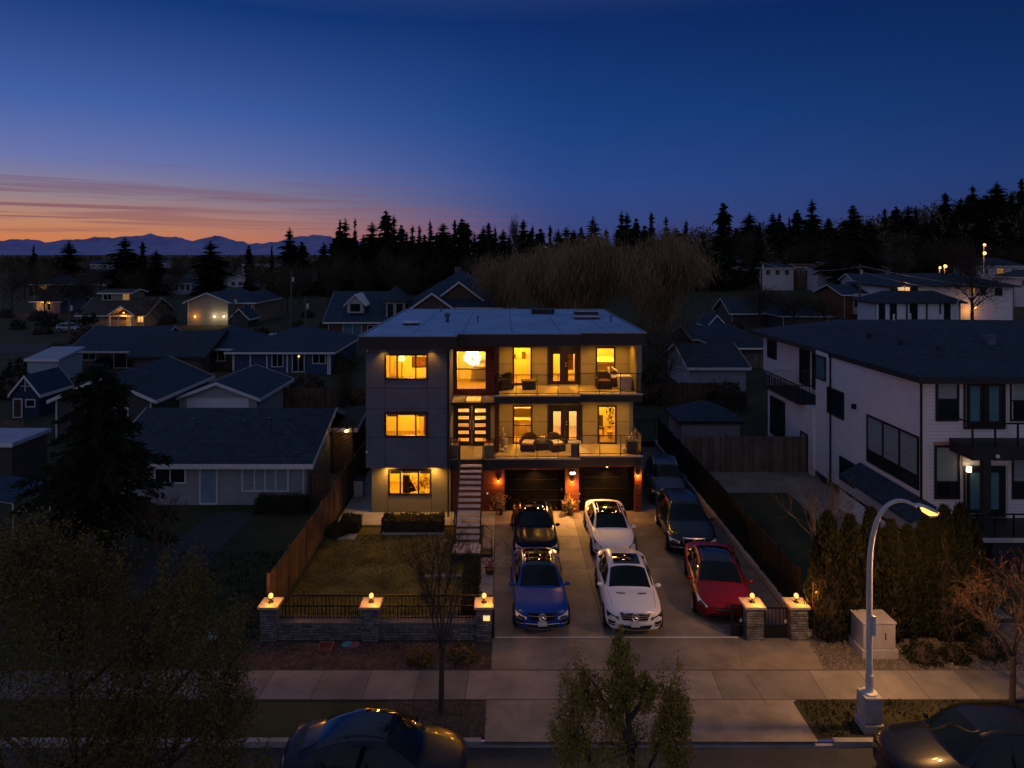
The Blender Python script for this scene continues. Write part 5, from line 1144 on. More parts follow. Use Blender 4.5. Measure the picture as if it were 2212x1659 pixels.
# garage doors of flat black panels with thin bright seams
for a, b, zt in ((.07, 3.13, 2.11), (3.83, 6.66, 2.26)):
    mb = MB(); n = 4
    for k in range(n): mb.box(a, b, 34.86, 34.9, zt * k / n + .012, zt * (k + 1) / n - .012)
    g_ = mb.build('garage_door', M('garage_black'), H, bevel=.006)
    mb = MB(); [mb.box(a + .3, b - .3, 34.853, 34.86, zt * k / n - .006, zt * k / n + .006) for k in range(1, n)]; mb.build('panel_seam', mat('seam', (.10, .09, .075), .4, .6), g_)
    MB().box(a, b, 34.9, 34.94, 0, zt).build('door_backing', M('garage_black'), g_)
MB().box(2.96, 3.0, 34.84, 34.86, 1.0, 1.14).build('keypad', mat('keypad', (.6, .58, .5), .4), H)
MB().lathe([(.04, 0), (.04, -.06)], (-.80, 34.62, .95), 8, axis='y').build('doorbell', mat('doorbell', (.8, .76, .7), .3, emit=(1, .8, .6), estr=.3), H)
# wall lamps on the piers, floodlight, downlights
def sconce(x, y, z, pw, name='wall_lamp'):
    o = MB().box(x - .05, x + .05, y - .10, y, z, z + .2).box(x - .06, x + .06, y - .12, y, z + .2, z + .22).build(name, M('black_metal'), H)
    MB().box(x - .04, x + .04, y - .092, y - .01, z - .025, z - .004).build('lamp_glass', M('bulb'), o)
    lamp('wall_lamp_light', (x, y - .13, z - .08), pw, AMBER, o, .03); return o
sconce(-.25, 34.62, 1.62, 26); sconce(3.48, 34.5, 1.62, 26); sconce(6.83, 34.6, 1.9, 26)
o = MB().box(3.36, 3.60, 34.36, 34.5, 2.02, 2.14).build('floodlight', M('black_metal'), H)
MB().sphere((3.42, 34.33, 2.06), .07, 8).sphere((3.56, 34.33, 2.06), .07, 8).build('lamp_glass', M('bulb_white'), o)
fl = lamp('floodlight_light', (3.48, 34.15, 2.0), 520, (1, .46, .11), o, .06, 'SPOT', 165); fl.rotation_euler.x = radians(-38)
def downlight(x, y, z, pw, col=AMBER, spot=120, r=.05):
    o = MB().lathe([(r, 0), (r, -.012)], (x, y, z), 12).build('downlight', M('bulb'), H)
    lamp('downlight_light', (x, y, z - .03), pw, col, o, .05, 'SPOT', spot, blend=.9)
for x_ in (1.6, 5.24): downlight(x_, 34.45, Z2 - .51, 170)
for x_ in (-5.9, -3.55): downlight(x_, YF - .22, ZS, 70, spot=110)
for x_ in (-5.75, -3.5): downlight(x_, Y1 - .3, 2.495, 150, (1, .48, .08), spot=145)
for x_ in (.4, 2.0, 3.4): downlight(x_, 35.9, ZS, 155, (1, .44, .04), 150)
for x_ in (5.0, 6.3): downlight(x_, 35.9, ZS, 130, (1, .44, .04), 150)
for x_ in (.4, 2.0, 3.4, 5.0, 6.3): downlight(x_, 35.7, Z3 - .43, 150, (1, .44, .04), 150)
downlight(-1.55, 35.6, 5.45, 160, (1, .46, .05), 150); downlight(-1.55, 35.4, ZS, 30, AMBER, 120)
# security cameras and downpipe
for p in ((-6.7, YF - .1, 8.3), (-6.75, YF - .05, 3.3)): MB().sphere(p, .055, 8).build('camera_dome', mat('camera_white', (.8, .8, .8), .3), H, smooth=True)
MB().tube([(-2.72, YF - .06, 8.45), (-2.72, YF - .06, .1)], .04, 6).build('downpipe', M('black_metal'), H)

# ------------------------------------------------------------------ things on the balconies
mat('wicker', (.055, .045, .035), .8, var=.5, scale=9, bump=.6, stretch=(1, 1, 4)); mat('cushion', (.62, .52, .40), .9, var=.1)
mat('cushion_dark', (.06, .05, .045), .9)
def wicker_chair(label, x, y, z, rz, cush='cushion'):
    t = thing('wicker_armchair', label, 'armchair', (0, 0, 0))
    MB().box(-.4, .4, -.4, .42, .05, .34).build('base', M('wicker'), t, bevel=.03); MB().box(-.33, .33, -.38, .3, .34, .46).build('cushion', M(cush), t, bevel=.04)
    b = MB()
    for k in range(9):
        a0, a1 = pi * (.0 + k / 9), pi * (.0 + (k + 1) / 9)
        q = [(.42 * cos(a), .08 + .36 * sin(a)) for a in (a0, a1)]; q2 = [(.35 * cos(a), .08 + .29 * sin(a)) for a in (a1, a0)]
        hgt = .62 + .2 * sin((a0 + a1) / 2); b.prism([q[0], q[1], q2[0], q2[1]], .34, hgt)
    b.build('backrest', M('wicker'), t)
    for s in (-1, 1): MB().box(s * .39 - .05, s * .39 + .05, -.4, .1, .34, .58).build('armrest', M('wicker'), t, bevel=.02)
    for sx_ in (-.34, .34):
        for sy_ in (-.34, .34): MB().box(sx_ - .03, sx_ + .03, sy_ - .03, sy_ + .03, 0, .05).build('leg', M('black_metal'), t)
    t.location = (x, y, z); t.rotation_euler.z = rz; return t
wicker_chair('dark wicker armchair in the left corner of the upper balcony', .02, 35.9, Z3, radians(-60), 'cushion_dark')
wicker_chair('wicker chair with white cushion on the lower balcony, below the kitchen window', 1.35, 35.7, Z2, radians(-15))
wicker_chair('wicker chair with white cushion on the lower balcony, before the french door', 2.75, 35.7, Z2, radians(20))
wicker_chair('dark wicker chair with red seat on the right part of the upper balcony', 5.3, 36.1, Z3, radians(0), 'dark_art')
def table(label, x, y, z, w_, d_, h_, top='wicker', name='coffee_table'):
    t = thing(name, label, 'table', (x, y, z)); MB().box(x - w_, x + w_, y - d_, y + d_, z + h_ - .06, z + h_).build('tabletop', M(top), t, bevel=.015)
    MB().box(x - w_ * .85, x + w_ * .85, y - d_ * .85, y + d_ * .85, z + .03, z + h_ - .06).build('base', M('wicker'), t)
    for sx_ in (-1, 1):
        for sy_ in (-1, 1): MB().box(x + sx_ * w_ * .7 - .03, x + sx_ * w_ * .7 + .03, y + sy_ * d_ * .7 - .03, y + sy_ * d_ * .7 + .03, z, z + .03).build('leg', M('black_metal'), t)
table('low wicker table on the upper balcony before the bright tall window', 1.35, 35.9, Z3, .42, .32, .46)
table('low dark wicker table between the two cushioned chairs on the lower balcony', 2.08, 35.9, Z2, .42, .3, .36)
t = thing('fire_table', 'small dark square fire table at the middle corner of the lower balcony', 'table', (3.62, 34.6, Z2)); MB().box(3.44, 3.8, 34.42, 34.78, Z2, 3.5).build('pedestal', M('panel_gap'), t, bevel=.02); MB().box(3.3, 3.94, 34.36, 34.9, 3.5, 3.56).build('tabletop', M('cream_trim'), t, bevel=.01)
tag(MB().box(1.95, 2.2, 35.8, 36.0, 3.215, 3.5).build('lantern', M('cushion'), bevel=.03), 'pale lantern box on the low table of the lower balcony', 'lantern')
t = thing('freezer_box', 'white storage chest at the right end of the upper balcony', 'chest', (6.35, 35.8, Z3)); MB().box(6.02, 6.68, 35.5, 36.1, Z3, 6.66).build('body', M('cushion'), t, bevel=.02); MB().box(6.0, 6.7, 35.48, 36.12, 6.665, 6.72).build('lid', M('white_trim'), t, bevel=.015)
t = thing('dark_bench', 'dark bench behind the white rocker on the upper balcony', 'bench', (5.9, 36.4, Z3)); MB().box(5.72, 6.3, 36.3, 36.75, Z3 + .38, 6.46).build('seat', M('wicker'), t); MB().box(5.74, 5.8, 36.32, 36.7, Z3, 6.38).build('leg', M('wicker'), t); MB().box(6.2, 6.26, 36.32, 36.7, Z3, 6.38).build('leg', M('wicker'), t)
# white hooped rocker
t = thing('white_rocker', 'white curved rocker toy standing on the bench of the upper balcony', 'rocker', (5.85, 36.5, 6.46))
MB().tube([(5.62, 36.5, 7.05), (5.66, 36.5, 6.72), (5.85, 36.5, 6.55), (6.1, 36.5, 6.56), (6.2, 36.5, 6.72), (6.05, 36.5, 6.86), (5.85, 36.5, 6.98), (5.8, 36.5, 7.05)], .055, 7).build('seat_shell', mat('white_plastic', (.85, .78, .7), .4), t, smooth=True)
MB().tube([(5.62, 36.4, 6.62), (5.9, 36.4, 6.5), (6.2, 36.4, 6.62)], .03, 6).build('runner', M('white_plastic'), t)
# planters
def pot(label, x, y, z, r, h, lm, m='cushion', n=60, sz=.09, spread=.22, ph=.3, square=False):
    t = thing('planter', label, 'planter', (x, y, z))
    (MB().box(x - r, x + r, y - r, y + r, z, z + h) if square else MB().lathe([(r * .75, 0), (r, h), (r * .85, h), (r * .8, h - .04)], (x, y, z), 14)).build('pot', M(m), t)
    MB().tris(leaf_tris(np.array((x, y, z + h + ph * .5)) + rng.normal(0, 1, (n, 3)) * (spread, spread, ph * .45), sz, up=1.2, elong=2.4)).build('foliage', M(lm), t)
mat('dry_leaf', (.35, .22, .08), .8, kind='leaf', var=.4, col2=(.5, .36, .15)); mat('dark_pot', (.05, .05, .055), .6); mat('red_flower', (.4, .05, .03), .7, kind='leaf', var=.4); mat('pale_flower', (.7, .6, .5), .8, kind='leaf', var=.3)
pot('tall dry plant in dark pot between stair and left garage door', -.17, 34.25, .02, .2, .36, 'dry_leaf', 'dark_pot', 90, .1, .17, .4)
pot('tall dry plant in dark pot between the two garage doors', 3.3, 34.25, .02, .2, .36, 'dry_leaf', 'dark_pot', 90, .1, .17, .4)
pot('grey box planter with red flowers left of the stair head', -2.4, 34.5, Z2, .22, .62, 'red_flower', 'panel_tan', 40, .05, .15, .16, True)
pot('grey box planter with red flowers right of the stair head', -.72, 34.5, Z2, .24, .62, 'red_flower', 'panel_tan', 40, .05, .15, .16, True)
pot('pale planter with a small white flower at the left end of the lower balcony', .05, 36.2, Z2, .2, .5, 'pale_flower', 'cushion', 14, .05, .05, .4)
pot('dark square planter with white flowers at the right end of the lower balcony', 6.6, 35.2, Z2, .24, .62, 'pale_flower', 'dark_pot', 50, .06, .16, .3, True)
pot('dark pot with reddish plant on the path edge beside the driveway', -.55, 27.9, .03, .2, .22, 'red_flower', 'dark_pot', 60, .06, .12, .3)
t = thing('garden_ornament', 'white ornament of stacked shapes on the floor of the lower balcony', 'ornament', (.1, 35.3, Z2)); MB().sphere((-.05, 35.3, Z2 + .1), .13, 9, sz=.6).build('bowl', M('white_plastic'), t, smooth=True); MB().sphere((.12, 35.35, Z2 + .22), .12, 9, sz=.8).build('figure', M('white_plastic'), t, smooth=True)
tag(MB().sphere((6.25, 35.1, Z2 + .17), .12, 10, sz=1.3).build('ball_lantern', M('white_plastic'), smooth=True), 'white egg shaped lantern beside the dark square planter', 'lantern')
# ------------------------------------------------------------------ front wall, piers, gates, fences
mat('ledge_stone', (.17, .165, .165), .85, kind='stone', var=.35, scale=2.2, bump=.9)
mat('cap_stone', (.42, .36, .30), .8, var=.2, scale=3, bump=.2)
def pier(x0, x1, label, plate=False, y0=23.05, y1=23.62, h=1.10):
    xm = (x0 + x1) / 2; t = thing('stone_pier', label, 'pier', (xm, y0, 0), 'stone piers with lamps along the street')
    MB().box(x0, x1, y0, y1, 0, h).build('shaft', M('ledge_stone'), t)
    MB().box(x0 - .07, x1 + .07, y0 - .07, y1 + .07, h, h + .09).build('cap', M('cap_stone'), t, bevel=.02)
    if plate:
        MB().box(xm - .02, xm + .2, y0 - .03, y0 - .001, .72, .88).build('house_number_plate', lit_mat('plate_glow', (1, .52, .18), 1.6, .3, 12), t)
    ym = (y0 + y1) / 2; zt = h + .09
    l = thing('pier_lamp', label.replace('stone pier', 'globe lamp on the stone pier'), 'lamp', (xm, ym, zt), 'amber globe lamps on the stone piers')
    MB().lathe([(.09, .0), (.085, .02), (.03, .05), (.03, .10), (.07, .13), (.075, .15)], (xm, ym, zt + .001), 12).build('base', M('black_metal'), l, smooth=True)
    gl = MB().sphere((xm, ym, zt + .22), .078, 12, sz=1.15).build('globe', lit_mat('globe_glow', (1., .46, .09), 2.6, .35, 14), l, smooth=True)
    gl.visible_shadow = True
    lamp('pier_light', (xm, ym, zt + .5), 17, AMBER, l, .06); lamp('pier_light', (xm + .1, ym - .22, zt + .24), 13, AMBER, l, .05)
    return t
pier(-8.22, -7.66, 'leftmost stone pier at the foot of the wooden fence')
pier(-4.79, -4.22, 'middle stone pier between the two iron railings')
pier(-.91, -.39, 'stone pier with the lit address plate beside the driveway', True)
pier(8.22, 8.80, 'stone pier left of the small iron gate')
pier(9.73, 10.3, 'rightmost stone pier by the wooden post')
def lowwall(x0, x1, label):
    t = thing('stone_wall', label, 'wall', ((x0 + x1) / 2, 23.1, 0)); MB().box(x0, x1, 23.14, 23.5, 0, .55).build('masonry', M('ledge_stone'), t); MB().box(x0, x1, 23.10, 23.54, .55, .62).build('coping', mat('grey_cap', (.16, .15, .15), .85, var=.25), t)
    f = thing('iron_railing', label.replace('low stone wall', 'black iron railing on the low stone wall'), 'railing', ((x0 + x1) / 2, 23.3, .62))
    q = MB().box(x0, x1, 23.29, 23.32, 1.06, 1.10).box(x0, x1, 23.29, 23.32, .68, .71); q.build('rail', M('black_metal'), f)
    q = MB(); n = int((x1 - x0) / .12)
    for k in range(1, n): xx = x0 + (x1 - x0) * k / n; q.box(xx - .009, xx + .009, 23.296, 23.314, .62, 1.06)
    q.build('baluster', M('black_metal'), f)['kind'] = 'stuff'
lowwall(-7.66, -4.79, 'low stone wall left of the middle pier'); lowwall(-4.22, -.91, 'low stone wall between middle pier and address pier')
t = thing('sliding_gate', 'long black sliding gate parked open behind the stone wall', 'gate', (-4, 23.8, 0))
MB().box(-7.6, -.32, 23.76, 23.80, 1.17, 1.22).box(-7.6, -.32, 23.76, 23.80, .1, .15).box(-.36, -.3, 23.20, 23.30, .05, 1.2).box(-.36, -.3, 23.30, 23.80, 1.14, 1.2).box(-.36, -.3, 23.30, 23.80, .1, .15).build('frame', M('black_metal'), t)
q = MB(); [q.box(-7.6 + .14 * k, -7.58 + .14 * k, 23.77, 23.79, .15, 1.17) for k in range(52)]; q.build('baluster', M('black_metal'), t)['kind'] = 'stuff'
def gate(x0, x1, y, z0, z1, label, solid=.38, n=6):
    t = thing('iron_gate', label, 'gate', ((x0 + x1) / 2, y, 0))
    MB().box(x0, x1, y, y + .04, z1 - .05, z1).box(x0, x1, y, y + .04, z0, z0 + .05).box(x0, x0 + .05, y, y + .04, z0 + .05, z1 - .05).box(x1 - .05, x1, y, y + .04, z0 + .05, z1 - .05).box(x0 + .05, x1 - .05, y, y + .04, z0 + solid, z0 + solid + .04).build('frame', M('black_metal'), t)
    q = MB(); [q.box(x0 + (x1 - x0) * k / n - .012, x0 + (x1 - x0) * k / n + .012, y + .008, y + .032, z0 + solid + .04, z1 - .05) for k in range(1, n)]; q.build('bars', M('black_metal'), t)
    MB().box(x0 + .05, x1 - .05, y + .012, y + .028, z0 + .05, z0 + solid).build('panel', M('black_metal'), t)
    MB().box(x1 - .12, x1 - .04, y - .03, y, z0 + .5, z0 + .6).build('latch', M('chrome'), t)
gate(8.88, 9.66, 23.2, .06, 1.08, 'small black iron walk gate between the two right piers')
gate(7.78, 8.18, 23.3, .06, 1.12, 'narrow black iron gate leaf left of the right pier', .3, 4)
# wooden fence panels running back from the street
def plank_fence(pts, h, m, label, cat='fence', name='wooden_fence', post=.1, th=.03, step=2.4, top=.0):
    t = thing(name, label, cat, (*pts[0], 0))
    for (xa, ya), (xb, yb) in zip(pts, pts[1:]):
        d = math.hypot(xb - xa, yb - ya); n = max(1, round(d / step)); ux, uy = (xb - xa) / d, (yb - ya) / d; px_, py_ = -uy * th, ux * th
        for k in range(n):
            a, b = d * k / n + post / 2, d * (k + 1) / n - post / 2; hh = h + top * (k % 2)
            P = [(xa + ux * a, ya + uy * a), (xa + ux * b, ya + uy * b)]; q = MB(); nb = max(2, int((b - a) / .15))
            for j in range(nb):
                f0, f1 = j / nb, (j + .94) / nb; A = (P[0][0] + ux * (b - a) * f0, P[0][1] + uy * (b - a) * f0); B_ = (P[0][0] + ux * (b - a) * f1, P[0][1] + uy * (b - a) * f1); dz = random.uniform(-.02, .02)
                q.prism([A, B_, (B_[0] + px_, B_[1] + py_), (A[0] + px_, A[1] + py_)], .05, hh + dz)
            q.prism([(P[0][0] - px_ * .9, P[0][1] - py_ * .9), (P[1][0] - px_ * .9, P[1][1] - py_ * .9), (P[1][0] - px_ * .01, P[1][1] - py_ * .01), (P[0][0] - px_ * .01, P[0][1] - py_ * .01)], hh - .2, hh - .1)
            q.build('panel', M(m), t)
        for k in range(n + 1):
            x, y = xa + ux * d * k / n, ya + uy * d * k / n; MB().box(x - post / 2, x + post / 2, y - post / 2, y + post / 2, 0, h + .12).build('post', M(m), t)
plank_fence([(-8.28, 24.1), (-8.28, 33.4)], 1.72, 'wood_fence', 'brown plank fence lit along the left edge of the lawn')
plank_fence([(-8.28, 33.5), (-8.28, 52)], 1.85, 'wood_fence', 'rear stretch of the brown plank fence beside the left house wall')
plank_fence([(10.9, 40.9), (18.3, 40.9)], 2.15, 'wood_fence_grey', 'grey brown plank fence with orange posts across the right yard', top=0)
plank_fence([(10.6, 59.5), (20.5, 59.5)], 1.85, 'wood_fence', 'reddish plank fence farther back on the right, before the white garage')
plank_fence([(-10.0, 36.0), (-8.5, 36.0)], 1.5, 'wood_fence', 'short dark plank gate between left bungalow and fence')
plank_fence([(-19.5, 58), (-8.4, 58)], 1.7, 'wood_fence', 'plank fence across the back garden left of the lit house')
for a, b_, h_, lab in (((-34, 66), (-19, 66), 1.6, 'plank fence between the blue house garden and the pale garage'), ((-55, 92), (-31, 91), 1.4, 'low plank fence along the far back street'), ((-41, 47), (-33, 47), 1.6, 'plank fence by the navy garden shed'), ((20, 78), (34, 78), 1.6, 'dim plank fence behind the white sided garage')):
    plank_fence([a, b_], h_, 'wood_fence_grey', lab)
t = thing('metal_fence', 'long black panel fence on the kerb along the right of the driveway', 'fence', (10.5, 24.2, 0))
n = 12; ya, yb = 24.1, 46.0
for k in range(n):
    a, b = ya + (yb - ya) * k / n, ya + (yb - ya) * (k + 1) / n; q = MB()
    q.box(10.45, 10.48, a + .04, b - .04, 1.93, 1.98).box(10.45, 10.48, a + .04, b - .04, .3, .35)
    m_ = 16
    for j in range(m_): y = a + .06 + (b - a - .12) * j / m_; q.box(10.455, 10.475, y, y + (.115 if k > 2 else .06), .35, 1.93)
    q.build('panel', M('black_metal'), t)
for k in range(n + 1): y = ya + (yb - ya) * k / n; MB().box(10.43, 10.50, y - .035, y + .035, .26, 2.08).build('post', M('black_metal'), t)
gate(7.2, 10.3, 46.2, .05, 1.9, 'tall black bar gate at the end of the right side drive', .3, 20)
# wooden lamp post by the cypress hedge
t = thing('wooden_post', 'short wooden post with a small light beside the cypress hedge', 'post', (10.62, 23.3, 0)); MB().box(10.56, 10.68, 23.24, 23.36, 0, 1.95).build('timber', M('wood_fence'), t); MB().sphere((10.62, 23.2, 1.62), .035, 8).build('lamp_glass', M('bulb'), t)
lamp('post_light', (10.62, 23.05, 1.62), 3, AMBER, t, .03)

# ------------------------------------------------------------------ street furniture
mat('galvanised', (.60, .58, .56), .5, .05, var=.18, scale=3); mat('pole_concrete', (.36, .35, .34), .85, var=.25, scale=3, bump=.2)
t = thing('street_lamp', 'curved grey street lamp with glowing head on a concrete base', 'street lamp', (ax(1878, 18.85), 18.85, 0)); lx, ly = ax(1878, 18.85), 18.85
MB().prism([(lx - .28, ly - .28), (lx + .28, ly - .28), (lx + .28, ly + .28), (lx - .28, ly + .28)], 0, .25).prism([(lx - .24, ly - .24), (lx + .24, ly - .24), (lx + .24, ly + .24), (lx - .24, ly + .24)], .25, .98).build('concrete_base', M('pole_concrete'), t, bevel=.03)
MB().lathe([(.2, .98), (.2, 1.02), (.1, 1.04), (.1, 1.5)], (lx, ly, 0), 12).build('base_plate', M('galvanised'), t)
arc = [(lx, ly, 1.3), (lx, ly, 3.0), (lx + .01, ly, 4.4), (lx + .06, ly, 5.1), (lx + .2, ly, 5.7), (lx + .42, ly, 6.08), (lx + .72, ly, 6.27), (lx + 1.02, ly, 6.26), (lx + 1.3, ly, 6.12)]
MB().tube([Vector(crom(arc, k / 40)) for k in range(41)], [.085 - .045 * k / 40 for k in range(41)], 10).build('pole', M('galvanised'), t, smooth=True)
MB().box(lx + .03, lx + .12, ly - .13, ly - .06, 2.6, 3.15).build('control_box', M('galvanised'), t, bevel=.01)
q = MB(); hd = [(lx + 1.2, 6.17, .05), (lx + 1.4, 6.14, .13), (lx + 1.6, 6.05, .17), (lx + 1.8, 5.97, .14), (lx + 1.92, 5.92, .04)]
i0 = 0
for x, z_, w_ in hd:
    for a in range(9): th_ = pi * a / 8; q.v.append((x, ly + w_ * cos(th_), z_ + w_ * .55 * sin(th_)))
for k in range(4):
    for a in range(8): q.f.append((k * 9 + a, k * 9 + a + 1, k * 9 + a + 10, k * 9 + a + 9)); q.m.append(0)
hdo = q.build('lamp_head', M('galvanised'), t, smooth=True)
q = MB(); q.lathe([(.02, -.15), (.12, -.09), (.15, 0)], (0, 0, 0), 12); q.v = [(lx + 1.66 + v[0] * 1.7, ly + v[1], 6.02 + v[2] - v[0] * .42) for v in q.v]
q.build('lamp_glass', lit_mat('street_glow', (1, .42, .06), 3.4, .2, 4), hdo, smooth=True)
lamp('street_light', (lx + 1.6, ly + .6, 5.7), 170, (1, .44, .06), hdo, .1); lamp('street_light', (lx + 1.7, ly, 5.86), 1300, (1, .50, .16), hdo, .12, 'SPOT', 165, blend=.5)  # point lamp added behind the head for the glow on the cypress tops
mat('cabinet_paint', (.46, .42, .40), .55, var=.12, scale=2)
t = thing('utility_cabinet', 'pale metal utility cabinet on gravel before the cypress hedge', 'utility cabinet', gnd(1898, 1420)); cx, cy = gnd(1898, 1423).x, gnd(1898, 1423).y
MB().box(cx - .55, cx + .62, cy - .05, cy + .85, 0, .3).build('plinth', M('cabinet_paint'), t, bevel=.01); MB().box(cx - .5, cx + .55, cy, cy + .8, .3, 1.12).build('body', M('cabinet_paint'), t, bevel=.012); MB().box(cx - .53, cx + .58, cy - .03, cy + .83, 1.12, 1.17).build('lid', M('cabinet_paint'), t, bevel=.012)
for a, b in ((cx - .48, cx + .12), (cx + .135, cx + .53)): MB().box(a, b, cy - .014, cy, .33, 1.1).build('door', M('cabinet_paint'), t, bevel=.006)
MB().box(cx + .2, cx + .23, cy - .04, cy - .014, .62, .84).build('handle', M('dark_frame'), t)
# small things in the mulch bed and a lawn sign
t = thing('lawn_sign', 'small teal lawn sign on wire legs behind the olive tree', 'sign', gnd(460, 1400)); g = gnd(460, 1400)
MB().box(g.x - .16, g.x + .16, g.y - .01, g.y + .01, .28, .62).build('board', mat('sign_teal', (.03, .16, .20), .5), t)
MB().box(g.x - .15, g.x + .15, g.y - .013, g.y - .0105, .29, .42).box(g.x - .12, g.x + .1, g.y - .0135, g.y - .0125, .50, .54).build('print', mat('sign_print', (.45, .40, .36), .6, var=.5, scale=14), t)
for dx in (-.12, .12): MB().box(g.x + dx - .008, g.x + dx + .008, g.y - .006, g.y + .006, 0, .28).build('leg', M('black_metal'), t)
g = gnd(703, 1402); t = thing('garden_tray', 'low rust red framed tray lying in the mulch bed', 'tray', g)
MB().box(g.x - .2, g.x + .2, g.y - .22, g.y + .22, .01, .04).build('tray', mat('rust_red', (.10, .03, .022), .8), t)
MB().box(g.x - .23, g.x - .2, g.y - .25, g.y + .25, .01, .12).box(g.x + .2, g.x + .23, g.y - .25, g.y + .25, .01, .12).box(g.x - .2, g.x + .2, g.y - .25, g.y - .22, .01, .12).box(g.x - .2, g.x + .2, g.y + .22, g.y + .25, .01, .12).build('rim', mat('rust_rim', (.22, .09, .06), .8), t)
for px, py, c, lab in ((750, 1394, (.08, .30, .34), 'round teal stepping disc in the mulch bed'), (766, 1395, (.28, .10, .12), 'round pink stepping disc beside the teal one')):
    g = gnd(px, py); o = MB().lathe([(.15, 0), (.18, .03), (.17, .05), (.1, .06)], (g.x, g.y, .01), 16).build('garden_disc', mat('disc_%d' % px, c, .5)); tag(o, lab, 'garden disc')
g = gnd(965, 2027 / 1.736); tag(MB().box(g.x - .2, g.x + .2, g.y - .2, g.y + .1, .012, .05).build('paver', M('pale_concrete'), bevel=.03), 'pale paver lying loose in the lawn', 'paver')
tag(MB().box(-7.6, -6.8, 31.2, 31.8, .012, .06).build('paving_slab', M('pale_concrete')), 'pale paving slab before the short hedge', 'paving slab')
q = MB(); q.box(ax(825, 31.8), ax(960, 31.8), 31.78, 31.86, 0, .09).box(ax(825, 31.8), ax(825, 31.8) + .07, 31.86, 32.85, 0, .09); tag(q.build('bed_edging', M('pale_concrete')), 'pale edging strip around the long box hedge', 'edging')
q = MB(); [q.box(-3.2 + .32 * k, -2.95 + .32 * k, 27.55, 27.75, .012, .1) for k in range(5)]; tag(q.build('edging_stones', M('pale_concrete'), bevel=.03), 'short row of white edging stones across the lawn', 'edging')
t = thing('waste_bin', 'white bin with black lid in the passage left of the lit house', 'bin', (-7.75, 36.8, 0)); MB().prism([(-8.0, 36.5), (-7.5, 36.5), (-7.5, 37.1), (-8.0, 37.1)], .06, .95).build('body', M('cream_trim'), t, bevel=.03); MB().box(-8.03, -7.47, 36.46, 37.13, .95, 1.02).build('lid', M('black_metal'), t, bevel=.02)
for s in (-7.95, -7.55): MB().lathe([(.09, -.03), (.09, .03)], (s, 37.05, .09), 10, axis='x').build('wheel', M('black_metal'), t)
# utility poles with their wires
def upole(px, pt, pb, Y, label, arm=True):
    x = ax(px, Y); g = hill(x, Y); t = thing('utility_pole', label, 'utility pole', (x, Y, g)); zt = az(pt, Y)
    MB().tube([(x, Y, g - .2), (x, Y, zt)], [.2, .13], 7).build('pole', mat('pole_wood', (.12, .10, .085), .9, var=.3, stretch=(4, 4, .4)), t)
    if arm: MB().box(x - 1.1, x + 1.1, Y - .08, Y + .04, zt - .75, zt - .6).build('crossarm', M('pole_wood'), t)
    MB().lathe([(.2, 0), (.2, .8)], (x + .32, Y, zt - 1.9), 8).build('transformer', M('galvanised'), t); return Vector((x, Y, zt))
p1 = upole(629, 585, 710, 118, 'utility pole nearest the left side of the gabled house', False); p2 = upole(660, 640, 725, 104, 'shorter thin utility pole beside the car under a cover', False)
p3 = upole(505, 632, 705, 112, 'utility pole beside the pale gabled house with three lights'); p4 = upole(150, 645, 720, 106, 'thick utility pole at the far left above the pale SUV', False)
p5 = upole(1857, 570, 690, 128, 'leaning utility pole before the brown house on the right'); p6 = upole(1645, 562, 632, 168, 'utility pole left of the pair of small white far houses'); p7 = upole(1551, 558, 630, 200, 'farthest utility pole, beside the brown willow', False)
p8 = Vector((ax(2330, 120), 120, az(625, 120)))
def wire(a, b, sag, label, dz=0):
    q = MB().tube([a.lerp(b, k / 14) + Vector((0, 0, dz - sag * 4 * (k / 14) * (1 - k / 14))) for k in range(15)], .035, 3); tag(q.build('overhead_wire', M('galvanised')), label, 'wire')
wire(p5, p8, 1.2, 'upper overhead wire from leaning pole to the right edge', -.3); wire(p5, p8, 1.6, 'lower overhead wire from leaning pole to the right edge', -1.4)
wire(p6, p5, 1.4, 'overhead wire between the two right utility poles', -.5)
t = thing('street_lamp', 'far curved street lamp beside the tall reddish bare tree', 'street lamp', (ax(2063, 112), 112, 0)); a0 = ax(2063, 112)
MB().tube([(a0, 112, 0), (a0, 112, az(665, 112)), (a0 + .6, 112, az(648, 112)), (a0 + 2.0, 112, az(641, 112))], [.12, .1, .08, .06], 6).build('pole', M('galvanised'), t); MB().box(a0 + 1.9, a0 + 2.8, 111.85, 112.15, az(641, 112) - .1, az(641, 112) + .08).build('lamp_head', M('galvanised'), t)
for px, py, Y, r, lab in ((2127, 529, 152, .3, 'upper of two far amber lights under the hill ridge'), (2127, 547, 149, .34, 'lower of two far amber lights under the hill ridge'), (2042, 575, 146, .36, 'amber porch light among trees left of the tall bare tree'), (2031, 578, 146, .25, 'smaller amber light just left of another among trees')):
    p = at(px, py, Y); g0 = hill(p.x, Y); t = thing('far_street_light', lab, 'light', (p.x, Y, g0)); MB().tube([(p.x, Y + .3, g0), (p.x, Y + .3, p.z + .3)], .1, 5).build('pole', M('galvanised'), t); MB().sphere(p, r, 8).build('lamp_glass', M('bulb'), t); lamp('far_light', p + Vector((0, -1.2, -.3)), 120, AMBER, t, .3)

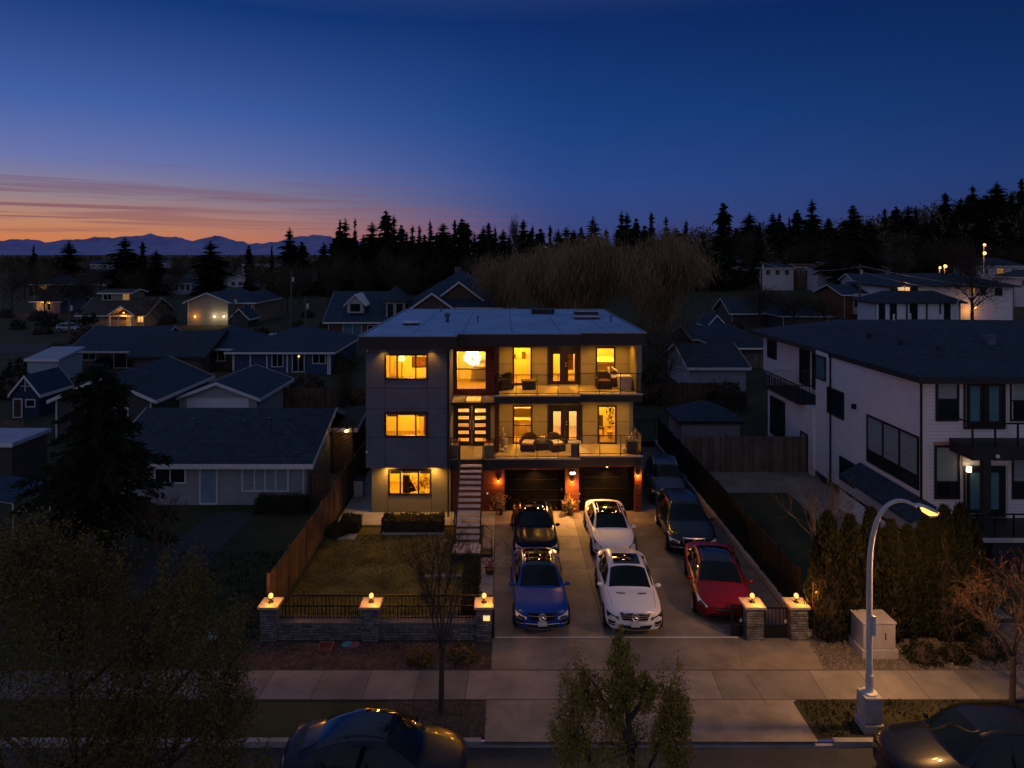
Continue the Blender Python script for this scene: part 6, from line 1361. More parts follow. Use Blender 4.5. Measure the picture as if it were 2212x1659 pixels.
# ------------------------------------------------------------------ houses
WALLC = {}
def wmat(key, col, kind='siding'):
    return mat('wall_' + key, col, .75, kind=kind, var=.12, scale=1.5)
def house(label, X0, X1, Y0, Y1, zw, zr, wall, roof, rt='x', ov=.4, wins=(), name='house', base=None, cat='house', doors=(), chimney=None, trim='white_trim', detail=True):
    """walls, pitched roof with eaves, trim boards; windows on the street side ('f'), right side ('r') or left side ('l')"""
    g = hill((X0 + X1) / 2, (Y0 + Y1) / 2) if base is None else base
    t = thing(name, label, cat, ((X0 + X1) / 2, Y0, g)); xm, ym = (X0 + X1) / 2, (Y0 + Y1) / 2; zw += g; zr += g
    mb = MB().box(X0, X1, Y0, Y1, g - .5, zw)
    if rt == 'x':
        for x in (X0, X1 - .02): mb.slab([(x, Y0, zw), (x + .02, Y0, zw), (x + .02, ym, zr - .06), (x, ym, zr - .06)], .001) if 0 else None
        for x in (X0 + .001, X1 - .001): mb.face([(x, Y0, zw), (x, Y1, zw), (x, ym, zr - .08)])
    elif rt == 'y':
        for y in (Y0 + .001, Y1 - .001): mb.face([(X0, y, zw), (X1, y, zw), (xm, y, zr - .08)])
    mb.build('wall', wall, t)
    r = MB(); th = .16; a, b, c, d = X0 - ov, X1 + ov, Y0 - ov, Y1 + ov
    if rt == 'x':
        e = zw - (zr - zw) * ov / max(.1, ym - Y0); r.slab([(a, c, e), (b, c, e), (b, ym, zr), (a, ym, zr)], th).slab([(b, d, e), (a, d, e), (a, ym + .002, zr), (b, ym + .002, zr)], th)
        tr = MB().box(a, b, c - .03, c - .002, e - .24, e + .01).box(a, b, d + .002, d + .03, e - .24, e + .01)
        for x in (a - .03, b + .001): tr.slab([(x, c, e + .02), (x + .03, c, e + .02), (x + .03, ym, zr + .02), (x, ym, zr + .02)], .24).slab([(x + .03, d, e + .02), (x, d, e + .02), (x, ym + .002, zr + .02), (x + .03, ym + .002, zr + .02)], .24)
    elif rt == 'y':
        e = zw - (zr - zw) * ov / max(.1, xm - X0); r.slab([(a, d, e), (a, c, e), (xm, c, zr), (xm, d, zr)], th).slab([(b, c, e), (b, d, e), (xm + .002, d, zr), (xm + .002, c, zr)], th)
        tr = MB().box(a - .03, a - .002, c, d, e - .24, e + .01).box(b + .002, b + .03, c, d, e - .24, e + .01)
        for y in (c - .03, d + .001): tr.slab([(a, y + .03, e + .02), (a, y, e + .02), (xm, y, zr + .02), (xm, y + .03, zr + .02)], .24).slab([(b, y, e + .02), (b, y + .03, e + .02), (xm + .002, y + .03, zr + .02), (xm + .002, y, zr + .02)], .24)
    elif rt == 'hip':
        e = zw - .05; k = min(ym - Y0, xm - X0) * .98
        if X1 - X0 >= Y1 - Y0: p, q = (a + k + ov, ym, zr), (b - k - ov, ym, zr)
        else: p, q = (xm, c + k + ov, zr), (xm, d - k - ov, zr)
        if X1 - X0 >= Y1 - Y0: r.face([(a, c, e), (b, c, e), q, p]).face([(b, d, e), (a, d, e), p, q]).face([(b, c, e), (b, d, e), q]).face([(a, d, e), (a, c, e), p])
        else: r.face([(a, c, e), (b, c, e), p]).face([(b, d, e), (a, d, e), q]).face([(b, c, e), (b, d, e), q, p]).face([(a, d, e), (a, c, e), p, q])
        r.face([(a, c, e - .15), (a, d, e - .15), (b, d, e - .15), (b, c, e - .15)])
        tr = MB().box(a - .03, b + .03, c - .03, c - .001, e - .2, e + .0).box(a - .03, b + .03, d + .001, d + .03, e - .2, e).box(a - .03, a - .001, c, d, e - .2, e).box(b + .001, b + .03, c, d, e - .2, e)
    else:   # flat or leaning: rt = ('flat', rise)
        r.slab([(a, c, zw + .12), (b, c, zw + .12), (b, d, zr + .12), (a, d, zr + .12)], .22); tr = MB().box(a, b, c - .03, c - .002, zw - .12, zw + .13)
    ro = r.build('roof', roof, t); tr.build('roof_trim', M(trim), ro)
    if rt in ('x', 'y', 'hip') and X1 - X0 > 6 and detail:
        for f_, hh in ((.3, .35), (.58, .25), (.72, .4)):
            px_ = X0 + (X1 - X0) * f_; py_ = Y0 + (ym - Y0) * .62
            zz_ = zw + (zr - zw) * (.62 if rt == 'x' else 1 - abs(px_ - xm) / max(.1, xm - X0) if rt == 'y' else min(.55, 2.2 * min(f_, 1 - f_)))
            MB().lathe([(.07, -.15), (.07, hh), (.12, hh), (.12, hh + .06)], (px_, py_, zz_), 7).build('pipe_vent', M('vent'), ro)
        for xa in (X0 + .1, X1 - .18): MB().box(xa, xa + .08, Y0 - .1, Y0 - .02, g, zw - .1).build('downpipe', M(trim), t)
    if chimney:
        x, y, w_, h_ = chimney; MB().box(x - w_, x + w_, y - w_, y + w_, zw, zr + h_).build('chimney', M('ledge_stone'), ro)
    def opening(side, u0, u1, z0, z1, kind, nm):
        z0 += g; z1 += g; w_ = min(.09, (u1 - u0) * .09 + .015); f = MB(); p = MB()
        def bx(m, ua, ub, d0, d1, za, zb):
            if side == 'f': m.box(ua, ub, Y0 - d1, Y0 - d0, za, zb)
            elif side == 'r': m.box(X1 + d0, X1 + d1, ua, ub, za, zb)
            else: m.box(X0 - d1, X0 - d0, ua, ub, za, zb)
        bx(f, u0 - w_, u1 + w_, .001, .06, z1, z1 + w_); bx(f, u0 - w_, u1 + w_, .001, .07, z0 - w_, z0); bx(f, u0 - w_, u0, .001, .06, z0, z1); bx(f, u1, u1 + w_, .001, .06, z0, z1)
        if nm == 'window' and u1 - u0 > .9: um = (u0 + u1) / 2; bx(f, um - .03, um + .03, .001, .05, z0, z1)
        fr = f.build(nm, M(trim if kind not in ('dark',) else 'dark_frame'), t)
        bx(p, u0, u1, .001, .03, z0, z1); p.build('pane' if nm == 'window' else 'door_leaf', M(kind if kind in MATS else 'night_glass'), fr); return fr
    for s, u0, u1, z0, z1, k in wins: opening(s, u0, u1, z0, z1, k, 'window')
    for s, u0, u1, z0, z1, k in doors: opening(s, u0, u1, z0, z1, k, 'door')
    return t
mat('pale_door', (.22, .34, .42), .5); mat('garage_white', (.80, .80, .84), .6, kind='siding', var=.06, scale=1); mat('brown_door', (.06, .035, .025), .6)
NG = 'night_glass'
# --- left bungalow next door
t = house('low white sided bungalow with dark roof and pale blue door, left of the lit house', -20.5, -10.25, 35.6, 44.6, 2.42, 4.05, wmat('white', (.36, .36, .38)), M('roof_dark'), 'x', .45,
          [('f', -13.55, -10.9 - .35, .78, 2.2, 'blind_glass'), ('f', -18.1, -16.6, 1.2, 2.2, NG)], doors=[('f', -15.75, -14.95, .12, 2.15, 'pale_door')], name='bungalow')
for xx in (-12.95, -11.85): MB().box(xx - .03, xx + .03, 35.54, 35.57, .78, 2.2).build('mullion', M('white_trim'), t)
MB().box(-15.55, -15.15, 35.56, 35.595, 2.2, 2.34).build('door_sign', mat('red_sign', (.25, .04, .03), .7), t)
MB().box(-11.15, -10.85, 41.2, 41.35, 3.2, 3.42).build('roof_vent', M('white_trim'), t)
t = house('ochre lit lean to annex behind the dark bungalow', -10.2, -8.9, 40.5, 46.0, 2.9, 3.3, wmat('ochre', (.30, .20, .09)), M('roof_brown'), 'x', .35, name='annex', cat='shed')
lamp('annex_light', (-9.2, 40.1, 2.65), 9, (1, .6, .2), t, .05); MB().sphere((-9.2, 40.3, 2.65), .05, 6).build('lamp_glass', M('bulb'), t)
t = thing('lattice_trellis', 'slanting wooden lattice trellis against the ochre annex', 'trellis', (-9.3, 39.6, 0)); q = MB()
for k in range(12): q.tube([(-9.9 + .0 * k, 39.7, .3 + .22 * k), (-8.75, 39.7, .9 + .22 * k)], .025, 4)
q.build('slats', M('wood_fence'), t); MB().box(-9.95, -9.87, 39.66, 39.76, 0, 2.9).box(-8.78, -8.7, 39.66, 39.76, 0, 3.4).build('frame', M('wood_fence'), t)
# --- garage behind it
t = house('pale double garage with wide white door behind the dark bungalow', -24.6, -18.7, 51.8, 59.5, 2.3, 3.4, wmat('garage', (.42, .40, .42)), M('roof_blue'), 'y', .35, name='garage', cat='garage', doors=[('f', -23.9, -19.35, .02, 2.05, 'garage_white')])
t = house('brown shed with white rakes half hidden by the big dark conifer', -31.5, -24.6, 48, 57, 3.0, 4.5, wmat('shed_brown', (.07, .06, .06)), M('roof_dark'), 'y', .35, name='shed', cat='shed', wins=[('f', -27.2, -26.4, 1.3, 2.2, NG)])
t = house('tall narrow navy garden shed with white trim at the far left', -39.3, -37.1, 54.6, 58.5, 2.05, 3.4, wmat('navy', (.022, .035, .07)), M('roof_blue'), 'y', .18, name='garden_shed', cat='shed', wins=[('f', -38.1, -37.45, .9, 1.4, NG)], doors=[('f', -39.1, -38.5, .05, 1.45, 'brown_door')])
MB().box(-38.23, -38.17, 54.54, 54.56, 2.1, 3.2).box(-38.6, -37.8, 54.54, 54.56, 2.5, 2.55).build('gable_trim', M('white_trim'), t)
house('flat pale roofed carport at the left edge', -31.0, -27.7, 38.5, 41.5, 2.35, 2.35, wmat('shed_brown', (.07, .06, .06)), mat('pale_roof', (.34, .40, .50), .6), 'flat', .15, name='carport', cat='carport')
t = thing('awning_frame', 'white pipe awning frame cut by the left edge below the carport', 'awning', (-22.6, 30.5, 0)); MB().tube([(-24, 30.5, 2.3), (-21.9, 30.5, 1.95), (-21.9, 30.5, 0)], .05, 6).tube([(-24, 33, 2.3), (-21.9, 33, 1.95), (-21.9, 33, 0)], .05, 6).build('frame', M('white_trim'), t); MB().slab([(-25, 30.4, 2.5), (-21.8, 30.4, 2.02), (-21.8, 33.1, 2.02), (-25, 33.1, 2.5)], .03).build('cover', M('roof_blue'), t)
# --- old brown house with carport, and its white lean-to
t = house('low old house with blue black roof and open carport at the left', -49, -40.5, 78, 88, 2.3, 4.3, wmat('oldbrown', (.11, .085, .07)), M('roof_blue'), 'x', .6, name='old_house', wins=[('f', -48, -46.6, 1, 1.9, NG), ('f', -44.4, -41.6, .1, 1.9, 'door_slab')], trim='cream_trim')
house('white lean to shed with a sloping pale roof beside the old house', -48.8, -45.6, 70, 74, 2.2, 2.9, wmat('bluewhite', (.32, .40, .44)), mat('pale_roof', (.34, .40, .50), .6), 'flat', .2, name='lean_to_shed', cat='shed')
house('brown gable ended house behind the shed with white rakes', -40.2, -32.5, 74, 84, 2.2, 4.2, wmat('taupe', (.10, .08, .08)), M('roof_dark'), 'x', .5, trim='dark_frame', wins=[('r', 76, 77.4, 1, 2, NG)])
# --- blue house in the middle distance
t = house('blue sided house with white window trim and two skylights', -29.4, -18.7, 74, 87, 2.55, 4.55, wmat('blue', (.045, .075, .16)), M('roof_blue'), 'hip', .6, [('f', -25.0, -23.9, .9, 2.25, NG), ('f', -22.8, -21.6, .35, 2.25, NG), ('f', -20.6, -19.3, 1.25, 2.2, NG)])
MB().box(-26.9, -26.2, 78.2, 79.2, 3.65, 3.85).box(-24.6, -23.9, 78.2, 79.2, 3.65, 3.85).build('skylight', M('teal_glass'), t)
for xx in (-29.2, -27.4, -25.6, -23.4, -19.0, -18.75): MB().box(xx - .07, xx + .07, 73.95, 74.0, 0, 2.5).build('corner_board', M('white_trim'), t)
MB().sphere((-22.1, 73.8, 2.0), .09, 7).build('lamp_glass', M('bulb'), t)
house('left wing of the blue house, brown walled with a white window', -36.3, -29.5, 77, 87, 2.5, 4.3, wmat('wing', (.12, .05, .035)), M('roof_blue'), 'hip', .5, [('f', -33.0, -31.4, 1.05, 2.1, NG)], name='house_wing')
# --- big gabled brown house behind
t = house('big brown house with hipped navy roof and stacked white edged gables', -16.0, 1.2, 108, 128, 4.7, 10.2, wmat('bigbrown', (.11, .065, .05)), M('roof_blue'), 'hip', .8, [('f', -11, -9, 1, 2.4, NG)], chimney=(-20 + 12, 120, .5, .6))
for x0, x1, zb, zp, y in ((-14.6, -7.4, 4.4, 6.9, 105.6), (-10.8, -3.3, 5.7, 8.5, 109.2)):
    xm = (x0 + x1) / 2; rf_ = MB().slab([(x0 - .4, y + 9, zb - .2), (x0 - .4, y - .4, zb - .2), (xm, y - .4, zp + .15), (xm, y + 9, zp + .15)], .15).slab([(x1 + .4, y - .4, zb - .2), (x1 + .4, y + 9, zb - .2), (xm, y + 9, zp + .15), (xm, y - .4, zp + .15)], .15).build('gable_roof', M('roof_blue'), t)
    MB().face([(x0, y, zb - .1), (x1, y, zb - .1), (xm, y, zp)]).box(x0, x1, y, y + 4, 2, zb - .11).build('gable_wall', mat('wall_bigbrown', (.11, .065, .05)), t)
    MB().slab([(x0 - .42, y - .40, zb - .14), (x0 - .42, y - .46, zb - .14), (xm, y - .46, zp + .2), (xm, y - .40, zp + .2)], .32).slab([(x1 + .42, y - .46, zb - .14), (x1 + .42, y - .40, zb - .14), (xm, y - .40, zp + .2), (xm, y - .46, zp + .2)], .32).build('rake_trim', M('white_trim'), rf_)
# low wing with dormer and turret
t2 = house('low brown wing with white dormer, left of the turret house', -27.0, -17.2, 105, 118, 3.0, 7.0, wmat('bigbrown', (.11, .065, .05)), M('roof_blue'), 'x', .6, [('f', -24.6, -21.8, .4, 2.5, 'teal_glass'), ('f', -20.8, -18, .8, 2.0, NG)], name='house_wing')
dx0, dx1 = ax(751, 106), ax(786, 106); dm = (dx0 + dx1) / 2
dw = MB().box(dx0, dx1, 105.6, 110, az(676, 106), az(655, 106)).face([(dx0, 105.6, az(655, 106)), (dx1, 105.6, az(655, 106)), (dm, 105.6, az(638, 106))]).build('dormer', wmat('dormer', (.42, .40, .42)), t2)
MB().slab([(dx0 - .5, 111, az(659, 106)), (dx0 - .5, 105.3, az(659, 106)), (dm, 105.3, az(635, 106)), (dm, 111, az(635, 106))], .2).slab([(dx1 + .5, 105.3, az(659, 106)), (dx1 + .5, 111, az(659, 106)), (dm, 111, az(635, 106)), (dm, 105.3, az(635, 106))], .2).build('dormer_roof', M('white_trim'), dw)
MB().box(dm - .75, dm + .75, 105.55, 105.595, az(672, 106), az(656, 106)).build('dormer_window', M('night_glass'), dw)
tx, ty = ax(857, 107), 107; tz0, tz1 = 0, az(648, 107)
q = MB().lathe([(2.0, 0), (2.0, tz1)], (tx, ty, 0), 8).build('turret', wmat('turret', (.40, .35, .33)), t2)
q2 = MB().lathe([(2.5, tz1 - .15), (2.5, tz1), (.05, tz1 + 2.3)], (tx, ty, 0), 8).build('turret_roof', M('roof_dark'), q)
for k in range(3, 8): a = 2 * pi * (k + .5) / 8; x, y = tx + 1.87 * cos(a), ty + 1.87 * sin(a); c_, s_ = -sin(a), cos(a); MB().face([(x - c_ * .5, y - s_ * .5, tz1 - 2.6), (x + c_ * .5, y + s_ * .5, tz1 - 2.6), (x + c_ * .5, y + s_ * .5, tz1 - .5), (x - c_ * .5, y - s_ * .5, tz1 - .5)]).build('turret_window', M('night_glass'), q)
# --- craftsman house with lit porch
t = house('craftsman house with pale yellow walls and a glowing arched porch', ax(173, 122), ax(312, 122), 122, 132, 2.45, 5.0, wmat('yellow', (.32, .29, .17)), M('roof_brown'), 'x', .6, [('f', ax(183, 122), ax(205, 122), 1.1, 2.1, NG), ('f', ax(298, 122), ax(310, 122), .9, 2.0, 'lit_window')])
house('upper storey block of the craftsman house with a lit right window', ax(219, 126), ax(281, 126), 126, 131, 6.0, 6.5, wmat('yellow', (.32, .29, .17)), M('roof_brown'), 'x', .5, [('f', ax(224, 126), ax(241, 126), 4.6, 5.7, NG), ('f', ax(266, 126), ax(279, 126), 4.6, 5.7, 'lit_dim')], name='upper_storey')
px0, px1 = ax(236, 119.5), ax(290, 119.5); pm_ = (px0 + px1) / 2
po = MB().slab([(px0 - .3, 122.4, 2.3), (px0 - .3, 119.2, 2.3), (pm_, 119.2, 4.0), (pm_, 122.4, 4.0)], .18).slab([(px1 + .3, 119.2, 2.3), (px1 + .3, 122.4, 2.3), (pm_, 122.4, 4.0), (pm_, 119.2, 4.0)], .18).build('porch_roof', M('roof_brown'), t)
MB().box(px0, px0 + .2, 119.3, 119.5, 0, 2.3).box(px1 - .2, px1, 119.3, 119.5, 0, 2.3).box(pm_ - .6, pm_ - .45, 119.3, 119.5, 0, 2.6).box(px0, px1, 119.3, 119.5, .2, .4).build('porch_post', M('white_trim'), po)
MB().slab([(px0 - .32, 119.18, 2.34), (px0 - .32, 119.12, 2.34), (pm_, 119.12, 4.06), (pm_, 119.18, 4.06)], .25).slab([(px1 + .32, 119.12, 2.34), (px1 + .32, 119.18, 2.34), (pm_, 119.18, 4.06), (pm_, 119.12, 4.06)], .25).build('rake_trim', M('white_trim'), po)
MB().box(pm_ - .55, pm_ + .3, 121.9, 121.98, .2, 2.2).build('door', M('lit_dim'), t); lamp('porch_light', (pm_ - .6, 120.8, 2.5), 130, AMBER, t, .1); lamp('porch_light', (ax(303, 121), 120.6, 2.2), 30, AMBER, t, .1); MB().sphere((pm_ - .6, 121.2, 2.6), .14, 7).build('lamp_glass', M('bulb'), t)
# --- split level house with lit windows at far left
t = house('far split level blue house with an amber lit lower window, at the left', ax(72, 150), ax(130, 150), 150, 160, 2.8, 4.2, wmat('split', (.16, .16, .2)), M('roof_blue'), 'x', .6, [('f', ax(80, 150), ax(96, 150), .6, 2.3, 'lit_dim'), ('f', ax(103, 150), ax(110, 150), .6, 2.3, NG)])
house('upper block of the far blue split level house with a small lit window', ax(72, 156), ax(140, 156), 156, 164, 6.2, 8.2, wmat('split', (.16, .16, .2)), M('roof_blue'), 'hip', .6, [('f', ax(84, 156), ax(101, 156), 5.0, 5.9, 'lit_dim'), ('f', ax(108, 156), ax(124, 156), 5.0, 5.9, NG)], name='upper_storey')
lamp('porch_light', (ax(88, 148.6), 148.6, 2.2), 90, AMBER, t, .1)
# --- pale gabled house with three lamps
t = house('pale gable ended two storey house with three bright wall lamps', ax(405, 125), ax(493, 125), 125, 140, 4.45, 6.0, wmat('pale', (.30, .30, .24)), M('roof_blue'), 'y', .6)
for px in (421, 463, 483):
    x = ax(px, 124.7); MB().sphere((x, 124.75, az(684, 124.7)), .16, 8).build('wall_lamp', M('bulb' if px < 440 else 'bulb_white'), t); lamp('wall_lamp_light', (x, 124.2, az(684, 124.2)), 45, AMBER if px < 440 else (1, .7, .4), t, .1)
house('tan rear wing of the pale house with a dark upper window', ax(500, 128), ax(550, 128), 128, 142, 4.0, 5.8, wmat('tan', (.24, .18, .12)), M('roof_blue'), 'hip', .5, [('f', ax(529, 128), ax(543, 128), 2.2, 3.6, NG)], name='house_wing')
house('small dark gabled shed before the pale house with lamps', ax(502, 122), ax(541, 122), 121, 126, 1.8, 3.4, wmat('shed_brown', (.07, .06, .06)), M('roof_dark'), 'y', .3, name='shed', cat='shed')
# --- scattered far houses to the left
wmat('fw', (.62, .57, .58)); wmat('fw2', (.46, .43, .50)); wmat('fb', (.05, .09, .18)); wmat('ft', (.22, .14, .09))
FAR = [(160, 240, 600, 618, 618, 'fw', 'roof_blue', 'x', 'long low white house beyond the craftsman house'), (228, 262, 607, 621, 622, 'ft', 'roof_brown', 'y', 'small tan gabled house right of the long white one'),
       (415, 466, 601, 628, 631, 'fb', 'roof_red', 'hip', 'small blue house with red roof before the far trees'), (492, 545, 605, 620, 623, 'fw', 'roof_blue', 'y', 'white house with shallow front gable and dark windows'),
       (340, 366, 608, 630, 636, 'fw', 'roof_dark', 'x', 'pinkish white house wall among bare trees'), (372, 415, 610, 632, 636, 'fw2', 'roof_dark', 'x', 'grey violet house among bare trees left of the red roof'),
       (523, 589, 571, 596, 599, 'fw', 'roof_dark', 'flat', 'white flat roofed modern house standing above the far trees'), (683, 740, 606, 628, 632, 'ft', 'roof_brown', 'x', 'tan house with brown roof behind the dormer wing'), (741, 795, 600, 628, 634, 'fw2', 'roof_blue', 'x', 'grey house with bluish roof next to the tan house'),
       (195, 235, 570, 580, 582, 'fw2', 'roof_blue', 'x', 'low warehouse under the pair of conifers at left'), (328, 358, 568, 576, 578, 'fw2', 'roof_blue', 'x', 'tiny far white roofed building beyond the conifer pair'),
       (40, 75, 585, 600, 604, 'fw2', 'roof_dark', 'x', 'dim grey house at the far left below the first conifer'), (590, 640, 585, 604, 610, 'ft', 'roof_dark', 'x', 'dim brown house behind the first utility pole'), (250, 300, 588, 600, 606, 'ft', 'roof_dark', 'hip', 'dim house under the two big left conifers')]
for a, b, pe, pb, pg, wm_, rm_, rt, lab in FAR:
    Y = min(FPX * EYE / (pg - 548), 420); X0, X1 = ax(a, Y), ax(b, Y); g = az(pg, Y); zw = az(pe, Y) - g; w_ = X1 - X0
    house(lab, X0, X1, Y, Y + max(6, w_ * .8), zw, zw + (w_ * .22 if rt != 'flat' else .3), M('wall_' + wm_), M(rm_), rt, .5, [('f', X0 + w_ * f, X0 + w_ * (f + .14), zw * .35, zw * .8, NG) for f in (.15, .45, .72)], base=g)
# houses peeping out of the tree line and on the hill
for px, py, w_, Y, lab, wl_ in ((763, 551, 22, 252, 'pinkish house wall glimpsed in the dark tree line', 'ft'), (912, 551, 18, 252, 'small pale gable in the middle of the tree line', 'fw2'), (972, 545, 40, 255, 'tan gabled house high in the tree line right of centre', 'ft'), (1703, 512, 52, 205, 'white house with long eaves on the upper hillside', 'fw'), (2048, 505, 44, 215, 'pale house high on the hill before the conifers', 'ft'), (2100, 512, 30, 215, 'small pale gabled house on the hill, right of a tan one', 'fw2'), (2010, 502, 26, 225, 'dim tan house high on the hill left of the pale one', 'ft')):
    Y = min((abs(az(py + 10, y_) - hill(ax(px, y_), y_)), y_) for y_ in range(200, 420, 3))[1] if px > 1500 else Y
    p = at(px, py + 8, Y); w2 = w_ * Y / FPX / 2; g0 = min(hill(p.x, Y), p.z)
    t = house(lab, p.x - w2, p.x + w2, Y, Y + 7, p.z - g0 + 2.2, p.z - g0 + 2.2 + w2 * .45, M('wall_' + wl_), M('roof_dark'), 'y' if w_ < 45 else 'hip', .5, [('f', p.x - w2 * .5, p.x - w2 * .1, p.z - g0 - .2, p.z - g0 + 1.0, NG), ('f', p.x + w2 * .2, p.x + w2 * .6, p.z - g0 - .2, p.z - g0 + 1.0, NG)], base=g0)
# --- houses on the right
RT = [(1496, 1588, 584, 604, 606, 'fw2', 'roof_blue', 'hip', 200, 'low white house with blue grey hip roof beside the willow'), (1647, 1714, 578, 596, 600, 'fw', 'roof_dark', 'hip', 185, 'white house with hip roof below the hillside, centre right'),
      (1766, 1782, 580, 598, 600, 'fw', 'roof_dark', 'y', 180, 'little white gabled house right of the white hip roofed house'), (1722, 1762, 576, 598, 602, 'ft', 'roof_red', 'x', 190, 'dim reddish house between the two white ones'),
      (1846, 1925, 604, 622, 640, 'fw2', 'roof_blue', 'x', 150, 'grey house with blue roof behind the leaning pole'), (2108, 2215, 574, 596, 602, 'fw', 'roof_blue', 'hip', 175, 'long white house with blue roof at the right edge'), (2195, 2290, 598, 640, 660, 'fw', 'roof_dark', 'hip', 150, 'white house cut by the right edge beside the big white one')]
RT += [(1392, 1432, 588, 606, 610, 'fw2', 'roof_dark', 'x', 190, 'pale low house just right of the tallest willow crown'), (1600, 1640, 582, 598, 604, 'ft', 'roof_dark', 'hip', 195, 'tan house left of the centre right utility pole'),
       (1560, 1600, 562, 576, 580, 'fw2', 'roof_blue', 'x', 203, 'pale house higher up behind the low white one'), (1790, 1840, 566, 586, 592, 'fw', 'roof_dark', 'hip', 186, 'white house with hip roof left of the leaning pole'),
       (1890, 1940, 560, 580, 586, 'fw2', 'roof_dark', 'x', 200, 'grey white house behind bare trees above the big white house'), (1960, 2010, 548, 566, 572, 'ft', 'roof_brown', 'hip', 204, 'brown house with hip roof high above the big white house')]
for a, b, pe, pb, pg, wm_, rm_, rt, Y, lab in RT:
    X0, X1 = ax(a, Y), ax(b, Y); g = min(hill((X0 + X1) / 2, Y + 4), az(pb, Y) - .2); zw = az(pe, Y) - g; w_ = X1 - X0
    house(lab, X0, X1, Y, Y + max(6, w_ * .7), zw, zw + w_ * .16, M('wall_' + wm_), M(rm_), rt, .5, [('f', X0 + w_ * f, X0 + w_ * (f + .13), zw - 2.0, zw - .7, 'lit_dim' if (a + int(f * 100)) % 7 == 1 else NG) for f in (.12, .42, .72)], base=g)
t = house('orange brown house with a white bay window behind the dark roof', ax(1822, 135), ax(1918, 135), 135, 146, az(634, 135), az(617, 135), wmat('orange', (.19, .065, .028)), M('roof_blue'), 'x', .7, [('f', ax(1846, 135), ax(1870, 135), 2.2, 4.6, NG)], base=0)
MB().box(ax(1842, 135), ax(1874, 135), 134.2, 134.99, 1.2, 5.2).build('bay', wmat('fw', (.4, .36, .38)), t); MB().box(ax(1847, 134), ax(1870, 134), 134.15, 134.19, 2.6, 4.6).build('bay_window', M('night_glass'), t)
# big white modern house far right
Yb = 128; t = house('big white two storey house with black hip roofs, far right', ax(1921, Yb), ax(2190, Yb), Yb, Yb + 14, az(617, Yb), az(592, Yb), mat('stucco', (.80, .79, .80), .8, var=.1), M('roof_dark'), 'hip', .9,
    [('f', ax(1925, Yb), ax(1938, Yb), az(640, Yb), az(618, Yb), NG), ('f', ax(1955, Yb), ax(1965, Yb), az(636, Yb), az(620, Yb), 'lit_window'), ('f', ax(1968, Yb), ax(1981, Yb), az(638, Yb), az(620, Yb), NG), ('f', ax(2118, Yb), ax(2128, Yb), az(636, Yb), az(620, Yb), NG), ('f', ax(2150, Yb), ax(2164, Yb), az(638, Yb), az(620, Yb), NG), ('f', ax(2095, Yb), ax(2106, Yb), az(636, Yb), az(622, Yb), 'lit_dim')], trim='dark_frame', base=0)
t = house('lower front storey of the big white house under its own hip roof', ax(1890, 122), ax(2075, 122), 122, 128, az(652, 122), az(630, 122), M('stucco'), M('roof_dark'), 'hip', .8,
    [('f', ax(1899, 122), ax(1911, 122), .7, az(655, 122), NG), ('f', ax(1923, 122), ax(1936, 122), .7, az(655, 122), NG), ('f', ax(1966, 122), ax(1981, 122), .3, az(654, 122), NG), ('f', ax(2040, 122), ax(2052, 122), .3, az(656, 122), NG)], trim='dark_frame', name='house_wing', base=0)
for px in (1958, 2001, 2030): MB().box(ax(px, 121.9), ax(px, 121.9) + .18, 121.8, 121.98, 0, az(652, 122) - .1).build('post', M('dark_frame'), t)
lamp('porch_light', (ax(2105, 126), 126.5, 2.4), 110, AMBER, t, .1); MB().sphere((ax(2107, 127.2), 127.3, az(664, 127.3)), .22, 7).build('wall_lamp', M('bulb'), t); lamp('soffit_light', (ax(1958, 126.6), 126.8, az(622, 127)), 60, (1, .62, .25), t, .1)
tag(MB().box(ax(1975, 117), ax(2075, 117), 116.5, 118, 0, 1.6).build('clipped_hedge', mat('hedge_dark', (.012, .014, .008), .95, bump=1., scale=2)), 'black clipped hedge along the front of the big white house', 'hedge')
# garage, sheds and low roofs behind the right yard
house('white sided garage with dark roof behind the reddish fence', ax(1491, 65), ax(1611, 65), 65, 74, 2.45, 4.0, wmat('garage2', (.36, .38, .42)), M('roof_dark'), 'x', .4, name='garage', cat='garage')
house('small pale garden shed with dark hip roof behind the grey brown fence', ax(1472, 45.3), ax(1598, 45.3), 45.3, 48.6, 2.1, 3.0, wmat('shed2', (.34, .33, .36)), M('roof_blue'), 'hip', .25, name='garden_shed', cat='shed', trim='dark_frame')
house('low dark bungalow with flat blue roof right of the willow', ax(1502, 88), ax(1600, 88), 88, 97, 2.3, 3.4, wmat('taupe', (.10, .08, .08)), M('roof_blue'), 'x', .6, [('f', ax(1512, 88), ax(1532, 88), .8, 2, NG)], trim='cream_trim')
house('small teal walled cabin at the foot of the brown willow', ax(1530, 102), ax(1566, 102), 102, 107, 2.6, 4.0, wmat('teal', (.04, .11, .16)), M('roof_dark'), 'y', .3, name='cabin', cat='cabin')
house('dark low house roofs between willow and the white neighbour', ax(1560, 80), ax(1660, 80), 80, 90, 2.2, 4.2, wmat('shed_brown', (.07, .06, .06)), M('roof_dark'), 'hip', .6)
house('low house with blue grey roof behind bare trees, right of centre', ax(1690, 118), ax(1790, 118), 118, 128, 2.4, 5.0, wmat('taupe', (.10, .08, .08)), M('roof_blue'), 'hip', .6)
house('dim roof between the blue grey roof and the orange house', ax(1580, 125), ax(1665, 125), 125, 134, 2.4, 4.6, wmat('taupe', (.10, .08, .08)), M('roof_dark'), 'x', .6)
tag(MB().lathe([(.9, 0), (.9, .5), (.3, .8)], (ax(697, 96), 96, 0), 10).build('lawn_cart', M('white_trim')), 'white garden cart on the strip of grass coloured as if lit', 'cart')

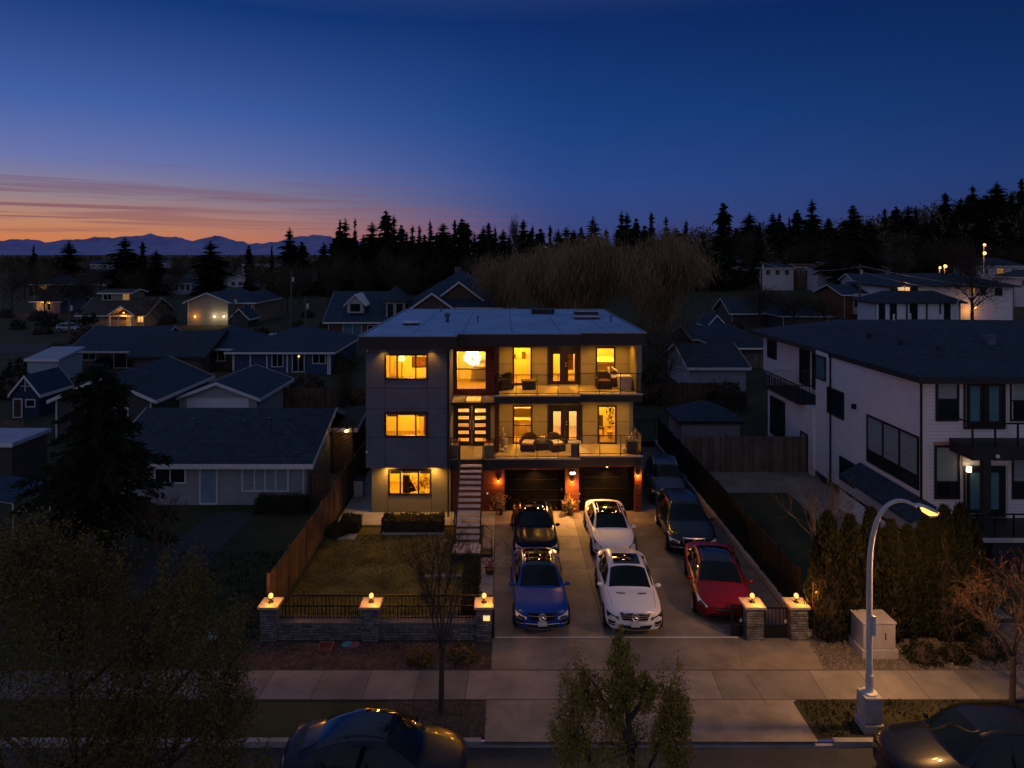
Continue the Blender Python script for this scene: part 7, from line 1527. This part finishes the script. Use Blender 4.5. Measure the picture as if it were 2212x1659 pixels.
# ------------------------------------------------------------------ white brick house on the right
mat('white_brick', (.78, .76, .78), .8, kind='siding', var=.08, scale=1.5); MATS['white_brick'].node_tree.nodes['Bump'].inputs['Strength'].default_value = .25
XN, YN, YM = 18.4, 30.0, 40.2; ZE = 7.75
N = thing('neighbour_house', 'white brick two storey house with black window frames, on the right', 'house', (XN, YN, 0))
MB().box(XN, 34, YN, YM, -.3, 7.42).box(XN - .18, 34, YM, 47, -.3, 3.98).box(20, 34, YM, 52.5, 3.98, ZE - .7).build('wall', M('white_brick'), N)
EV = [(XN - .45, YN - .55), (36, YN - .55), (36, 54), (19.3, 54)]
q = MB(); za = ZE + .02; a, b, c, d = (XN - .45, YN - .55, za), (36, YN - .55, za), (36, 53.4, ZE - .6), (19.2, 53.4, ZE - .6)
q.face([a, b, (34, 38, 9.35), (23.2, 38, 9.45)]).face([d, a, (23.2, 38, 9.45), (23.4, 48, 8.45)]).face([c, d, (23.4, 48, 8.45), (34, 48, 8.35)]).face([(23.2, 38, 9.45), (34, 38, 9.35), (34, 48, 8.35), (23.4, 48, 8.45)])
rn = q.build('roof', M('roof_dark'), N)
q = MB().box(XN - .47, 36, YN - .58, YN - .5, za - .28, za + .02); q.face([(XN - .48, YN - .5, za + .02), (19.17, 53.4, ZE - .58), (19.17, 53.4, ZE - .86), (XN - .48, YN - .5, za - .26)]); q.face([(XN - .45, YN - .55, za - .2), (36, YN - .55, za - .2), (36, YN + .1, za - .2), (XN, YN + .1, za - .2)]); q.face([(XN - .45, YN - .55, za - .2), (XN + .1, YN, za - .2), (20.1, 52.6, ZE - .85), (19.2, 53.4, ZE - .85)])
q.build('gutter', M('fascia'), rn)
for x, y in ((24.2, 34.0), (27.6, 34.2)): MB().box(x - .2, x + .2, y - .2, y + .2, 8.4, 9.0).box(x - .26, x + .26, y - .26, y + .26, 9.0, 9.06).build('roof_vent', M('vent'), rn)
for x, y, z_ in ((20.5, 32, 8.65), (20.3, 35, 8.62), (20.6, 38.4, 8.5), (20.9, 42, 8.25)): MB().box(x - .12, x + .12, y - .15, y + .15, z_ - .1, z_ + .12).build('roof_vent', M('roof_dark'), rn)
for x, y, z_ in ((23.0, 40.2, 9.2), (24.2, 40.6, 9.2), (24.8, 40.6, 9.2), (26, 40.6, 9.15)): MB().tube([(x, y, z_ - .1), (x, y, z_ + .35)], .06, 6).build('pipe_vent', M('white_trim'), rn)
def nwin(side, u0, u1, z0, z1, panes=1, m='blind_glass', low=None, name='window', x=XN, y=YN):
    f = MB(); p = MB(); w_ = .09
    def bx(mb, a, b, d0, d1, za_, zb_):
        if side == 'f': mb.box(a, b, y - d1, y - d0, za_, zb_)
        else: mb.box(x - d1, x - d0, a, b, za_, zb_)
    bx(f, u0 - w_, u1 + w_, .001, .07, z1, z1 + w_); bx(f, u0 - w_, u1 + w_, .001, .07, z0 - w_, z0); bx(f, u0 - w_, u0, .001, .07, z0, z1); bx(f, u1, u1 + w_, .001, .07, z0, z1)
    for k in range(1, panes): u = u0 + (u1 - u0) * k / panes; bx(f, u - .06, u + .06, .001, .06, z0, z1)
    if low: bx(f, u0, u1, .001, .055, low - .03, low + .03)
    fr = f.build(name, M('dark_frame'), N); bx(p, u0, u1, .001, .03, (low or z0), z1); p.build('pane', M(m), fr)
    if low: p = MB(); bx(p, u0, u1, .001, .028, z0, low); p.build('pane', M('night_glass'), fr)
    return fr
# street side windows and doors
def X(px): return ax(px, YN)
def Zf(py): return az(py, YN)
nwin('f', X(2025), X(2066), Zf(905), Zf(824), low=Zf(862)); nwin('f', X(2184), X(2225), Zf(905), Zf(824), low=Zf(865))
nwin('f', X(2022), X(2068), Zf(1073), Zf(966), low=Zf(1040)); nwin('f', X(2188), X(2230), Zf(1073), Zf(985), low=Zf(1040))
for py0, py1 in ((922, 824), (1112, 1010)):
    fr = nwin('f', X(2084), X(2166), Zf(py0), Zf(py1), 2, 'teal_glass', name='french_door')
    for a, b in ((2086, 2124), (2127, 2165)):
        q = MB().box(X(a), X(a) + .16, YN - .06, YN - .03, Zf(py0), Zf(py1)).box(X(b) - .16, X(b), YN - .06, YN - .03, Zf(py0), Zf(py1)).box(X(a) + .16, X(b) - .16, YN - .06, YN - .03, Zf(py0), Zf(py0) + .25).box(X(a) + .16, X(b) - .16, YN - .06, YN - .03, Zf(py1) - .2, Zf(py1)); q.build('door_leaf', M('door_slab'), fr)
MB().box(X(2016), X(2074), YN - .05, YN - .001, Zf(966) + .1, Zf(960) + .12).build('window_head', mat('rosy_trim', (.45, .25, .2), .7), N)
for xx in (X(1992), X(2176), X(2078)): MB().box(xx, xx + .22, YN - .04, YN - .001, 1.5, ZE - .3).build('corner_board', M('white_trim'), N)
# balcony, its rail, and the raised porch
zb_ = Zf(975) + .15
MB().box(X(2050), 30, YN - 1.5, YN - .002, zb_ - .1, zb_ + .45).build('balcony', M('fascia'), N)
MB().box(X(2075), X(2090), YN - 1.45, YN - 1.2, 1.5, zb_ - .1).build('porch_column', M('fascia'), N)
q = MB()
for k in range(9): xx = X(2052) + .95 * k; q.box(xx - .03, xx + .03, YN - 1.47, YN - 1.41, zb_ + .45, zb_ + 1.45)
q.box(X(2052), 30, YN - 1.47, YN - 1.41, zb_ + 1.4, zb_ + 1.46).box(X(2052) - .03, X(2052) + .03, YN - 1.41, YN, zb_ + 1.4, zb_ + 1.46).build('balcony_rail', M('black_metal'), N)
MB().box(X(1995), 31, YN - 2.2, YN - .002, 1.32, 1.5).box(X(1995), 31, YN - 2.24, YN - 2.2, 1.35, 1.53, 1).box(X(2070), 31, YN - 2.1, YN - .4, 0, 1.32).build('porch', [M('fascia'), M('cream_trim')], N)
q = MB()
for k in range(12): xx = X(2000) + .75 * k; q.box(xx - .025, xx + .025, YN - 2.18, YN - 2.13, 1.5, 2.5)
q.box(X(2000), X(2000) + 9, YN - 2.18, YN - 2.13, 2.45, 2.5).build('porch_rail', M('black_metal'), N)
o = MB().box(X(2086), X(2094), YN - .14, YN - .02, Zf(1018), Zf(1006)).build('wall_lamp', M('bulb_white'), N); lamp('porch_light', (X(2090), YN - .4, Zf(1008)), 4, (1, .7, .4), o, .05)
MB().sphere((X(2098), YN - 1.6, zb_ + .1), .09, 8).build('camera_dome', M('camera_white'), N)
# driveway side
def Ys(px): return XN * FPX / (px - 1087)
def Zs(px, py): return az(py, Ys(px))
nwin('s', Ys(1985) + .05, Ys(1876), 2.72, 4.92, 3, 'blind_glass', 3.25); nwin('s', Ys(1822), Ys(1790), 4.2, 5.5, 1, NG); nwin('s', Ys(1783), Ys(1762) - .1, 5.9, 7.1, 1, 'teal_glass')
nwin('s', Ys(1845), Ys(1817), .9, 2.0, 1, NG)
for yy_ in (YN - .03, YM - 1.9): MB().tube([(XN - .06, yy_, ZE - .3), (XN - .06, yy_, .1)], .05, 6).build('downpipe', M('black_metal'), N)
MB().box(XN - .2, XN - .001, Ys(1850), Ys(1850) + .15, 5.0, 5.25).build('wall_lamp', M('black_metal'), N)
MB().box(XN - .03, XN - .001, YN, YM, .0, .35).build('foundation', M('fascia'), N)
# sloping dark canopy over the basement stair
q = MB().slab([(XN - 1.1, 29.0, 1.75), (XN - .001, 29.0, 2.35), (XN - .001, 35.2, 2.35), (XN - 1.1, 35.2, 1.75)], .12); q.build('side_canopy', M('roof_dark'), N)
q = MB().box(XN - 1.1, XN - 1.0, 29.0, 35.2, 0, .9); q.build('stair_wall', M('white_brick'), N)
# rear balcony with rails and the windows above it
q = MB().box(XN - .6, 19.9, 41.2, 46.8, 3.98, 4.1); q.build('rear_deck', M('fascia'), N)
q = MB()
for k in range(30): y = 41.25 + 5.5 * k / 29; q.box(XN - .58, XN - .55, y, y + .03, 4.1, 5.1)
for k in range(10): x = XN - .55 + 1.9 * k / 9; q.box(x, x + .03, 41.22, 41.25, 4.1, 5.1)
q.box(XN - .6, XN - .53, 41.2, 46.8, 5.1, 5.16).box(XN - .53, 19.9, 41.2, 41.27, 5.1, 5.16).build('deck_rail', M('black_metal'), N)
q = MB(); [q.box(XN - .5 + .13 * k, XN - .46 + .13 * k, 46.7, 46.73, 4.1, 5.1) for k in range(18)]; q.box(XN - .5, 19.9, 46.69, 46.74, 5.1, 5.16).build('deck_rail', M('white_trim'), N)
for u0, u1, z0, z1 in ((42.6, 44.0, 4.5, 6.7), (44.6, 45.9, 4.5, 6.7), (50.0, 51.5, 5.4, 6.6)): nwin('s', u0, u1, z0, z1, 1, NG, x=20.0)
nwin('s', 44.2, 46.4, 1.0, 3.4, 2, NG, x=XN - .18); nwin('s', 40.9, 41.7, .1, 2.2, 1, 'pale_door', name='door', x=XN - .18)
tag(MB().box(16.9, 17.9, 41.9, 44, .02, .5).build('storage_trunk', mat('grey_trunk', (.10, .12, .14), .7)), 'low grey trunk behind the grey brown fence by the white house', 'trunk')
tag(MB().box(11.2, 12.0, 31.8, 36.0, .02, .35).build('planter_bed', M('fascia'), bevel=.03), 'long low dark planter along the right of the black fence', 'planter')
